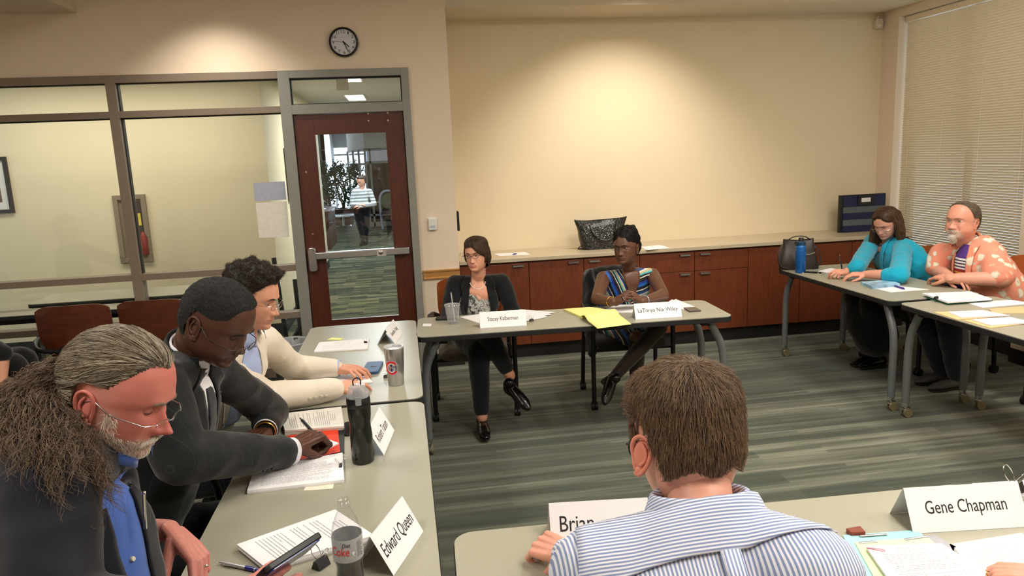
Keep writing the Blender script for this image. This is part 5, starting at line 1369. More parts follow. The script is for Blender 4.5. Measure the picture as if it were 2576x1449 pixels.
FLAT = [(8, 12, 8), (8, 14, 8), (10, 16, 10), (12, 16, 10)]

def fold_noise(co, no, amp, sc=(9, 9, 9), seed=0, ridge=True):
    out = co.copy()
    for i in range(len(co)):
        p = co[i]; a = mnoise.noise(Vector((p[0]*sc[0]+seed, p[1]*sc[1], p[2]*sc[2]))); b = mnoise.noise(Vector((p[0]*sc[0]*2.3, p[1]*sc[1]*2.3+seed, p[2]*sc[2]*2.3)))
        h = ((.5-abs(a)*1.6)*.8+b*.35) if ridge else a
        out[i] = p+no[i]*amp*h
    return out
def chain(pts, R, seg=16, ell=None, up=None): return capsule(pts, R, seg, ell, up)
def torso(pts, widths, depths, fwd):
    """pts bottom->top, lateral half-widths, forward half-depths"""
    ell = list(zip(widths, depths)); return capsule(pts, [1.0]*len(pts), 28, ell, fwd, 2) if False else _torso(pts, widths, depths, fwd)
def _torso(pts, W_, D_, fwd):
    P_ = smooth_path(pts, 5); n = len(pts); u = np.linspace(0, n-1, len(P_)); w_ = np.interp(u, range(n), W_); d_ = np.interp(u, range(n), D_)
    v, f = tube(P_, 1.0, 28, [(a, b) for a, b in zip(w_, d_)], False, True, fwd); return v, f

class Person:
    def __init__(s, label, base, name='person'):
        s.org = npa((base[0], base[1], 0)); s.root = thing(name, label, 'person', (base[0], base[1], 0)); s.skinparts = []
    def head(s, C, F, P, skin_m, roll=0, up=(0, 0, 1)):
        s.C = npa(C); s.P = P; s.Rm = head_frame(F, up, roll); s.sm = skin_m
        s.W, s.Fc, s.att, s.hv, s.hf = make_head(s.root, s.org, s.C, s.Rm, P, skin_m)
        s.hb = bvh_of(s.hv @ s.Rm.T + s.C, s.hf)
    def hp(s, p): return s.Rm @ (npa(p)*s.P.get('s', 1.0)) + s.C
    def body(s, parts, hands, voxel=.007, hvox=.0024):
        """one continuous skin: limbs+trunk+neck fused, finely modelled head and hands joined to it"""
        co, f, no = fuse(parts, voxel, 6); V = [s.W, co]; Fc = list(s.Fc)+[tuple(i+len(s.W) for i in q) for q in f]; n = len(s.W)+len(co)
        att = [list(a)+[0]*len(co) for a in s.att]
        for hp in hands:
            c2, f2, _ = fuse(hp, hvox, 3); V.append(c2); Fc += [tuple(i+n for i in q) for q in f2]; n += len(c2)
            att[0] += [0]*len(c2); att[1] += [0]*len(c2); att[2] += [.15]*len(c2)
        V = np.concatenate(V); s.bodyo = put('body', V, Fc, s.sm, s.root, s.org, attrs={'lip': att[0], 'beard': att[1], 'red': att[2]})
        for p in s.bodyo.data.polygons: pass
        return s.bodyo
    def neck(s, nb, r0=.062, r1=.060):
        k = s.P.get('neck', 1); r0 *= k; r1 *= k
        return chain([s.hp((0, -.030, -.03)), s.hp((0, -.028, -.075)), (s.hp((0, -.02, -.10))*.5+npa(nb)*.5), npa(nb)*.9+s.hp((0, -.02, -.1))*.1-npa((0, 0, .02))], [r1*.9, r1, r0*.98, r0*.85], 20)
    def garment(s, name, parts, m, voxel=.007, smooth=6, amp=.006, sc=(9, 9, 9), seed=0, ridge=True, parent=None, nt=None):
        """nt = number of leading parts that form the trunk; panels are laid on the trunk alone"""
        co, f, no = fuse(parts, voxel, smooth)
        if amp: co = fold_noise(co, no, amp, sc, seed, ridge)
        o = put(name, co, f, m, parent or s.root, s.org); full = bvh_of(co, f); s.full = full
        if nt is None: return o, (co, f), full
        c2, f2, n2 = fuse(parts[:nt], voxel, smooth)
        if amp: c2 = fold_noise(c2, n2, amp, sc, seed, ridge)
        return o, (co, f), bvh_of(c2, f2)
    def patch(s, name, bv, fr, rows, m, off=.004, nu=10, th=.002, parent=None, dist=.5, uoff=0, sub=4):
        """panel laid on a garment. fr=(C,R,U,F); rows=[(v,u0,u1)] top->bottom in the chest frame"""
        C, Rr, U, F = [npa(x) for x in fr]; rr = []
        for k in range(len(rows)-1):
            for j in range(sub):
                t = j/sub; rr.append([rows[k][i]*(1-t)+rows[k+1][i]*t for i in range(3)])
        rr.append(rows[-1]); v = []; ok = []; last = None
        for (vv, u0, u1) in rr:
            for i in range(nu+1):
                u = u0+(u1-u0)*i/nu; p = C+Rr*u+U*vv+F*dist; h = bv.ray_cast(Vector(p), Vector(-F), dist*2)
                if h[0] is not None: q = npa(h[0])+npa(h[1])*off*.6+F*off*.6; last = q; dp = np.dot(q-C, F)
                else: q = C+Rr*u+U*vv+F*(np.dot(last-C, F) if last is not None else 0)
                v.append(q); ok.append(h[0] is not None)
        f = []
        for j in range(len(rr)-1):
            for i in range(nu):
                a = j*(nu+1)+i; q = (a, a+nu+1, a+nu+2, a+1)
                if all(ok[k] for k in q): f.append(q)
        o = put(name, np.array(v), f, m, parent or s.root, s.org)
        if th: sd = o.modifiers.new('solid', 'SOLIDIFY'); sd.thickness = th; sd.offset = 1
        return o
    def collar(s, name, nb, up, F, r, m, h=.032, fall=.040, gap=22, flare=.012, parent=None, tip=.018, back=.010):
        """stand-and-fall collar around the neck"""
        up = nrm(up); F = nrm(npa(F)-up*np.dot(F, up)); Rr = np.cross(F, up); v = []; f = []; N = 36
        for i in range(N+1):
            a = math.radians(gap+(360-2*gap)*i/N); d = F*math.cos(a)+Rr*math.sin(a); fr_ = (math.cos(a)+1)/2; t = fall+tip*max(0, fr_)**6
            bt = back*(1-fr_)
            for (rr, zz) in ((r, bt-.006), (r-.002, h*.9+bt), (r+.002, h+bt+.003), (r+.006, h+bt), (r+flare+.006, h+bt-t*.5), (r+flare+.010, h+bt-t)):
                v.append(npa(nb)+d*rr*(1.0+.06*fr_)+up*zz)
        for i in range(N):
            for k in range(5): a = i*6+k; f.append((a, a+6, a+7, a+1))
        o = put(name, np.array(v), f, m, parent or s.root, s.org); sd = o.modifiers.new('solid', 'SOLIDIFY'); sd.thickness = .0016; return o
    def cuff(s, name, a, b, r0, r1, m, th=.003, parent=None, ell=None):
        a, b = npa(a), npa(b); v, f = tube([a, a*.5+b*.5, b], [r0, (r0+r1)/2, r1], 24, ell=ell, caps=False); o = put(name, np.array(v), f, m, parent or s.root, s.org)
        sd = o.modifiers.new('solid', 'SOLIDIFY'); sd.thickness = th; return o
    def glasses(s, m, lens_w=.024, lens_h=.015, r=.0009, drop=.0, fwd=0, full=True, lens=None, tilt=0, name='eyeglasses'):
        sc = s.P.get('s', 1.0); mb = MB(); ml = MB(); y0 = .101+fwd; z0 = -.003-drop
        def H(p): return s.hp(p)
        ends = {}
        for sx in (-1, 1):
            cx = sx*(lens_w+.0085); n = 28; pts = []
            for k in range(n):
                a = 2*PI*k/n; x = lens_w*np.sign(math.cos(a))*abs(math.cos(a))**.6; z = lens_h*np.sign(math.sin(a))*abs(math.sin(a))**.7
                pts.append(H((cx+x, y0-.12*(abs(cx+x)-.008)*abs(cx+x)/.06, z0+z)))
            if full: mb.tube(pts, r, 6, closed=True)
            else: mb.tube(pts[:n//2+1], r*.8, 6)
            c = np.mean(pts, axis=0); ml.add([tuple(p) for p in pts], [tuple(range(n))])
            hx = sx*(2*lens_w+.009); yb = y0-.12*abs(hx)*abs(hx)/.06
            mb.tube([H((hx, yb, z0+lens_h*.55)), H((sx*.072, yb-.012, z0+lens_h*.5)), H((sx*.0795, .03, z0+lens_h*.3+.002)), H((sx*.081, -.002, .004)), H((sx*.080, -.018, -.004)), H((sx*.079, -.026, -.022))], r*1.15, 6)
        mb.tube([H((-.009, y0+.001, z0+.003)), H((0, y0+.004, z0+.006)), H((.009, y0+.001, z0+.003))], r, 6)
        o = mb.build(name, m, s.root, org=s.org); ml.build('lens', lens or m_glass('spectacle_lens', (.96, .97, .97), .35), o, org=s.org, smooth=False); return o

def shoe(s, name, heel, toe, up, m, L=.27, w=.048, h=.075, heelh=.02, parts_only=False):
    heel, toe, up = npa(heel), npa(toe), nrm(up); d = nrm(toe-heel); up = nrm(up-d*np.dot(up, d))
    def P(a, z): return heel+d*(a*L)+up*z
    parts = [chain([P(.08, .035), P(.30, .032), P(.55, .030), P(.80, .024), P(.93, .020)], [.036, .036, w*.9, w*.85, w*.55], 16, ell=[(1, .95), (1, .9), (1, .72), (1, .52), (1, .5)], up=up),
             chain([P(.10, .05), P(.16, h)], [.036, .034], 14)]
    co, f, no = fuse(parts, .005, 3); o = put(name, co, f, m, s.root, s.org)
    mb = MB(); poly = [(-.034*.9, .0), (-.036, .10), (-.030, .35), (-w*.82, .62), (-w*.78, .82), (-w*.4, .97), (0, 1.0), (w*.4, .97), (w*.78, .82), (w*.82, .62), (.030, .35), (.036, .10), (.034*.9, .0)]
    Rr = np.cross(d, up); top = [heel+Rr*x+d*(a*L)+up*.008 for x, a in poly]; bot = [heel+Rr*x+d*(a*L)-up*(heelh if a < .33 else .003) for x, a in poly]
    n = len(poly); mb.add(top+bot, [tuple(range(n)), tuple(range(2*n-1, n-1, -1))]+[(i, n+i, n+(i+1) % n, (i+1) % n) for i in range(n)]); mb.build('sole', M['rubber'], o, org=s.org, smooth=False); return o
# ================================================================== THE PEOPLE
def cloth(name, rgb, rough=.85, var=.08, weave=900, bump=.15, sheen=.25, stretch=(1, 1, 1)):
    t = NT(name); v = t.coord('Object', stretch); c = srgb(rgb); n = t.noise(v, 6, 4)
    t.base(t.ramp(n, [(.3, tuple(x*(1-var) for x in c)), (.7, tuple(min(1, x*(1+var)) for x in c))])); t.set(rough, spec=.2, sheen=sheen)
    t.bump(t.noise(v, weave, 2), bump, .0006); return t.m
def wave_fac(t, vec, scale, bands='X', dist=0):
    w_ = t.n('ShaderNodeTexWave', wave_type='BANDS', bands_direction=bands); w_.inputs['Scale'].default_value = scale; w_.inputs['Distortion'].default_value = dist
    w_.inputs['Detail'].default_value = 0; t.l(vec, w_.inputs['Vector']); return w_.outputs['Fac']
def camdir(a, b, c): return nrm(CR*a+CU*b+CF*c)
SK_RED = skin('skin_ruddy', (200, 132, 120), (180, 96, 88), (198, 186, 172), .42)
SK_DARK = skin('skin_deep_brown', (86, 55, 42), (80, 46, 42), (40, 34, 32), .38)
SK_FAIR = skin('skin_fair', (218, 158, 130), (186, 110, 100), (120, 90, 74), .45)
SK_DARK2 = skin('skin_brown', (104, 70, 54), (98, 60, 54), (40, 34, 32), .40)
SK_PINK = skin('skin_pink', (222, 160, 136), (196, 120, 108), (205, 196, 182), .45)
PANTS_BLK = cloth('black_trouser_cloth', (20, 20, 23)); JEANS = cloth('dark_denim', (28, 32, 44)); SHOE_BLK = mat('black_shoe_leather', (16, 15, 15), .2)
GM_SILV = mat('silver_wire', (200, 200, 205), .2, 1); GM_DARK = mat('dark_frame', (34, 22, 20), .3)

def ry(p, dx=0, dy=0, dz=0): return npa(p)+npa((dx, dy, dz))
def arm_parts(sh, el, wr, r=(.062, .055, .045), ell=None):
    m1 = (npa(sh)+npa(el))/2; m2 = (npa(el)+npa(wr))/2
    return [chain([sh, m1, el], [r[0], r[0]*.93, r[1]], 18), chain([el, m2, wr], [r[1], (r[1]+r[2])/2, r[2]], 18)]
def leg_parts(hip, kn, an, r=(.085, .062, .042)):
    m1 = (npa(hip)+npa(kn))/2; m2 = npa(kn)*.6+npa(an)*.4
    return [chain([hip, m1, kn], [r[0], r[0]*.9, r[1]], 18), chain([kn, m2, an], [r[1], r[1]*.92, r[2]], 16)]
def skin_core(p, nb, pv, shs, els, wrs, kns=None, ans=None, hips=None, fwd=(1, 0, 0), w=.15, d=.09):
    """trunk and limbs under the clothes, to be fused with the neck into one body"""
    nb, pv = npa(nb), npa(pv); mid = (nb*.5+pv*.5)
    parts = [p.neck(nb, .058 if w > .13 else .050, .056 if w > .13 else .048), _torso([pv, mid, nb*.8+pv*.2, nb], [w*.7, w*.6, w*.5, w*.25], [d*.6, d*.5, d*.45, d*.3], fwd)]
    for s_, e_, w_ in zip(shs, els, wrs): parts += [chain([nb*.8+npa(s_)*.2-npa((0, 0, .05)), npa(s_)-npa((0, 0, .01))], [.03, .035], 12)]+arm_parts(s_, e_, w_, (.042, .038, .027))
    if kns:
        for h_, k_, a_ in zip(hips, kns, ans): parts += leg_parts(h_, k_, a_, (.07, .05, .036))
    return parts
def button(p, par_pos, n, r=.005, m=None):
    mb = MB(); T = Matrix.Translation(Vector(par_pos)) @ Vector(n).normalized().to_track_quat('Z', 'Y').to_matrix().to_4x4(); mb.lathe([(0, .003), (r*.8, .003), (r, .001), (r, -.002)], 12, T=T)
    return mb.build('button', m or M['white'], p.root, org=p.org)
def hand_on(p, wr, d, up, side, curls, sc=1.0, **k):
    return place(hand_parts(sc, side, curls, **k), frame_yz(d, up), npa(wr))
def fp(Rm, C, sc, q): return Rm @ (npa(q)*sc)+npa(C)

# ---------------------------------------------------------------- 1: ponytailed man, left foreground
def man_ponytail():
    p = Person('man with long curly grey ponytail, half glasses, navy blazer and blue shirt, left foreground', (-.95, 1.5))
    C = at(298, 984, D=1.47); F = camdir(.925, -.375, .05)
    P = dict(s=1.05, jaw=1.06, nose=1.42, open=-12, lo=-24, w=1.03, ears=(-1, 1), gaze=(0, -30), cheek=.002, earred=.9,
             beard=lambda v: np.clip(sstep(-v[:, 2], .048, .064)*(sstep(v[:, 1], .0, .03))*(1-.9*G(v[:, 0], .020)*G(v[:, 2]+.069, .006)) + .75*G(np.abs(v[:, 1])-.030, .016)*sstep(-v[:, 2], -.005, .02)*(np.abs(v[:, 0]) > .04), 0, 1)*.95,
             redf=lambda v: np.clip(.75*sstep(v[:, 1], .0, .05)+1.0*G(v[:, 0], .018)*G(v[:, 2]+.035, .02), 0, 1)*sstep(v[:, 1], -.03, .03))
    p.head(C, F, P, SK_RED, roll=.04)
    eyes(p.root, p.org, p.C, p.Rm, P)
    HM = hair_mat('grey_brown_long_hair', (50, 40, 32), (136, 120, 100), .45, (190, 180, 160), .6)
    HC = hair_mat('brown_grey_curls', (34, 24, 18), (112, 88, 68), .45, (140, 122, 100), .3)
    brows(p.root, p.org, p.C, p.Rm, P, hair_mat('greying_eyebrow', (110, 92, 76), (170, 156, 138)), p.hb)
    # scalp: receding, pulled straight back
    def mask(q):
        x, y, z = q.T; hl = z-(.030+1.15*np.maximum(y-.012, 0)*(1-.35*G(x, .028)))
        m_ = np.minimum(hl, .105-y)*25; low = (z+.055+.9*np.minimum(0, -y-.02))*25
        ear = 1-2.2*G(y+.008, .022)*sstep(-z, -.022, .0)*(np.abs(x) > .055)
        return np.minimum(np.minimum(m_, low+.4), ear*1.0) if False else np.minimum(np.where(y > -.035, np.minimum(hl*22, 1), np.minimum((z+.065)*30, 1)), np.where((np.abs(x) > .05) & (y > -.035) & (z < .022), -1, 1))
    th = lambda q: .0035+.004*sstep(-q[:, 1], -.04, .06)
    W, ff, wl = hair_cap(P, p.hv, p.hf, mask, th, p.C, p.Rm, p.root, p.org, HM, noise=.12, nscale=30)
    hair = put('hair', W, ff, HM, p.root, p.org)
    bv = bvh_of(W, ff); tie = p.hp((-.015, -.118, -.015))
    pts, ns = sample_surface(W, ff, 5200, 3); cen = p.hp((0, -.01, .01)); ns = [n if np.dot(n, q-cen) > 0 else -n for n, q in zip(ns, pts)]
    strands('hair_strands', pts, ns, lambda q: tie-q, .11, 8, bv, .0045, HM, hair, p.org, .00055, jit=.010, seed=2)
    # ponytail: curly mass falling back over the near shoulder
    ctrl = [p.hp((-.010, -.108, -.005)), at(150, 950, D=1.45), at(95, 1020, D=1.42), at(88, 1090, D=1.37), at(150, 1160, D=1.30)]
    tail = smooth_path(ctrl, 6); rad = np.interp(np.linspace(0, 1, len(tail)), [0, .12, .4, .75, 1], [.020, .034, .066, .078, .045])
    co, f2, no = fuse([chain(tail, list(rad*.80), 20)], .007, 3); co = fold_noise(co, no, .012, (22, 22, 22), 5)
    pony = put('ponytail', co, f2, HC, p.root, p.org)
    mb = MB(); v, f = tube([tail[0]-(tail[1]-tail[0])*.3, tail[1]], .026, 16); mb.add(v, f); mb.build('hair_tie', HM, pony, org=p.org)
    T_ = [nrm(tail[min(i+1, len(tail)-1)]-tail[max(i-1, 0)]) for i in range(len(tail))]; tl = np.array(tail)
    def flow(q): i = int(np.argmin(((tl-q)**2).sum(1))); return T_[i]+nrm(q-tl[i])*.25+np.array([0, 0, -.12])
    rs = np.random.RandomState(5); roots = []; nn = []
    for k in range(9500):
        i = min(len(tail)-1, int(rs.beta(1.1, 1.25)*len(tail))); d = rs.normal(size=3); d -= T_[i]*np.dot(d, T_[i]); d = nrm(d); roots.append(tl[i]+d*rad[i]*rs.uniform(.70, 1.04)); nn.append(d)
    strands('ponytail_curls', roots, nn, flow,   .115, 14, None, 0, HC, pony, p.org, .00048, curl=.0075, cfreq=1.05, grav=.5, jit=.10, seed=9, clump=26)
    # beard: short white strands along jaw, moustache
    bm = hair_mat('white_beard', (216, 206, 190), (250, 244, 232), .5); bz = p.att[1][:len(p.hv)]
    fsel = [f for f in p.hf if min(bz[i] for i in f) > .30]
    Wh = p.hv @ p.Rm.T + p.C; bp, bn = sample_surface(Wh, fsel, 2600, 4); bn = [n if np.dot(n, q-p.C) > 0 else -n for n, q in zip(bn, bp)]
    dn = -(p.Rm[:, 2]*.8)+p.Rm[:, 1]*.3
    strands('beard', bp, bn, lambda q: dn, .013, 4, p.hb, .003, bm, p.root, p.org, .00030, jit=.35, seed=6)
    mo = [p.hp((-.027, .083, -.070)), p.hp((-.017, .095, -.0585)), p.hp((0, .1, -.0555)), p.hp((.017, .095, -.0585)), p.hp((.027, .083, -.070))]
    mr, mn = [], []
    for k in range(700):
        t = rs.uniform(0, 4); i = min(3, int(t)); q = mo[i]*(1-(t-i))+mo[i+1]*(t-i)+rs.normal(size=3)*.0022; mr.append(q); mn.append(p.Rm[:, 1])
    strands('moustache', mr, mn, lambda q: -p.Rm[:, 2]*.7+p.Rm[:, 0]*(1.2*np.sign(np.dot(q-p.C, p.Rm[:, 0])))+p.Rm[:, 1]*.25, .011, 4, None, 0, bm, p.root, p.org, .0003, jit=.2, seed=8)
    # glasses, low on the nose
    p.glasses(GM_SILV, .021, .0095, .0010, drop=.014, fwd=.010, full=False)
    # posture
    nb = at(274, 1104, D=1.50); pv = npa((-1.00, 1.50, .52)); shR = at(108, 1218, D=1.31); shL = nb+npa((-.10, .19, -.10))
    elR = at(130, 1560, D=1.18); wrR = at(545, 1560, D=1.30); elL = npa((-.92, 1.93, .83)); wrL = at(425, 1335, D=1.76)
    hips = [(-.96, 1.39, .50), (-.96, 1.62, .50)]; kns = [(-.52, 1.36, .50), (-.52, 1.68, .50)]; ans = [(-.50, 1.34, .10), (-.50, 1.70, .10)]
    hL = hand_on(p, wrL+npa((.02, -.01, -.005)), at(492, 1400, D=1.72)-wrL+npa((0, 0, -.01)), nrm(CR*.75+CU*.35-CF*.15), 1, [(34, 46, 26), (40, 50, 28), (44, 52, 28), (46, 52, 30)], 1.0, thumb=(25, 45, 8, 14), fat=1.15)
    phc = at(722, 1408, D=1.36)
    hR = hand_on(p, wrR, at(700, 1462, D=1.34)-wrR, CU*.25-CF*.9+CR*.1, 1, [(24, 40, 22)]*4, .98, thumb=(35, 10, 10, 10))
    p.body(skin_core(p, nb, pv, [shR, shL], [elR, elL], [wrR, wrL], kns, ans, hips, (1, 0, 0), .19, .13), [hL, hR])
    NAVY = cloth('navy_blazer_wool', (15, 17, 28), .9, .15, 700, .25)
    fw = (1, 0, .0); belly = npa((-.74, 1.52, .86))
    parts = [_torso([pv+npa((-.0, 0, -.02)), npa((-.84, 1.50, .70)), npa((-.76, 1.50, .88)), npa((-.735, 1.50, 1.02)), (nb*.6+npa((-.80, 1.50, 1.10))*.4), nb+npa((-.02, 0, -.015))], [.20, .21, .21, .20, .15, .072], [.16, .20, .20, .165, .11, .06], fw),
             chain([nb+npa((-.02, -.03, -.025)), shR], [.062, .088], 18), chain([nb+npa((-.02, .03, -.03)), shL], [.062, .08], 18)]
    parts += arm_parts(shR, elR, wrR, (.088, .078, .058))+arm_parts(shL, elL, (elL*.45+wrL*.55), (.080, .070, .054))
    g, (co, f), bj = p.garment('blazer', parts, NAVY, .008, 6, .011, (7, 7, 9), 2, nt=3)
    BLUE = cloth('blue_oxford_shirt', (70, 102, 178), .8, .12, 600, .25)
    DBL = cloth('dark_blue_lining', (26, 36, 78))
    cf = (npa((-.76, 1.50, .90)), nrm((-.30, -.95, 0)), npa((.02, 0, .995)), nrm((.95, -.30, -.03)))
    sh = p.patch('shirt_front', bj, cf, [(.26, -.05, .05), (.18, -.04, .052), (.06, -.03, .054), (-.08, -.026, .056), (-.22, -.035, .06), (-.34, -.05, .07)], BLUE, .005, 10, .002)
    for vv in (.10, .0, -.10, -.20):
        h = bj.ray_cast(Vector(cf[0]+cf[1]*.018+cf[2]*vv+cf[3]*.5), Vector(-cf[3]), 1)
        if h[0]: button(p, h[0]+h[1]*.009, h[1], .0055, mat('pale_shirt_button', (214, 206, 190), .3))
    p.patch('lapel', bj, cf, [(.22, .04, .065), (.15, .045, .11), (.06, .046, .115), (-.08, .050, .085), (-.30, .06, .085)], NAVY, .010, 6, .004)
    p.patch('lapel', bj, cf, [(.22, -.06, -.035), (.15, -.10, -.035), (.06, -.10, -.03), (-.08, -.07, -.026), (-.30, -.07, -.045)], NAVY, .010, 6, .004)
    upn = nrm(p.hp((0, -.02, -.09))-nb+npa((0, 0, .06)))
    p.collar('shirt_collar', nb+npa((.0, 0, -.004)), (.40, 0, 1), (1, -.15, 0), .066, BLUE, .030, .036, 20, .006, g, .018, .018)
    p.collar('blazer_collar', nb+npa((-.012, 0, -.02)), upn, F, .080, NAVY, .036, .05, 88, .012, g, .0, .010)
    pc = sh; pen_a = at(362, 1240, D=1.44); pen_b = at(366, 1330, D=1.44)
    mb = MB(); mb.tube([pen_a, pen_b], .0035, 8); mb.sphere(tuple(pen_a), .0042); mb.build('pocket_pen', M['chrome'], g, org=p.org)
    p.garment('trousers', [chain([ry(h, 0, 0, .0), k], [.105, .08], 16) for h, k in zip(hips, kns)]+[chain([k, a], [.08, .058], 16) for k, a in zip(kns, ans)]+[ellipsoid(pv, (.17, .21, .12))], PANTS_BLK, .010, 4, .006)
    for a in ans: shoe(p, 'shoe', ry(a, -.06, 0, -.077), ry(a, .2, 0, -.077), (0, 0, 1), SHOE_BLK)
    # ring on the resting hand
    hd = nrm(at(492, 1400, D=1.72)-wrL+npa((0, 0, -.01))); Rh = frame_yz(hd, nrm(CR*.75+CU*.35-CF*.15)); rc = Rh @ npa((-.0095, .108, -.009))*.98+wrL+npa((.02, -.01, -.005))
    ax = Rh @ npa((0, math.cos(.75), -math.sin(.75))); mb = MB(); pts = []
    a1 = nrm(np.cross(ax, (0, 0, 1))); a2 = np.cross(ax, a1)
    for k in range(20): a = 2*PI*k/20; pts.append(rc+(a1*math.cos(a)+a2*math.sin(a))*.0100)
    mb.tube(pts, .0016, 6, closed=True); mb.build('ring', M['chrome'], p.root, org=p.org)
    # the device held in the right hand: its own thing
    t = thing('tablet_phone', 'black and blue cased phone held by the ponytailed man', 'phone', tuple(at(722, 1405, D=1.36)))
    a_, b_ = at(660, 1449, D=1.33), at(786, 1366, D=1.42); d = nrm(b_-a_); n = nrm(CU*.80-CR*.53+CF*.30); n = nrm(n-d*np.dot(n, d)); Rr = np.cross(d, n)
    T = Matrix([[d[0], Rr[0], n[0], 0], [d[1], Rr[1], n[1], 0], [d[2], Rr[2], n[2], 0], [0, 0, 0, 1]]); L = float(np.linalg.norm(b_-a_))+.012
    mb = MB(); mb.prism(rrect(L, .080, .012), -.006, .006, T=T); mb.build('case', M['black'], t, bevel=.002)
    mb = MB(); mb.prism(rrect(L*.9, .074, .01), -.0085, -.0062, T=T); mb.build('screen_face', mat('blue_lit_screen', (36, 62, 140), .2), t, smooth=False)
    return p

# ---------------------------------------------------------------- 2: man in dark suit
def man_suit():
    p = Person('bald-browed man in a dark pinstriped suit writing with a black pen over an orange folder', (-.98, 2.38))
    C = at(546, 806, D=2.24); F = camdir(.845, -.53, -.06)
    P = dict(s=1.10, neck=1.16, jaw=1.1, nose=1.0, open=-14, lo=-24, w=1.02, cheek=.003, gaze=(0, -30), fold=1.2, earred=0)
    p.head(C, F, P, SK_DARK, roll=.02); eyes(p.root, p.org, p.C, p.Rm, P)
    HM = hair_mat('short_salt_pepper_hair', (30, 30, 30), (64, 64, 62), .9, (105, 108, 106), .35)
    def mask(q):
        x, y, z = q.T; hl = z-(.030+.50*np.maximum(y-.02, 0)+2.2*np.maximum(y-.055, 0)*(1-.45*G(x, .03)))
        m_ = np.where(y > -.03, hl*30, (z+.058)*30); return np.minimum(np.minimum(m_, 1), np.where((np.abs(x) > .05) & (y > -.036) & (z < .02), -1, 1))
    W, ff, wl = hair_cap(P, p.hv, p.hf, mask, lambda q: .0050+0*q[:, 0], p.C, p.Rm, p.root, p.org, HM, noise=.5, nscale=120)
    hair = put('hair', W, ff, HM, p.root, p.org); pts, ns = sample_surface(W, ff, 5000, 3); ns = [n if np.dot(n, q-p.C) > 0 else -n for n, q in zip(ns, pts)]
    strands('hair_strands', pts, ns, lambda q: (1, .2, .1), .006, 4, None, 0, HM, hair, p.org, .00045, curl=.0012, cfreq=1.6, jit=1.2, seed=2)
    brows(p.root, p.org, p.C, p.Rm, P, HM, p.hb)
    p.glasses(GM_DARK, .022, .011, .0012, drop=.020, fwd=.012)
    nb = at(486, 884, D=2.30); pv = npa((-1.00, 2.38, .52)); shR = at(395, 965, D=2.14); shL = nb+npa((.01, .17, -.115))
    elR = at(455, 1150, D=2.13); wrR = at(728, 1136, Z=.792); elL = at(682, 1036, Z=.80); wrL = at(668, 1082, Z=.79)
    hips = [(-.98, 2.27, .50), (-.98, 2.50, .50)]; kns = [(-.54, 2.25, .50), (-.54, 2.55, .50)]; ans = [(-.52, 2.24, .10), (-.52, 2.56, .10)]
    hdirR = nrm(at(800, 1105, Z=.80)-wrR); hR = hand_on(p, wrR+hdirR*.012+npa((0, 0, .012)), hdirR+npa((0, .1, .05)), (-.15, -.30, .95), 1, [(60, 82, 40), (66, 84, 46), (72, 86, 50), (74, 86, 50)], 1.10, thumb=(16, 44, 2, 10), fat=1.25)
    hdL = nrm(at(622, 1112, Z=.79)-wrL); hL = hand_on(p, wrL, hdL, (.1, .1, 1), 1, [(25, 35, 20)]*4, 1.05, thumb=(30, 20, 15, 15))
    p.body(skin_core(p, nb, pv, [shR, shL], [elR, elL], [wrR, wrL], kns, ans, hips, (1, 0, 0), .17, .11), [hR, hL])
    t = NT('charcoal_pinstripe'); v = t.coord('Object'); wv = wave_fac(t, v, 14, 'Y'); st = t.ramp(wv, [(.985, (0, 0, 0)), (.998, (1, 1, 1))]); n = t.noise(v, 7, 4)
    b = t.ramp(n, [(.3, srgb((21, 23, 25))), (.7, srgb((32, 34, 36)))]); t.base(t.mix(t.math('MULTIPLY', st, .09), b, srgb((110, 112, 116)))); t.set(.85, spec=.2, sheen=.2); t.bump(t.noise(v, 800, 2), .2, .0006); SUIT = t.m
    parts = [_torso([pv, npa((-.92, 2.38, .72)), npa((-.85, 2.38, .88)), npa((-.78, 2.37, 1.0)), nb*.5+npa((-.80, 2.37, 1.07))*.5, nb+npa((-.02, 0, -.03))], [.19, .20, .205, .20, .16, .075], [.15, .175, .17, .14, .10, .058], (1, 0, .1)),
             chain([nb+npa((-.02, -.03, -.04)), shR], [.06, .082], 18), chain([nb+npa((-.01, .03, -.045)), shL], [.055, .07], 18)]
    cR = wrR-nrm(wrR-elR)*.035; cL = wrL-nrm(wrL-elL)*.03
    parts += arm_parts(shR, elR, cR, (.088, .080, .054))+arm_parts(shL, elL, cL, (.072, .066, .052))
    g, (co, f), bj = p.garment('suit_jacket', parts, SUIT, .008, 6, .010, (7, 7, 9), 4, nt=3)
    WH = cloth('white_shirt_cotton', (236, 234, 240), .75)
    p.cuff('shirt_cuff', cR-nrm(wrR-elR)*.005, wrR+nrm(wrR-elR)*.012, .043, .045, WH, .002); p.cuff('shirt_cuff', cL, wrL+nrm(wrL-elL)*.006, .040, .041, WH, .002)
    cf = (npa((-.77, 2.37, .99)), nrm((-.34, -.94, 0)), nrm((.18, 0, .98)), nrm((.92, -.34, -.18)))
    sh = p.patch('shirt_front', bj, cf, [(.15, -.035, .035), (.05, -.035, .03), (-.06, -.02, .02), (-.15, -.004, .004)], WH, .004, 8, .002)
    p.patch('necktie', bj, cf, [(.14, -.018, .018), (.11, -.015, .015), (.04, -.028, .028), (-.06, -.03, .03), (-.14, -.02, .02)], cloth('charcoal_tie', (46, 48, 54), .6), .009, 6, .004)
    p.patch('lapel', bj, cf, [(.17, .03, .06), (.10, .04, .11), (.03, .04, .105), (-.08, .02, .06), (-.16, .005, .02)], SUIT, .009, 6, .004)
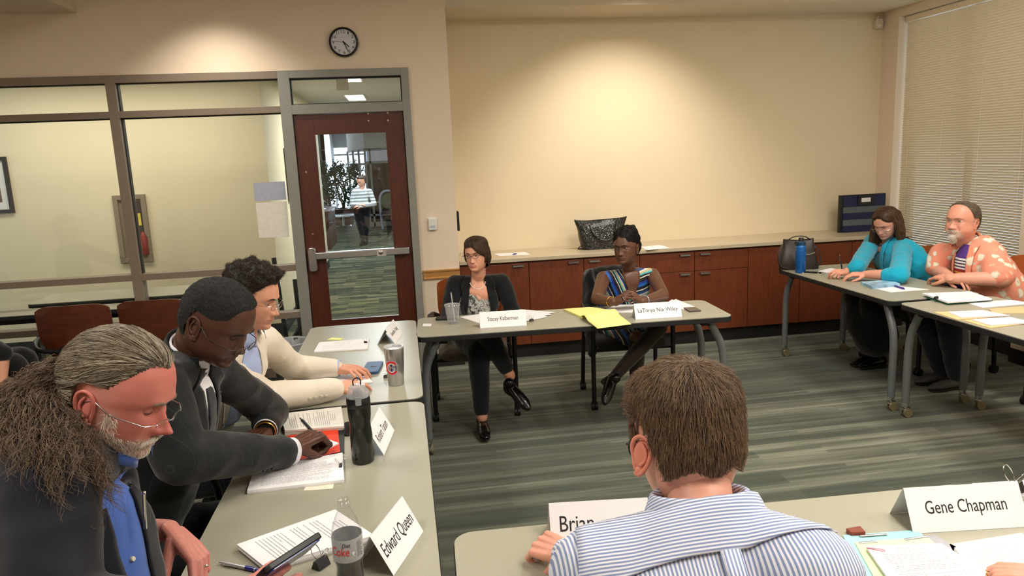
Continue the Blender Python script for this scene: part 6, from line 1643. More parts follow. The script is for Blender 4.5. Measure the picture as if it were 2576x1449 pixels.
    p.patch('lapel', bj, cf, [(.17, -.06, -.03), (.10, -.11, -.04), (.03, -.105, -.04), (-.08, -.06, -.02), (-.16, -.02, -.005)], SUIT, .009, 6, .004)
    p.patch('pocket_square', bj, cf, [(.03, -.150, -.115), (.015, -.155, -.105), (.0, -.15, -.11)], cloth('patterned_silk', (150, 158, 172), .5, .6, 30), .010, 6, .003)
    upn = nrm(p.hp((0, -.02, -.09))-nb+npa((0, 0, .06)))
    p.collar('shirt_collar', nb+upn*.010, upn, F, .064, WH, .028, .034, 16, .004, g, .02, .0)
    p.collar('jacket_collar', nb+npa((-.006, 0, -.018)), upn, F, .074, SUIT, .052, .066, 40, .010, g, .0, .014)
    # watch, ring, cufflink
    mb = MB(); ax = nrm(wrL-elL); v, f = tube([wrL+ax*.006, wrL+ax*.018], .034, 24, caps=False); mb.add(v, f); o = mb.build('wristwatch', mat('gold_metal', (214, 172, 84), .25, 1), p.root, org=p.org); o.modifiers.new('s', 'SOLIDIFY').thickness = .004
    mb = MB(); q = cR+nrm(wrR-elR)*.03+nrm(npa((-.1, -1, .0)))*.045; mb.sphere(tuple(q), .005); mb.build('cufflink', M['chrome'], p.root, org=p.org)
    for k in range(3):
        h = p.full.find_nearest(Vector(cR-nrm(wrR-elR)*(.02+.02*k)+npa((.0, -.07, -.035))));
        if h[0]: button(p, h[0]+h[1]*.002, h[1], .006, M['black'])
    p.garment('trousers', [chain([h, k], [.10, .078], 16) for h, k in zip(hips, kns)]+[chain([k, a], [.078, .056], 16) for k, a in zip(kns, ans)]+[ellipsoid(pv, (.16, .19, .12))], SUIT, .010, 4, .006)
    for a in ans: shoe(p, 'shoe', ry(a, -.06, 0, -.077), ry(a, .2, 0, -.077), (0, 0, 1), SHOE_BLK)
    pen('pen', 'thick black pen in the hand of the man in the dark suit', at(815, 1118, Z=TZ+.012), at(757, 1054, Z=TZ+.10), M['black'], M['black'], .006)
    return p

# ---------------------------------------------------------------- 3: man in cream jacket
def man_cream():
    p = Person('man with dark curly hair and glasses in a cream jacket over a light blue shirt', (-.98, 3.08))
    C = at(633, 748, D=2.86); F = camdir(.965, -.235, -.04)
    P = dict(s=1.04, jaw=1.0, nose=1.12, open=6, lo=-24, w=.98, gaze=(0, -18), fold=.5, iris=(70, 60, 45), beard=lambda v: .22*sstep(-v[:, 2], .02, .06)*sstep(v[:, 1], -.02, .02))
    p.head(C, F, P, SK_FAIR, roll=.0); eyes(p.root, p.org, p.C, p.Rm, P)
    HM = hair_mat('dark_curly_hair', (26, 21, 18), (66, 54, 44), .5, (120, 108, 96), .2)
    def mask(q):
        x, y, z = q.T; hl = z-(.010+1.05*np.maximum(y-.012, 0)*(1-.2*G(x, .03)))
        m_ = np.where(y > -.02, hl*30, (z+.058)*30); side = np.where((np.abs(x) > .05) & (y > -.03) & (y < .012) & (z < .012), -1, 1)
        return np.minimum(np.minimum(m_, 1), side)
    th = lambda q: .006+.020*sstep(q[:, 2], .03, .09)+.008*sstep(q[:, 1], .02, .09)*sstep(q[:, 2], .05, .08)
    W, ff, wl = hair_cap(P, p.hv, p.hf, mask, th, p.C, p.Rm, p.root, p.org, HM, noise=.55, nscale=55)
    hair = put('hair', W, ff, HM, p.root, p.org); pts, ns = sample_surface(W, ff, 6000, 3); ns = [n if np.dot(n, q-p.C) > 0 else -n for n, q in zip(ns, pts)]
    strands('hair_strands', pts, ns, lambda q: p.Rm[:, 1]*.6+nrm(q-p.C)*.8, .017, 8, None, 0, HM, hair, p.org, .0005, curl=.0030, cfreq=1.1, jit=.5, seed=2)
    brows(p.root, p.org, p.C, p.Rm, P, HM, p.hb); p.glasses(GM_SILV, .022, .012, .0008, drop=.004, fwd=.005)
    nb = at(612, 846, D=2.93); pv = npa((-.98, 3.08, .52)); shR = nb+npa((-.10, -.16, -.06)); shL = nb+npa((.04, .19, -.075))
    elR = at(668, 1000, Z=.80); wrR = at(850, 978, Z=.785); elL = at(738, 925, Z=.80); wrL = at(852, 926, Z=.785)
    hips = [(-.96, 2.98, .50), (-.96, 3.2, .50)]; kns = [(-.54, 2.98, .50), (-.54, 3.25, .50)]; ans = [(-.52, 2.97, .10), (-.52, 3.27, .10)]
    dR = nrm(at(925, 950, Z=.785)-wrR); dL = nrm(at(920, 932, Z=.785)-wrL)
    hR = hand_on(p, wrR, dR, (-.1, -.25, 1), 1, [(18, 24, 16), (26, 34, 20), (34, 44, 26), (38, 48, 28)], 1.0, thumb=(42, 22, 14, 12))
    hL = hand_on(p, wrL, dL, (0, -.1, 1), -1, [(22, 34, 20), (28, 42, 24), (34, 48, 26), (38, 50, 28)], 1.0, thumb=(36, 22, 14, 12))
    p.body(skin_core(p, nb, pv, [shR, shL], [elR, elL], [wrR, wrL], kns, ans, hips, (1, 0, 0), .15, .10), [hR, hL])
    CREAM = cloth('cream_linen_jacket', (228, 216, 200), .85, .05, 600, .3)
    parts = [_torso([pv, npa((-.90, 3.04, .72)), npa((-.80, 3.01, .88)), npa((-.72, 2.99, .98)), nb+npa((-.02, 0, -.02))], [.165, .165, .175, .165, .068], [.12, .13, .125, .110, .055], (.9, -.42, .1)),
             chain([nb+npa((-.02, -.02, -.04)), shR], [.055, .076], 18), chain([nb+npa((-.01, .03, -.04)), shL], [.055, .074], 18)]
    cR = wrR-nrm(wrR-elR)*.02; cL = wrL-nrm(wrL-elL)*.02
    parts += arm_parts(shR, elR, cR, (.076, .066, .048))+arm_parts(shL, elL, cL, (.072, .062, .045))
    g, (co, f), bj = p.garment('jacket', parts, CREAM, .007, 6, .009, (8, 8, 10), 7, nt=3)
    LB = cloth('light_blue_shirt', (172, 188, 228), .8, .1)
    p.cuff('shirt_cuff', cR, wrR+nrm(wrR-elR)*.006, .037, .037, LB, .002); p.cuff('shirt_cuff', cL, wrL+nrm(wrL-elL)*.006, .036, .036, LB, .002)
    cf = (npa((-.71, 2.975, .93)), nrm((-.50, -.86, 0)), nrm((.08, 0, .99)), nrm((.86, -.50, -.08)))
    p.patch('shirt_front', bj, cf, [(.14, -.04, .05), (.05, -.045, .06), (-.05, -.045, .06), (-.16, -.05, .055), (-.22, -.05, .055)], LB, .009, 10, .002)
    p.patch('lapel', bj, cf, [(.14, .05, .09), (.07, .07, .125), (0, .072, .12), (-.12, .06, .085), (-.20, .05, .06)], CREAM, .010, 6, .004)
    p.patch('lapel', bj, cf, [(.14, -.09, -.05), (.07, -.12, -.05), (0, -.115, -.05), (-.12, -.085, -.045), (-.20, -.06, -.05)], CREAM, .010, 6, .004)
    upn = nrm(p.hp((0, -.02, -.09))-nb+npa((0, 0, .06)))
    p.collar('shirt_collar', nb+upn*.012, upn, F, .060, LB, .034, .044, 26, .012, g, .026, .012); p.collar('jacket_collar', nb+npa((-.008, 0, -.015)), upn, F, .068, CREAM, .034, .046, 60, .012, g, 0, .01)
    for k in range(4):
        h = p.full.find_nearest(Vector(cR-nrm(wrR-elR)*(.02+.022*k)+npa((.0, -.075, -.012))))
        if h[0]: button(p, h[0]+h[1]*.002, h[1], .007, mat('cream_button', (206, 196, 178), .4))
    p.garment('trousers', [chain([h, k], [.09, .07], 16) for h, k in zip(hips, kns)]+[chain([k, a], [.07, .052], 16) for k, a in zip(kns, ans)]+[ellipsoid(pv, (.15, .18, .11))], JEANS, .010, 4, .005)
    for a in ans: shoe(p, 'shoe', ry(a, -.06, 0, -.077), ry(a, .2, 0, -.077), (0, 0, 1), SHOE_BLK)
    return p

def stripes_mat():
    t = NT('striped_silk_dress'); v = t.coord('Object'); sp = t.n('ShaderNodeSeparateXYZ'); t.l(v, sp.inputs[0])
    # wearer-left panel bands run across, wearer-right panel bands run down the cross-over
    w1 = t.math('ADD', t.math('MULTIPLY', sp.outputs[2], 6.4), t.math('MULTIPLY', sp.outputs[0], -1.0))
    w2 = t.math('ADD', t.math('MULTIPLY', sp.outputs[0], 8.5), t.math('MULTIPLY', sp.outputs[2], 3.4))
    sel = t.math('GREATER_THAN', sp.outputs[0], .03); m = t.math('ADD', t.math('MULTIPLY', w1, sel), t.math('MULTIPLY', w2, t.math('SUBTRACT', 1.0, sel)))
    m = t.math('ADD', m, t.math('MULTIPLY', t.noise(v, 5, 2), .12)); fr = t.math('FRACT', m)
    cols = [(0, (16, 18, 24)), (.13, (36, 110, 196)), (.24, (30, 60, 170)), (.33, (16, 18, 24)), (.50, (230, 226, 214)), (.54, (16, 18, 24)), (.62, (60, 176, 180)), (.68, (190, 176, 140)), (.76, (230, 226, 214)), (.80, (30, 70, 130)), (.90, (16, 18, 24)), (.95, (220, 216, 206))]
    t.base(t.ramp(fr, [(p_, srgb(c)) for p_, c in cols], 'CONSTANT')); t.set(.6, sheen=.1); return t.m
def seated_lower(p, pv, hips, kns, ans, m, r=(.10, .078, .055), shoes=True, shoe_m=None, toes=None, pel=(.16, .15, .11), name='trousers', amp=.005):
    o = p.garment(name, [chain([h, k], [r[0], r[1]], 16) for h, k in zip(hips, kns)]+[chain([k, a], [r[1], r[2]], 16) for k, a in zip(kns, ans)]+[ellipsoid(pv, pel)], m, .009, 4, amp)
    return o
# ---------------------------------------------------------------- 4: woman in black cardigan
def woman_cardigan():
    p = Person('woman with brown bob, glasses and pearl necklace, black cardigan over a black and white patterned top', (.42, 4.95))
    p.root['label'] = 'woman with short brown hair, glasses, pearls and a black cardigan, legs crossed'
    C = at(1199, 641, Y=4.86); F = nrm((-.45, -.89, .02))
    P = dict(s=.96, jaw=.95, nose=.92, open=13, lo=-22, w=.97, gaze=(22, 2), fold=.8, iris=(86, 70, 50), brow=.001, ears=(-1, 1))
    p.head(C, F, P, SK_FAIR, roll=-.05); eyes(p.root, p.org, p.C, p.Rm, P)
    HM = hair_mat('brown_bob_hair', (44, 31, 24), (104, 82, 60), .4)
    def mask(q):
        x, y, z = q.T      # parting on her right; fringe swept to her left
        fr = z-(.058-.55*np.maximum(0, -x-.0)-.004+.0*x)+.0
        hl = z-np.where(x < .02, .060-1.1*np.maximum(0, -x-.005), .060-.25*(x-.02))
        side = np.where(np.abs(x) > .060, (z+.055)*30, -1); back = (z+.095)*30
        return np.where(y > .03, np.minimum(hl*40, 1), np.where(y > -.005, np.maximum(np.minimum(hl*40, 1), side), np.minimum(back, 1)))
    th = lambda q: .007+.014*sstep(-q[:, 2], -.06, .04)*sstep(-q[:, 1], -.03, .01)+.010*sstep(q[:, 2], .05, .1)
    W, ff, wl = hair_cap(P, p.hv, p.hf, mask, th, p.C, p.Rm, p.root, p.org, HM, noise=.12, nscale=28)
    hair = put('hair', W, ff, HM, p.root, p.org); bv = bvh_of(W, ff)
    pts, ns = sample_surface(W, ff, 3600, 3); ns = [n if np.dot(n, q-p.C) > 0 else -n for n, q in zip(ns, pts)]; part = p.hp((-.02, .03, .125))
    def fl(q):
        l = p.Rm.T @ (q-p.C); d = nrm(q-part); return d*.8+(-p.Rm[:, 2])*(.7 if l[1] < .03 else .35)+p.Rm[:, 0]*(-.5 if (l[1] > .03 and l[0] < .05 and l[0] > -.09) else 0)*-1*(-1)
    strands('hair_strands', pts, ns, fl, .07, 7, bv, .0035, HM, hair, p.org, .00055, jit=.08, seed=2)
    brows(p.root, p.org, p.C, p.Rm, P, mat('brown_brow', (70, 50, 38), .8), p.hb)
    p.glasses(GM_DARK, .0215, .0115, .0014, drop=-.001, fwd=.003)
    nb = at(1203, 702, Y=4.93); pv = npa((.42, 4.99, .56)); shR = at(1144, 715, Y=4.93); shL = at(1263, 710, Y=4.93)
    elR = at(1128, 792, Y=4.86); wrR = at(1160, 806, Y=4.66); elL = at(1293, 790, Y=4.90); wrL = at(1255, 830, Y=4.66)
    hips = [(.34, 4.95, .54), (.52, 4.95, .54)]; k1 = npa((.41, 4.50, .52)); k2 = npa((.47, 4.47, .64)); a1 = at(1213, 1050, Y=4.42); a2 = at(1283, 945, Y=4.46)
    hips = [hips[0], hips[1]]; kns = [k1, k2]; kns = [k1, k2]; ans = [a1, a2]
    hR = hand_on(p, wrR, npa((.6, -.6, -.1)), (0, 0, 1), -1, RELAX, .9); hL = hand_on(p, wrL, npa((-.7, -.5, -.2)), (0, 0, 1), 1, RELAX, .9)
    p.body(skin_core(p, nb, pv, [shR, shL], [elR, elL], [wrR, wrL], kns, ans, hips, (0, -1, 0), .12, .08)+[_torso([npa((.43, 4.95, nb[2]-.18)), nb-npa((0, 0, .08)), nb-npa((0, 0, .01))], [.12, .13, .06], [.095, .085, .05], (0, -1, 0))], [hR, hL])
    t = NT('black_white_floral_top'); v = t.coord('Object'); n = t.noise(v, 34, 4, .6, 2.2); vo = t.n('ShaderNodeTexVoronoi'); vo.inputs['Scale'].default_value = 26; t.l(v, vo.inputs['Vector'])
    t.base(t.ramp(t.math('ADD', n, t.math('MULTIPLY', vo.outputs['Distance'], .25)), [(.44, srgb((24, 24, 26))), (.56, srgb((60, 60, 62))), (.62, srgb((200, 198, 188))), (.74, srgb((120, 120, 116)))])); t.set(.6); TOP = t.m
    TP = [npa((.42, 4.99, .54)), npa((.425, 4.96, .66)), npa((.43, 4.94, nb[2]-.19)), npa((nb[0]-.01, 4.94, nb[2]-.10))]
    mid = nb+npa((0, 0, -.045))
    o, cf_, bt = p.garment('blouse', [_torso(TP, [.15, .145, .155, .12], [.115, .115, .125, .085], (0, -1, 0))], TOP, .006, 4, .004, (12, 12, 12), 3)
    BLK = cloth('black_knit_cardigan', (20, 21, 24), .9)
    parts = [_torso(TP+[mid+npa((0, .015, 0)), nb+npa((0, .018, -.008))], [.165, .160, .172, .165, .12, .060], [.118, .118, .125, .095, .075, .05], (0, -1, 0)),
             chain([nb+npa((0, .012, -.02)), shR], [.042, .062], 16), chain([nb+npa((0, .012, -.02)), shL], [.042, .062], 16)]
    back = [([tuple(npa(q)+npa((0, .022, 0))) for q in v_], f_) for v_, f_ in parts[:1]]
    g, _, bj = p.garment('cardigan', back+parts[1:]+arm_parts(shR, elR, wrR, (.062, .052, .036))+arm_parts(shL, elL, wrL, (.062, .052, .036)), BLK, .007, 5, .007, (9, 9, 11), 6)
    cf = (npa((nb[0]-.01, 4.93, nb[2]-.115)), npa((1, 0, 0)), npa((0, .05, 1)), npa((0, -1, 0)))
    # V of skin and patterned top, framed by the cardigan fronts
    p.patch('top_front', bj, cf, [(.085, -.038, .042), (.04, -.075, .07), (-.05, -.095, .085), (-.20, -.12, .10), (-.33, -.13, .11)], TOP, .008, 14, .002)
    sk = p.patch('neckline', bj, cf, [(.135, -.04, .04), (.11, -.05, .055), (.06, -.045, .052), (.02, -.024, .03), (-.02, -.003, .005)], SK_FAIR, .012, 8, .001)
    p.patch('cardigan_front', bj, cf, [(.135, -.085, -.045), (.10, -.12, -.05), (.03, -.12, -.062), (-.05, -.13, -.075), (-.2, -.15, -.11)], BLK, .018, 6, .004)
    p.patch('cardigan_front', bj, cf, [(.135, .045, .085), (.10, .05, .12), (.03, .058, .12), (-.05, .07, .13), (-.2, .09, .15)], BLK, .018, 6, .004)
    # pearls
    mb = MB()
    for k in range(15):
        a = -1.25+2.5*k/14; x = .055*math.sin(a); z = .045-.062*math.cos(a)+.045; h = bj.ray_cast(Vector(cf[0]+npa((x, -.4, z+.03))), Vector((0, 1, 0)), 1)
        if h[0]: mb.sphere(tuple(npa(h[0])+npa((0, -.024, 0))), .0046, nu=10, nv=8)
    mb.build('pearl_necklace', mat('pearl', (240, 226, 214), .25, 0, .03), p.root, org=p.org)
    mb = MB(); mb.sphere(tuple(p.hp((.080, -.006, -.052))), .006); mb.build('earring', mat('pearl', (240, 226, 214), .25), p.root, org=p.org)
    seated_lower(p, pv, hips, kns, [a1*.88+k1*.12, a2*.80+k2*.20], PANTS_BLK, (.095, .072, .05))
    shoe(p, 'shoe', a1+npa((0, .06, -.075)), a1+npa((0, -.15, -.085)), (0, 0, 1), SHOE_BLK, .24, .042)
    d = at(1325, 990, Y=4.33)-a2; shoe(p, 'shoe', a2+npa((-.02, .02, -.07)), a2+npa((-.02, .02, -.07))+nrm(d)*.2, nrm(k2-a2), SHOE_BLK, .24, .042)
# ---------------------------------------------------------------- 5: woman in striped dress
def woman_dress():
    p = Person('dark-skinned woman in a sleeveless blue striped dress with rimless glasses, hands together', (1.47, 4.9))
    C = at(1574, 622, Y=4.76); F = nrm((-.64, -.76, .03))
    P = dict(s=1.0, jaw=.98, nose=1.0, open=12, lo=-20, w=.98, gaze=(12, 4), fold=.8, iris=(40, 28, 22), earred=0)
    p.head(C, F, P, SK_DARK2, roll=-.06); eyes(p.root, p.org, p.C, p.Rm, P)
    HM = hair_mat('black_swept_hair', (12, 10, 9), (36, 28, 25), .75)
    def mask(q):
        x, y, z = q.T; hl = z-(.076-.80*np.maximum(0, np.abs(x)-.012)+.006*np.sin(x*160)); m_ = np.where(y > -.01, hl*14, (z+.06)*30)
        return np.minimum(np.minimum(m_, 1), np.where((np.abs(x) > .05) & (y > -.035) & (y < .02) & (z < .018), -1, 1))
    th = lambda q: .006+.022*sstep(q[:, 2], .06, .11)+.014*sstep(-q[:, 1], .0, .08)
    W, ff, wl = hair_cap(P, p.hv, p.hf, mask, th, p.C, p.Rm, p.root, p.org, HM, noise=.6, nscale=48)
    hair = put('hair', W, ff, HM, p.root, p.org); bv = bvh_of(W, ff); bun = p.hp((.02, -.125, -.03))
    pts, ns = sample_surface(W, ff, 3000, 3); ns = [n if np.dot(n, q-p.C) > 0 else -n for n, q in zip(ns, pts)]
    strands('hair_strands', pts, ns, lambda q: bun-q, .07, 7, bv, .003, HM, hair, p.org, .0005, jit=.02, seed=2)
    co, f, no = fuse([ellipsoid(p.hp((.03, -.115, -.055)), (.045, .042, .036)), ellipsoid(p.hp((.05, -.12, -.085)), (.03, .03, .028))], .006, 3); co = fold_noise(co, no, .012, (40, 40, 40), 3); put('hair_bun', co, f, HM, p.root, p.org)
    brows(p.root, p.org, p.C, p.Rm, P, mat('black_brow', (22, 16, 14), .8), p.hb); p.glasses(GM_DARK, .0215, .011, .0009, drop=.003, fwd=.004)
    nb = at(1584, 678, Y=4.84); pv = npa((1.49, 4.96, .56)); shR = at(1518, 696, Y=4.85); shL = at(1641, 688, Y=4.86)
    elR = at(1502, 770, Y=4.62); wrR = at(1544, 760, Y=4.44); elL = at(1668, 752, Y=4.60); wrL = at(1615, 758, Y=4.42)
    elR[2] = max(elR[2], .78); elL[2] = max(elL[2], .78)
    hips = [(1.40, 4.92, .54), (1.58, 4.92, .54)]; k1 = npa((1.60, 4.46, .60)); k2 = npa((1.46, 4.50, .52)); a1 = at(1548, 945, Y=4.40); a2 = at(1600, 985, Y=4.62)
    hips2 = [hips[1], hips[0]]; kns = [k1, k2]; ans = [a1, a2]
    hR = hand_on(p, wrR, at(1578, 752, Y=4.38)-wrR+npa((0, 0, .02)), (-.3, -.5, .8), -1, [(30, 50, 30)]*4, .92, thumb=(30, 30, 15, 15)); hL = hand_on(p, wrL, at(1582, 742, Y=4.39)-wrL+npa((0, 0, .02)), (.3, -.5, .8), 1, [(30, 50, 30)]*4, .92, thumb=(30, 30, 15, 15))
    core = [p.neck(nb, .050, .048), _torso([pv, npa((1.49, 4.92, .70)), npa((1.51, 4.90, nb[2]-.17)), nb+npa((-.01, .02, -.07)), nb], [.11, .10, .115, .10, .05], [.07, .07, .075, .06, .045], (0, -1, 0))]
    for s_, e_, w_ in ((shR, elR, wrR), (shL, elL, wrL)): core += [chain([nb*.7+s_*.3-npa((0, 0, .03)), s_-npa((0, 0, .012))], [.036, .052], 16)]+arm_parts(s_-npa((0, 0, .012)), e_, w_, (.050, .042, .026))
    for h_, k_, a_ in zip(hips2, kns, ans): core += leg_parts(h_, k_, a_, (.075, .056, .034))
    p.body(core, [hR, hL], .006)
    DR = stripes_mat()
    TP = [npa((1.49, 4.97, .54)), npa((1.49, 4.93, .66)), npa((1.51, 4.90, nb[2]-.19)), npa((nb[0]-.01, 4.87, nb[2]-.10)), nb+npa((0, .012, -.05)), nb+npa((0, .02, -.022))]
    o, _, bt = p.garment('dress', [_torso(TP, [.165, .155, .168, .165, .135, .09], [.12, .118, .128, .108, .085, .055], (0, -1, 0)), chain([nb*.6+shR*.4-npa((0, 0, .02)), shR*.85+nb*.15-npa((0, 0, .02))], [.042, .056], 14), chain([nb*.6+shL*.4-npa((0, 0, .02)), shL*.85+nb*.15-npa((0, 0, .02))], [.042, .056], 14),
            chain([hips[0], k2*.85+npa(hips[0])*.15], [.10, .078], 16), chain([hips[1], k1*.85+npa(hips[1])*.15], [.10, .078], 16)], DR, .006, 4, .005, (9, 9, 12), 3)
    cf = (npa((nb[0]-.01, 4.86, nb[2]-.12)), npa((1, 0, 0)), npa((0, .05, 1)), npa((0, -1, 0)))
    p.patch('neckline', bt, cf, [(.13, -.045, .045), (.10, -.058, .06), (.06, -.05, .056), (.01, -.034, .04), (-.04, -.016, .02), (-.075, -.002, .003)], SK_DARK2, .010, 8, .001)
    mb = MB(); mb.sphere(tuple(p.hp((.080, .0, -.048))), .004); mb.build('earring', mat('pearl', (240, 226, 214), .25), p.root, org=p.org)
    for nm, w_, e_, r_, m_ in (('bracelet', wrR, elR, .031, mat('gold_metal', (214, 172, 84), .25, 1)), ('wristwatch', wrL, elL, .031, M['pensilver'])):
        ax = nrm(w_-e_); c_ = w_-ax*.035; a1_ = nrm(np.cross(ax, (0, 0, 1))); a2_ = np.cross(ax, a1_); mb = MB(); mb.tube([c_+(a1_*math.cos(k)+a2_*math.sin(k))*r_ for k in np.linspace(0, 2*PI, 25)[:-1]], .0035, 6, closed=True); mb.build(nm, m_, p.root, org=p.org)
    hl_ = a1+nrm(a1-k1)*.05; shoe(p, 'shoe', hl_+npa((.01, .05, 0)), hl_+npa((-.07, -.10, -.10)), nrm(k1-a1)+npa((0, 0, .3)), SHOE_BLK, .22, .038, heelh=.05)
    p.garment('tights', [chain([k_*.9+npa(h_)*.1, k_, k_*.6+a_*.4, a_], [.062, .059, .054, .037], 16) for h_, k_, a_ in zip(hips2, kns, ans)], cloth('sheer_dark_tights', (44, 32, 28), .6, .05), .007, 4, 0); shoe(p, 'shoe', a2+npa((0, .05, -.06)), a2+npa((.02, -.14, -.07)), (0, 0, 1), SHOE_BLK, .23, .040)
    # black jacket hung over her chair back
    JK = cloth('black_jacket_cloth', (18, 18, 20), .9)
    j = thing('jacket', 'black jacket draped over the chair of the woman in the striped dress', 'jacket', (1.30, 5.0, 0)); co, f, no = fuse([chain([(1.30, 5.10, .84), (1.285, 5.02, .60), (1.25, 4.86, .36)], [.07, .085, .05], 14, ell=(.6, 1.1), up=(0, -1, 0)), chain([(1.34, 5.12, .86), (1.64, 5.14, .87)], [.05, .05], 12)], .009, 3); co = fold_noise(co, no, .014, (12, 12, 8), 2); put('jacket_cloth', co, f, JK, j, (1.30, 5.0, 0))
    pen('pen', 'dark pen held between the fingers of the woman in the striped dress', at(1572, 760, Y=4.36), at(1562, 744, Y=4.33), M['ink'], M['ink'], .004)
# ---------------------------------------------------------------- 6: woman in turquoise
def woman_turquoise():
    p = Person('woman with shoulder-length brown hair in a turquoise jacket, looking down and writing', (3.86, 5.04))
    C = at(2229, 560, D=5.66); F = nrm((-.80, -.36, -.42))
    P = dict(s=1.0, jaw=.98, nose=.95, open=-8, lo=-24, w=1.0, gaze=(0, -30), fold=.9)
    p.head(C, F, P, SK_PINK, roll=.02); eyes(p.root, p.org, p.C, p.Rm, P)
    HM = hair_mat('brown_shoulder_hair', (52, 36, 26), (120, 88, 58), .42)
    def mask(q):
        x, y, z = q.T; hl = z-(.074-.75*np.maximum(0, np.abs(x)-.015)); side = np.where(np.abs(x) > .052, (z+.075)*30, -1)
        return np.where(y > .03, np.minimum(hl*40, 1), np.where(y > -.005, np.maximum(np.minimum(hl*40, 1), side), np.minimum((z+.10)*30, 1)))
    th = lambda q: .012+.022*sstep(-q[:, 2], -.05, .06)*(1-.5*sstep(q[:, 1], .0, .04))
    W, ff, wl = hair_cap(P, p.hv, p.hf, mask, th, p.C, p.Rm, p.root, p.org, HM, noise=.12, nscale=26)
    # long lengths falling straight down at both sides and the back
    dv = []
    parts = []
    for a, r_, l_ in ((-100, .032, .15), (-125, .038, .18), (-150, .042, .19), (180, .044, .19), (150, .044, .20), (125, .042, .21), (100, .036, .20), (78, .026, .18)):
        a_ = math.radians(a); q = p.hp((.068*math.sin(a_), -.012+.075*math.cos(a_), .0)); out = nrm(q-p.hp((0, -.012, 0))); e = q+out*.042+npa((0, 0, -l_)); parts.append(chain([q+npa((0, 0, .03)), (q+e)/2+out*.006, e], [r_*.9, r_, r_*.62], 14))
    co, f, no = fuse(parts, .006, 5); co = fold_noise(co, no, .006, (30, 30, 5), 3); hair = put('hair', np.concatenate([W, co]), list(ff)+[tuple(i+len(W) for i in q) for q in f], HM, p.root, p.org)
    allv = np.concatenate([W, co]); allf = list(ff)+[tuple(i+len(W) for i in q) for q in f]; bv = bvh_of(allv, allf)
    pts, ns = sample_surface(allv, allf, 4200, 3); ns = [n if np.dot(n, q-p.C) > -.02 else -n for n, q in zip(ns, pts)]; top = p.hp((0, .0, .13))
    strands('hair_strands', pts, ns, lambda q: (p.Rm[:, 0]*np.sign(np.dot(q-p.C, p.Rm[:, 0])+.004)*1.1-p.Rm[:, 1]*.5-p.Rm[:, 2]*.35) if (np.dot(q-p.C, p.Rm[:, 1]) > .015 and np.dot(q-p.C, p.Rm[:, 2]) > .03) else nrm(q-top)*.5+npa((0, 0, -.9)), .08, 7, bv, .003, HM, hair, p.org, .0006, jit=.06, seed=2)
    brows(p.root, p.org, p.C, p.Rm, P, mat('brown_brow', (70, 50, 38), .8), p.hb); p.glasses(GM_SILV, .022, .013, .0010, drop=.010, fwd=.006)
    nb = at(2230, 603, D=5.78); pv = npa((3.92, 5.10, .56)); shR = nb+npa((.0, .17, -.045)); shL = nb+npa((.02, -.17, -.045))
    elR = at(2155, 672, Z=.82); wrR = at(2128, 684, Z=.785); elL = at(2262, 692, Z=.80); wrL = at(2175, 690, Z=.785)
    hips = [(3.90, 5.20, .54), (3.90, 5.0, .54)]; kns = [(3.50, 5.18, .52), (3.50, 4.99, .53)]; ans = [at(2190, 885, Y=5.06), at(2212, 872, Y=4.98)]
    hR = hand_on(p, wrR, npa((-.9, -.2, .05)), (0, -.4, 1), 1, WRITE, .93); hL = hand_on(p, wrL, npa((-.85, .35, .0)), (.1, -.2, 1), -1, RELAX, .93)
    core = skin_core(p, nb, pv, [shR, shL], [elR, elL], [wrR, wrL], kns, ans, hips, (-1, 0, 0), .13, .09)+arm_parts(elR*.6+wrR*.4, elR*.4+wrR*.6, wrR, (.036, .034, .026))+arm_parts(elL*.8+wrL*.2, elL*.5+wrL*.5, wrL, (.040, .038, .027))
    p.body(core, [hR, hL], .006)
    TQ = cloth('turquoise_linen', (20, 164, 196), .8, .10, 500, .3); TP = [npa((3.92, 5.10, .54)), npa((3.87, 5.08, .68)), npa((3.81, 5.07, .79)), npa((nb[0]+.04, nb[1], nb[2]-.11)), nb+npa((.02, 0, -.045)), nb+npa((.01, 0, -.012))]
    parts = [_torso(TP, [.18, .175, .175, .165, .12, .058], [.14, .14, .14, .115, .08, .05], (-1, 0, 0)), chain([nb+npa((.01, .02, -.04)), shR], [.05, .07], 16), chain([nb+npa((.01, -.02, -.04)), shL], [.05, .072], 16)]
    parts += [chain([shR, elR], [.066, .060], 16), chain([elR, elR*.8+wrR*.2], [.060, .054], 16), chain([shL, elL], [.068, .066], 16), chain([elL, elL*.72+wrL*.28], [.066, .058], 16)]
    g, _, bj = p.garment('jacket', parts, TQ, .007, 5, .009, (9, 9, 10), 8, nt=1)
    cf = (npa((nb[0]+.04, nb[1], nb[2]-.10)), npa((0, 1, 0)), npa((.05, 0, 1)), npa((-1, 0, 0)))
    p.patch('blouse_front', bj, cf, [(.06, -.07, .06), (-.02, -.07, .06), (-.2, -.08, .07), (-.3, -.08, .07)], cloth('teal_blouse', (16, 142, 168), .7), .006, 10, .002)
    p.patch('neckline', bj, cf, [(.15, -.05, .05), (.10, -.058, .055), (.04, -.05, .045), (.01, -.03, .028)], SK_PINK, .011, 8, .001)
    for sg in (-1, 1): p.patch('jacket_front', bj, cf, [(.15, *sorted((sg*.05, sg*.085))), (.05, *sorted((sg*.06, sg*.11))), (-.1, *sorted((sg*.07, sg*.11))), (-.3, *sorted((sg*.08, sg*.12)))], TQ, .016, 6, .004)
    mb = MB()
    for k in range(11):
        a = -1.2+2.4*k/10; h = bj.ray_cast(Vector(cf[0]+npa((-.4, .05*math.sin(a), .10-.055*math.cos(a)+.01))), Vector((1, 0, 0)), 1)
        if h[0]: mb.sphere(tuple(npa(h[0])+npa((-.014, 0, 0))), (.004, .009, .008), nu=8, nv=6)
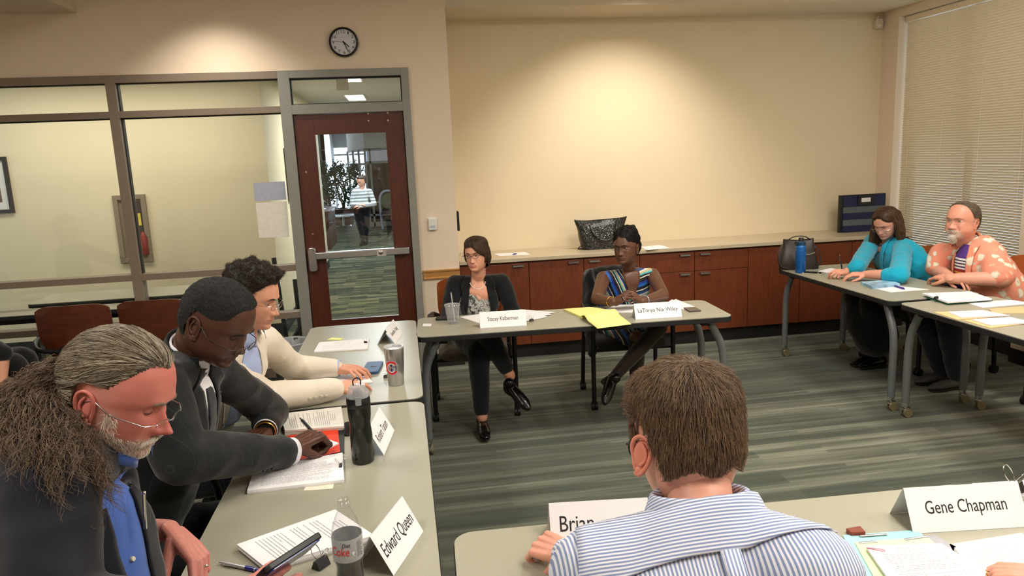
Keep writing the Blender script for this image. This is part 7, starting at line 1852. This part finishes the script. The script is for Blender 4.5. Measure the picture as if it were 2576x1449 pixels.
    mb.build('stone_necklace', mat('dark_stone_beads', (56, 70, 72), .3), p.root, org=p.org)
    SKIRT = cloth('long_black_skirt', (15, 15, 17), .9)
    p.garment('skirt', [chain([h, k], [.12, .10], 16) for h, k in zip(hips, kns)]+[chain([npa(kns[0]), (npa(kns[0])+npa(kns[1]))/2+npa((.0, 0, -.18)), (ans[0]+ans[1])/2+npa((0, 0, .10))], [.11, .15, .16], 18), chain([npa(kns[1]), (ans[0]+ans[1])/2+npa((0, -.02, .12))], [.10, .15], 18), ellipsoid(pv, (.17, .19, .12))], SKIRT, .010, 5, .012, (8, 8, 3), 3)
    for a in ans: shoe(p, 'shoe', npa((a[0]+.05, a[1], .022)), npa((a[0]-.17, a[1]-.03, .022)), (0, 0, 1), SHOE_BLK, .24, .042)
    pen('pen', 'dark pen standing up in the hand of the woman in turquoise', at(2119, 682, Z=TZ+.02), at(2113, 643, D=5.62), M['ink'], M['ink'], .0045)
# ---------------------------------------------------------------- 7: man in floral shirt
def man_floral():
    p = Person('grey-bearded balding man in a coral floral shirt, arms folded on the table', (4.0, 4.42))
    C = at(2421, 556, D=5.0); F = nrm((-.955, -.29, .06))
    P = dict(s=1.10, jaw=1.12, nose=1.05, open=12, lo=-20, w=1.04, cheek=.005, gaze=(-12, 6), neck=1.15, iris=(90, 110, 120), earred=.5,
             beard=lambda v: np.clip(sstep(-v[:, 2], .050, .062)*(sstep(v[:, 1], .02, .05))*(np.abs(v[:, 0]) < .05)*(1-G(v[:, 0], .020)*G(v[:, 2]+.069, .005)), 0, 1)*.95, redf=lambda v: .35*sstep(v[:, 1], .0, .06))
    p.head(C, F, P, SK_PINK); eyes(p.root, p.org, p.C, p.Rm, P)
    HM = hair_mat('short_grey_brown_hair', (74, 62, 50), (140, 124, 104), .5, (170, 160, 146), .3)
    def mask(q):
        x, y, z = q.T; hl = z-(-.01+2.3*np.maximum(y-.003, 0)); m_ = np.where(y > -.035, hl*25, (z+.052)*30)
        return np.minimum(np.minimum(m_, 1), np.where((np.abs(x) > .05) & (y > -.035) & (z < .022), -1, 1))
    W, ff, wl = hair_cap(P, p.hv, p.hf, mask, lambda q: .006+0*q[:, 0], p.C, p.Rm, p.root, p.org, HM, noise=.15, nscale=40)
    hair = put('hair', W, ff, HM, p.root, p.org); bv = bvh_of(W, ff); pts, ns = sample_surface(W, ff, 2600, 3); ns = [n if np.dot(n, q-p.C) > 0 else -n for n, q in zip(ns, pts)]
    strands('hair_strands', pts, ns, lambda q: -p.Rm[:, 2]*.6-p.Rm[:, 1]*.8, .03, 5, bv, .003, HM, hair, p.org, .0005, jit=.1, seed=2)
    bm = hair_mat('white_goatee', (190, 180, 166), (238, 232, 222), .5); rs = np.random.RandomState(3)
    co, f, no = fuse([ellipsoid(p.hp((0, .078, -.098)), (.026, .024, .024)), ellipsoid(p.hp((0, .068, -.112)), (.022, .020, .026)), chain([p.hp((-.026, .080, -.072)), p.hp((-.014, .096, -.058)), p.hp((.014, .096, -.058)), p.hp((.026, .080, -.072))], [.004, .006, .006, .004], 8), chain([p.hp((-.026, .080, -.072)), p.hp((-.018, .080, -.095))], .007, 8), chain([p.hp((.026, .080, -.072)), p.hp((.018, .080, -.095))], .007, 8)], .004, 2); co = fold_noise(co, no, .003, (120, 120, 50), 2)
    bo = put('goatee', co, f, bm, p.root, p.org); bp, bn = sample_surface(co, f, 1200, 4); strands('goatee_strands', bp, bn, lambda q: nrm(q-p.hp((0, .06, -.08)))*.6-p.Rm[:, 2], .014, 4, None, 0, bm, bo, p.org, .0004, jit=.3, seed=6)
    brows(p.root, p.org, p.C, p.Rm, P, mat('sandy_brow', (150, 112, 84), .8), p.hb); p.glasses(GM_SILV, .024, .014, .0008, drop=.0, fwd=.004)
    nb = at(2434, 610, D=5.10); pv = npa((4.05, 4.42, .56)); shR = at(2368, 638, D=5.25); shL = at(2487, 645, D=4.95)
    elR = at(2318, 706, Z=.80); wrR = at(2372, 712, Z=.80); elL = at(2440, 722, Z=.81); wrL = at(2362, 702, Z=.815)
    elR = npa((3.74, 4.66, .80)); wrR = npa((3.66, 4.42, .795)); elL = npa((3.82, 4.16, .81)); wrL = npa((3.60, 4.36, .80))
    hips = [(4.02, 4.54, .54), (4.02, 4.30, .54)]; kns = [(3.60, 4.58, .52), (3.62, 4.34, .52)]; ans = [at(2372, 938, Y=4.55), at(2408, 945, Y=4.40)]
    hR = hand_on(p, wrR, npa((.05, -1, .0)), (-.2, 0, 1), 1, RELAX, 1.02); hL = hand_on(p, wrL, npa((-.1, 1, 0)), (-.3, 0, 1), -1, RELAX, 1.02)
    core = skin_core(p, nb, pv, [shR, shL], [elR, elL], [wrR, wrL], kns, ans, hips, (-1, 0, 0), .15, .10)+[chain([elR, (elR+wrR)/2, wrR], [.050, .045, .032], 14), chain([elL, (elL+wrL)/2, wrL], [.052, .048, .034], 14)]
    p.body(core, [hR, hL], .006)
    t = NT('coral_hibiscus_shirt'); v = t.coord('Object'); vo = t.n('ShaderNodeTexVoronoi'); vo.inputs['Scale'].default_value = 14; vo.inputs['Randomness'].default_value = 1
    dv_ = t.n('ShaderNodeVectorMath', operation='ADD'); nz = t.n('ShaderNodeTexNoise'); nz.inputs['Scale'].default_value = 18; t.l(v, nz.inputs['Vector']); sc_ = t.n('ShaderNodeVectorMath', operation='SCALE'); sc_.inputs['Scale'].default_value = .055; t.l(nz.outputs['Color'], sc_.inputs[0]); t.l(v, dv_.inputs[0]); t.l(sc_.outputs[0], dv_.inputs[1]); t.l(dv_.outputs[0], vo.inputs['Vector'])
    fl = t.ramp(vo.outputs['Distance'], [(.0, (.2, .18, .14)), (.05, srgb((150, 140, 120))), (.10, srgb((238, 228, 206))), (.30, srgb((236, 226, 206))), (.36, srgb((206, 184, 156)))])
    msk = t.ramp(vo.outputs['Distance'], [(.37, (1, 1, 1)), (.40, (0, 0, 0))]); base = t.ramp(t.noise(v, 5, 2), [(.3, srgb((232, 140, 114))), (.7, srgb((240, 158, 132)))])
    sel = t.ramp(t.noise(v, 7, 1), [(.34, (0, 0, 0)), (.40, (1, 1, 1))]); t.base(t.mix(t.math('MULTIPLY', msk, sel), base, fl)); t.set(.8, sheen=.15); FLW = t.m
    TP = [npa((4.04, 4.42, .54)), npa((3.99, 4.43, .68)), npa((3.94, 4.45, .80)), npa((3.90, 4.46, .90)), nb+npa((.03, -.01, -.035)), nb+npa((.01, 0, -.012))]
    parts = [_torso(TP, [.21, .22, .21, .185, .13, .068], [.19, .20, .185, .14, .095, .058], (-1, 0, 0)), chain([nb+npa((.01, .02, -.04)), shR], [.05, .072], 16), chain([nb+npa((.01, -.02, -.04)), shL], [.05, .074], 16),
             chain([shR, (shR+elR)/2, elR*.85+shR*.15], [.080, .080, .074], 16), chain([shL, (shL+elL)/2, elL*.86+shL*.14], [.084, .090, .084], 16)]
    g, _, bj = p.garment('shirt', parts, FLW, .008, 5, .009, (8, 8, 9), 9, nt=1)
    cf = (npa((3.88, 4.46, .86)), npa((0, 1, 0)), npa((.08, 0, 1)), nrm((-1, 0, .05)))
    t = NT('purple_tee_striped'); v = t.coord('Object'); sp = t.n('ShaderNodeSeparateXYZ'); t.l(v, sp.inputs[0]); z = sp.outputs[2]
    t.base(t.ramp(t.math('DIVIDE', t.math('SUBTRACT', z, .78), .30), [(0, srgb((70, 40, 110))), (.04, srgb((150, 30, 50))), (.10, srgb((225, 170, 60))), (.14, srgb((150, 34, 50))), (.20, srgb((238, 238, 238))), (.24, srgb((60, 50, 80))), (.27, srgb((238, 238, 238))), (.31, srgb((60, 50, 80))), (.34, srgb((238, 238, 238))), (.38, srgb((60, 50, 80))), (.41, srgb((238, 238, 238))), (.45, srgb((88, 52, 140)))], 'CONSTANT')); t.set(.8)
    p.patch('tee_front', bj, cf, [(.14, -.045, .045), (.06, -.06, .055), (-.06, -.06, .055), (-.2, -.06, .05)], t.m, .010, 10, .002)
    for sg in (-1, 1): p.patch('shirt_opening', bj, cf, [(.15, *sorted((sg*.045, sg*.10))), (.06, *sorted((sg*.06, sg*.10))), (-.06, *sorted((sg*.06, sg*.09))), (-.2, *sorted((sg*.055, sg*.08)))], FLW, .016, 6, .003)
    upn = nrm(p.hp((0, -.02, -.09))-nb+npa((0, 0, .06))); p.collar('shirt_collar', nb+upn*.004, upn, F, .074, FLW, .026, .05, 42, .018, g, .02, .014)
    seated_lower(p, pv, hips, kns, [npa(a)+npa((0, 0, .03)) for a in ans], JEANS, (.125, .10, .07), pel=(.18, .22, .13), amp=.008)
    SN = mat('grey_sneaker', (70, 68, 66), .7)
    for a in ans: shoe(p, 'shoe', npa((a[0]+.05, a[1], .012)), npa((a[0]-.2, a[1]-.02, .012)), (0, 0, 1), SN, .28, .05)
# ---------------------------------------------------------------- 8: man seen from behind
def man_stripes():
    p = Person('brown-haired man in a blue and white striped shirt seen from behind', (.50, .80))
    C = at(1724, 1108, D=1.25); F = nrm((-.11, .92, -.36))
    P = dict(s=1.0, neck=.93, jaw=1.0, nose=1.0, open=0, lo=-22, w=1.02, earout=.95, earx=.016, earred=1.0)
    p.head(C, F, P, SK_PINK, roll=-.03); eyes(p.root, p.org, p.C, p.Rm, P)
    HM = hair_mat('light_brown_short_hair', (58, 45, 34), (148, 118, 88), .45, (140, 130, 116), .18)
    def mask(q):
        x, y, z = q.T; hl = z-(.04+.4*np.maximum(y, 0)); m_ = np.where(y > -.028, hl*30, (z+.052+.006*np.cos(x*90))*30)
        side = np.where((np.abs(x) > .05) & (y > -.036) & (y < .01) & (z < .016), -1, 1); sb = np.where((y > .004) & (y < .03) & (np.abs(x) > .05), (z+.02)*30, -1)
        return np.minimum(np.maximum(np.minimum(m_, 1), sb), side)
    th = lambda q: .004+.018*sstep(q[:, 2], .01, .09)
    W, ff, wl = hair_cap(P, p.hv, p.hf, mask, th, p.C, p.Rm, p.root, p.org, HM, noise=.25, nscale=45)
    hair = put('hair', W, ff, HM, p.root, p.org); bv = bvh_of(W, ff); pts, ns = sample_surface(W, ff, 17000, 3); lq = (pts-p.C) @ p.Rm; kp = ~((np.abs(lq[:, 0]) > .058) & (lq[:, 2] < .014) & (lq[:, 1] > -.048)); pts, ns = pts[kp], ns[kp]; ns = [n if np.dot(n, q-p.C) > 0 else -n for n, q in zip(ns, pts)]
    wh = p.hp((.008, -.055, .125))
    def fl(q):
        d = q-wh; r_ = np.linalg.norm(d); l = p.Rm.T @ (q-p.C); d = d/(r_+1e-6); sw = np.cross(p.Rm[:, 2], d)
        if l[1] > .0 and l[2] > .05: return p.Rm[:, 1]*.8+p.Rm[:, 0]*-.3
        return d*.9+sw*.35*math.exp(-(r_/.05)**2)-p.Rm[:, 2]*.4
    strands('hair_strands', pts, ns, fl, .034, 6, bv, .0075, HM, hair, p.org, .00036, jit=.16, seed=2)
    p.glasses(GM_DARK, .0275, .018, .0018, drop=.004, fwd=.006)
    nb = at(1762, 1262, D=1.17); pv = npa((.48, .74, .54)); shR = at(2040, 1452, D=1.06); shL = at(1498, 1448, D=1.13)
    elL = at(1512, 1392, D=1.42); wrL = at(1425, 1392, Z=.80); elR = shR+npa((.10, .20, -.26)); wrR = npa((.62, 1.30, .79))
    elL = npa(at(1500, 1345, D=1.5)); elL[2] = min(elL[2], .84)
    hips = [(.38, .80, .52), (.58, .80, .52)]; kns = [(.36, 1.22, .52), (.62, 1.22, .52)]; ans = [(.36, 1.30, .10), (.64, 1.30, .10)]
    dl = at(1385, 1385, Z=.79)-wrL
    hL = hand_on(p, wrL, nrm(dl)+npa((-.2, .4, .1)), (-.2, -.5, .8), -1, [(45, 62, 32), (54, 70, 38), (62, 76, 42), (66, 78, 44)], 1.0, thumb=(30, 40, 10, 10)); hR = hand_on(p, wrR, npa((-.5, .8, 0)), (0, 0, 1), 1, RELAX, 1.0)
    p.body(skin_core(p, nb, pv, [shL, shR], [elL, elR], [wrL, wrR], kns, ans, hips, (0, 1, 0), .16, .10), [hL, hR])
    def seer(name, bands, rotv=(0, 0, 0), bend=0):
        t = NT(name); v = t.coord('Object', (1, 1, 1), rotv); sp = t.n('ShaderNodeSeparateXYZ'); t.l(v, sp.inputs[0]); cx = sp.outputs[0] if bands == 'X' else t.math('ADD', t.math('MULTIPLY', sp.outputs[1], .75), t.math('MULTIPLY', sp.outputs[2], .85))
        fr = t.math('FRACT', t.math('MULTIPLY', cx, 168)); s_ = t.ramp(fr, [(.40, (0, 0, 0)), (.46, (1, 1, 1)), (.90, (1, 1, 1)), (.96, (0, 0, 0))])
        t.base(t.mix(s_, srgb((226, 228, 240)), srgb((134, 148, 186)))); t.set(.85, sheen=.15, spec=.2); t.bump(t.noise(v, 700, 2), .2, .0005); return t.m
    SV, SH = seer('blue_white_stripe_down', 'X'), seer('blue_white_stripe_across', 'Z')
    TP = [npa((.46, .74, .52)), npa((.45, .80, .72)), npa((.43, .88, .90)), (npa((.42, .93, 1.02))), nb+npa((-.01, -.05, -.085)), nb+npa((0, -.012, -.026)), nb+npa((0, -.0, -.010))]
    parts = [_torso(TP, [.19, .20, .21, .20, .155, .100, .086], [.14, .14, .14, .12, .098, .084, .080], (0, 1, 0)), chain([nb+npa((-.01, -.012, -.05)), shL], [.058, .072], 18), chain([nb+npa((.01, -.012, -.05)), shR], [.058, .074], 18)]
    parts += arm_parts(shL, elL, wrL*.9+elL*.1, (.072, .060, .045))+arm_parts(shR, elR, wrR, (.074, .062, .045))
    g, _, bj = p.garment('shirt', parts, SV, .006, 6, .006, (7, 7, 7), 12, nt=3)
    # yoke across the shoulders, pleat, collar
    cb = (npa((nb[0]-.005, nb[1]-.04, nb[2]-.05)), npa((-1, 0, 0)), nrm((0, 1, .55)), nrm((0, -.55, 1)))
    ym = SH
    p.patch('yoke', bj, cb, [(.05, -.20, .20), (.0, -.21, .21), (-.035, -.215, .215), (-.055, -.22, .22)], ym, .0045, 30, .002)
    for u in (-.010, .014): p.patch('box_pleat', bj, cb, [(-.055, u-.0035, u+.0035), (-.2, u-.003, u+.003), (-.30, u-.003, u+.003)], SV, .0045, 3, .002)
    p.patch('pleat_panel', bj, cb, [(-.055, -.010, .015), (-.2, -.009, .015), (-.30, -.009, .015)], SV, .006, 5, .002)
    upn = nrm((0, .30, 1))
    p.collar('shirt_collar', nb-upn*.020, upn, (0, 1, .0), .070, SH, .034, .044, 18, .010, g, .014, .002)
    p.garment('trousers', [chain([h, k], [.10, .078], 16) for h, k in zip(hips, kns)]+[chain([k, a], [.078, .056], 16) for k, a in zip(kns, ans)]+[ellipsoid(pv, (.19, .16, .12))], JEANS, .010, 4, .006)
    for a in ans: shoe(p, 'shoe', ry(a, 0, -.06, -.077), ry(a, 0, .2, -.077), (0, 0, 1), SHOE_BLK)
# ---------------------------------------------------------------- 9: hand at the lower right corner and its owner
def man_corner():
    p = Person('person at the bottom right corner, only a ringed hand on the papers showing', (2.15, .80))
    C = npa((2.12, .86, 1.28)); P = dict(s=1.0); p.head(C, nrm((0, .9, -.3)), P, SK_PINK)
    HM = hair_mat('plain_brown_hair', (52, 40, 30), (110, 88, 66)); W, ff, _ = hair_cap(P, p.hv, p.hf, lambda q: np.where(q[:, 1] > -.02, (q[:, 2]-.04-.4*np.maximum(q[:, 1], 0))*30, (q[:, 2]+.07)*30), lambda q: .012+0*q[:, 0], p.C, p.Rm, p.root, p.org, HM, noise=.3); put('hair', W, ff, HM, p.root, p.org)
    nb = npa((2.13, .80, 1.14)); pv = npa((2.15, .70, .54)); shL = npa((1.95, .80, 1.06)); shR = npa((2.33, .80, 1.06)); tipw = at(2500, 1440, Z=.755)
    wrL = at(2625, 1452, Z=.79); elL = npa((1.98, 1.02, .82)); elR = npa((2.45, 1.0, .84)); wrR = npa((2.3, 1.28, .80))
    hips = [(2.05, .78, .52), (2.25, .78, .52)]; kns = [(2.03, 1.2, .52), (2.28, 1.2, .52)]; ans = [(2.03, 1.28, .10), (2.30, 1.28, .10)]
    d = at(2512, 1440, Z=.765)-wrL
    hL = hand_on(p, wrL, d, (0, -.1, 1), 1, [(28, 30, 16), (30, 32, 18), (32, 34, 18), (32, 34, 18)], 1.0, thumb=(50, 20, 20, 15)); hR = hand_on(p, wrR, npa((-.4, .8, 0)), (0, 0, 1), -1, RELAX)
    p.body(skin_core(p, nb, pv, [shL, shR], [elL, elR], [wrL, wrR], kns, ans, hips, (0, 1, 0), .15, .10), [hL, hR])
    Rh = frame_yz(d, (0, -.1, 1)); rc = Rh @ npa((-.0095, .104, -.006))+wrL; ax = Rh @ npa((0, .93, -.35)); a1 = nrm(np.cross(ax, (0, 0, 1))); a2 = np.cross(ax, a1); mb = MB(); mb.tube([rc+(a1*math.cos(k)+a2*math.sin(k))*.0102 for k in np.linspace(0, 2*PI, 21)[:-1]], .0018, 6, closed=True); mb.build('ring', mat('gold_metal', (214, 172, 84), .25, 1), p.root, org=p.org)
    GR = cloth('plain_grey_shirt', (120, 124, 132)); p.garment('shirt', [_torso([pv, npa((2.15, .76, .85)), npa((2.14, .80, 1.02)), nb], [.18, .19, .2, .07], [.13, .13, .12, .06], (0, 1, 0)), chain([nb-npa((0, 0, .03)), shL], [.05, .075], 16), chain([nb-npa((0, 0, .03)), shR], [.05, .075], 16)]+arm_parts(shL, elL, elL*.3+wrL*.7, (.075, .06, .045))+arm_parts(shR, elR, wrR, (.075, .06, .045)), GR, .009, 5, .007)
    seated_lower(p, pv, hips, kns, ans, PANTS_BLK)
    for a in ans: shoe(p, 'shoe', ry(a, 0, -.06, -.077), ry(a, 0, .2, -.077), (0, 0, 1), SHOE_BLK)
# ---------------------------------------------------------------- 10: person in black at the left edge
def person_left():
    b = at(20, 850, Y=4.9); X0, Y0 = b[0]-.10, 4.95
    p = Person('person in a black dress seated at the left edge, mostly out of frame', (X0-.35, Y0))
    C = npa((X0-.42, Y0, 1.26)); P = dict(s=.98); p.head(C, nrm((.9, -.4, -.1)), P, SK_FAIR)
    HM = hair_mat('plain_brown_hair', (52, 40, 30), (110, 88, 66)); W, ff, _ = hair_cap(P, p.hv, p.hf, lambda q: np.where(q[:, 1] > -.02, (q[:, 2]-.04-.4*np.maximum(q[:, 1], 0))*30, (q[:, 2]+.09)*30), lambda q: .015+0*q[:, 0], p.C, p.Rm, p.root, p.org, HM, noise=.3); put('hair', W, ff, HM, p.root, p.org)
    nb = npa((X0-.42, Y0, 1.10)); pv = npa((X0-.40, Y0, .54)); shR = nb+npa((.02, -.18, -.05)); shL = nb+npa((.02, .18, -.05))
    wrR = at(2, 985, Y=Y0-.42); elR = at(8, 890, Y=Y0-.36)
    wrR = npa(wrR); elL = npa((X0-.40, Y0+.26, .80)); wrL = npa((X0-.14, Y0+.14, .64))
    hips = [(X0-.36, Y0-.1, .52), (X0-.36, Y0+.1, .52)]; k1 = at(30, 925, Y=Y0-.12); kns = [k1, k1+npa((-.02, .16, 0))]; a1 = at(26, 1090, Y=Y0-.14); ans = [a1, a1+npa((0, .18, 0))]
    hR = hand_on(p, wrR, at(14, 1030, Y=Y0-.44)-wrR, (.6, -.6, .2), 1, RELAX, .9); hL = hand_on(p, wrL, npa((.8, -.2, -.2)), (0, 0, 1), -1, RELAX, .9)
    p.body(skin_core(p, nb, pv, [shR, shL], [elR, elL], [wrR, wrL], kns, ans, hips, (1, 0, 0), .13, .09)+[chain([k1, a1], [.058, .036], 14), chain([elR, wrR], [.036, .026], 12)], [hR, hL])
    BK = cloth('black_dress_cloth', (14, 14, 16)); p.garment('dress', [_torso([pv, npa((X0-.41, Y0, .85)), npa((X0-.42, Y0, 1.0)), nb], [.18, .17, .18, .06], [.14, .13, .12, .05], (1, 0, 0)), chain([nb-npa((0, 0, .03)), shR], [.045, .065], 16), chain([nb-npa((0, 0, .03)), shL], [.045, .065], 16), chain([shR, elR], [.065, .055], 16), chain([shL, elL, wrL], [.065, .055, .04], 16)]+[chain([h, k], [.115, .095], 16) for h, k in zip(hips, kns)]+[chain([k, npa(k)+npa((.01, 0, -.12))], [.095, .08], 16) for k in kns], BK, .009, 5, .007)
    mb = MB(); ax = nrm(wrR-elR); v, f = tube([wrR-ax*.03, wrR-ax*.01], .031, 20, caps=False); mb.add(v, f); o = mb.build('bracelet', M['black'], p.root, org=p.org); o.modifiers.new('s', 'SOLIDIFY').thickness = .003
    for a in ans: shoe(p, 'shoe', npa((a[0]-.04, a[1], .012)), npa((a[0]+.2, a[1]-.03, .012)), (0, 0, 1), SHOE_BLK, .24, .042)
# ---------------------------------------------------------------- 11: woman beyond the door
def woman_far():
    f0 = at(917, 616, Z=0); p = Person('woman in a white and grey striped top standing in the corridor beyond the door', (f0[0], f0[1])); X0, Y0 = f0[0], f0[1]
    P = dict(s=.95, open=0); C = at(909, 456, Y=Y0); p.head(C, nrm((-.75, -.6, -.3)), P, SK_FAIR)
    HM = hair_mat('plain_brown_hair', (52, 40, 30), (110, 88, 66)); W, ff, _ = hair_cap(P, p.hv, p.hf, lambda q: np.where(q[:, 1] > -.02, (q[:, 2]-.045-.4*np.maximum(q[:, 1], 0))*30, (q[:, 2]+.07)*30), lambda q: .016+0*q[:, 0], p.C, p.Rm, p.root, p.org, HM, noise=.3)
    co, f, no = fuse([ellipsoid(p.hp((0, -.11, .05)), (.045, .045, .045))], .01, 2); put('hair', np.concatenate([W, co]), list(ff)+[tuple(i+len(W) for i in q) for q in f], HM, p.root, p.org)
    zt = C[2]; nb = npa((X0+.02, Y0, zt-.17)); pv = npa((X0, Y0, .82)); shR = nb+npa((-.15, -.06, -.05)); shL = nb+npa((.17, .02, -.05))
    elR = shR+npa((-.06, -.02, -.26)); elL = shL+npa((.08, -.02, -.26)); wrR = npa((X0-.04, Y0-.26, nb[2]-.30)); wrL = npa((X0+.0, Y0-.28, nb[2]-.33))
    kns = [(X0-.07, Y0-.02, .45), (X0+.08, Y0, .45)]; ans = [(X0-.02, Y0-.02, .08), (X0+.04, Y0+.05, .08)]; hips = [(X0-.09, Y0, .80), (X0+.09, Y0, .80)]
    hR = hand_on(p, wrR, npa((.8, -.2, .1)), (0, -.5, .8), 1, RELAX, .9); hL = hand_on(p, wrL, npa((-.8, -.2, .1)), (0, -.5, .8), -1, RELAX, .9)
    p.body(skin_core(p, nb, pv, [shR, shL], [elR, elL], [wrR, wrL], kns, ans, hips, (0, -1, 0), .12, .08), [hR, hL], .012, .005)
    t = NT('grey_white_breton_top'); v = t.coord('Object'); sp = t.n('ShaderNodeSeparateXYZ'); t.l(v, sp.inputs[0]); fr = t.math('FRACT', t.math('MULTIPLY', sp.outputs[2], 15)); t.base(t.ramp(fr, [(0, srgb((226, 226, 222))), (.55, srgb((140, 142, 142)))], 'CONSTANT')); t.set(.85)
    p.garment('top', [_torso([npa((X0, Y0, .80)), npa((X0, Y0, .95)), npa((X0, Y0, 1.12)), nb], [.165, .15, .16, .06], [.12, .11, .11, .05], (0, -1, 0)), chain([nb-npa((0, 0, .03)), shR], [.045, .06], 14), chain([nb-npa((0, 0, .03)), shL], [.045, .06], 14)]+arm_parts(shR, elR, wrR, (.06, .05, .038))+arm_parts(shL, elL, wrL, (.06, .05, .038)), t.m, .011, 4, .004)
    p.garment('trousers', [chain([h, k, a], [.10, .075, .05], 14) for h, k, a in zip(hips, kns, ans)]+[ellipsoid((X0, Y0, .80), (.165, .12, .12))], PANTS_BLK, .011, 4, .004)
    for a in ans: shoe(p, 'shoe', npa((a[0], a[1]+.05, .012)), npa((a[0]-.05, a[1]-.15, .012)), (0, 0, 1), SHOE_BLK, .23, .042)

CAST = [man_ponytail, man_suit, man_cream, woman_cardigan, woman_dress, woman_turquoise, man_floral, man_stripes, man_corner, person_left, woman_far]
for fn in CAST: fn()
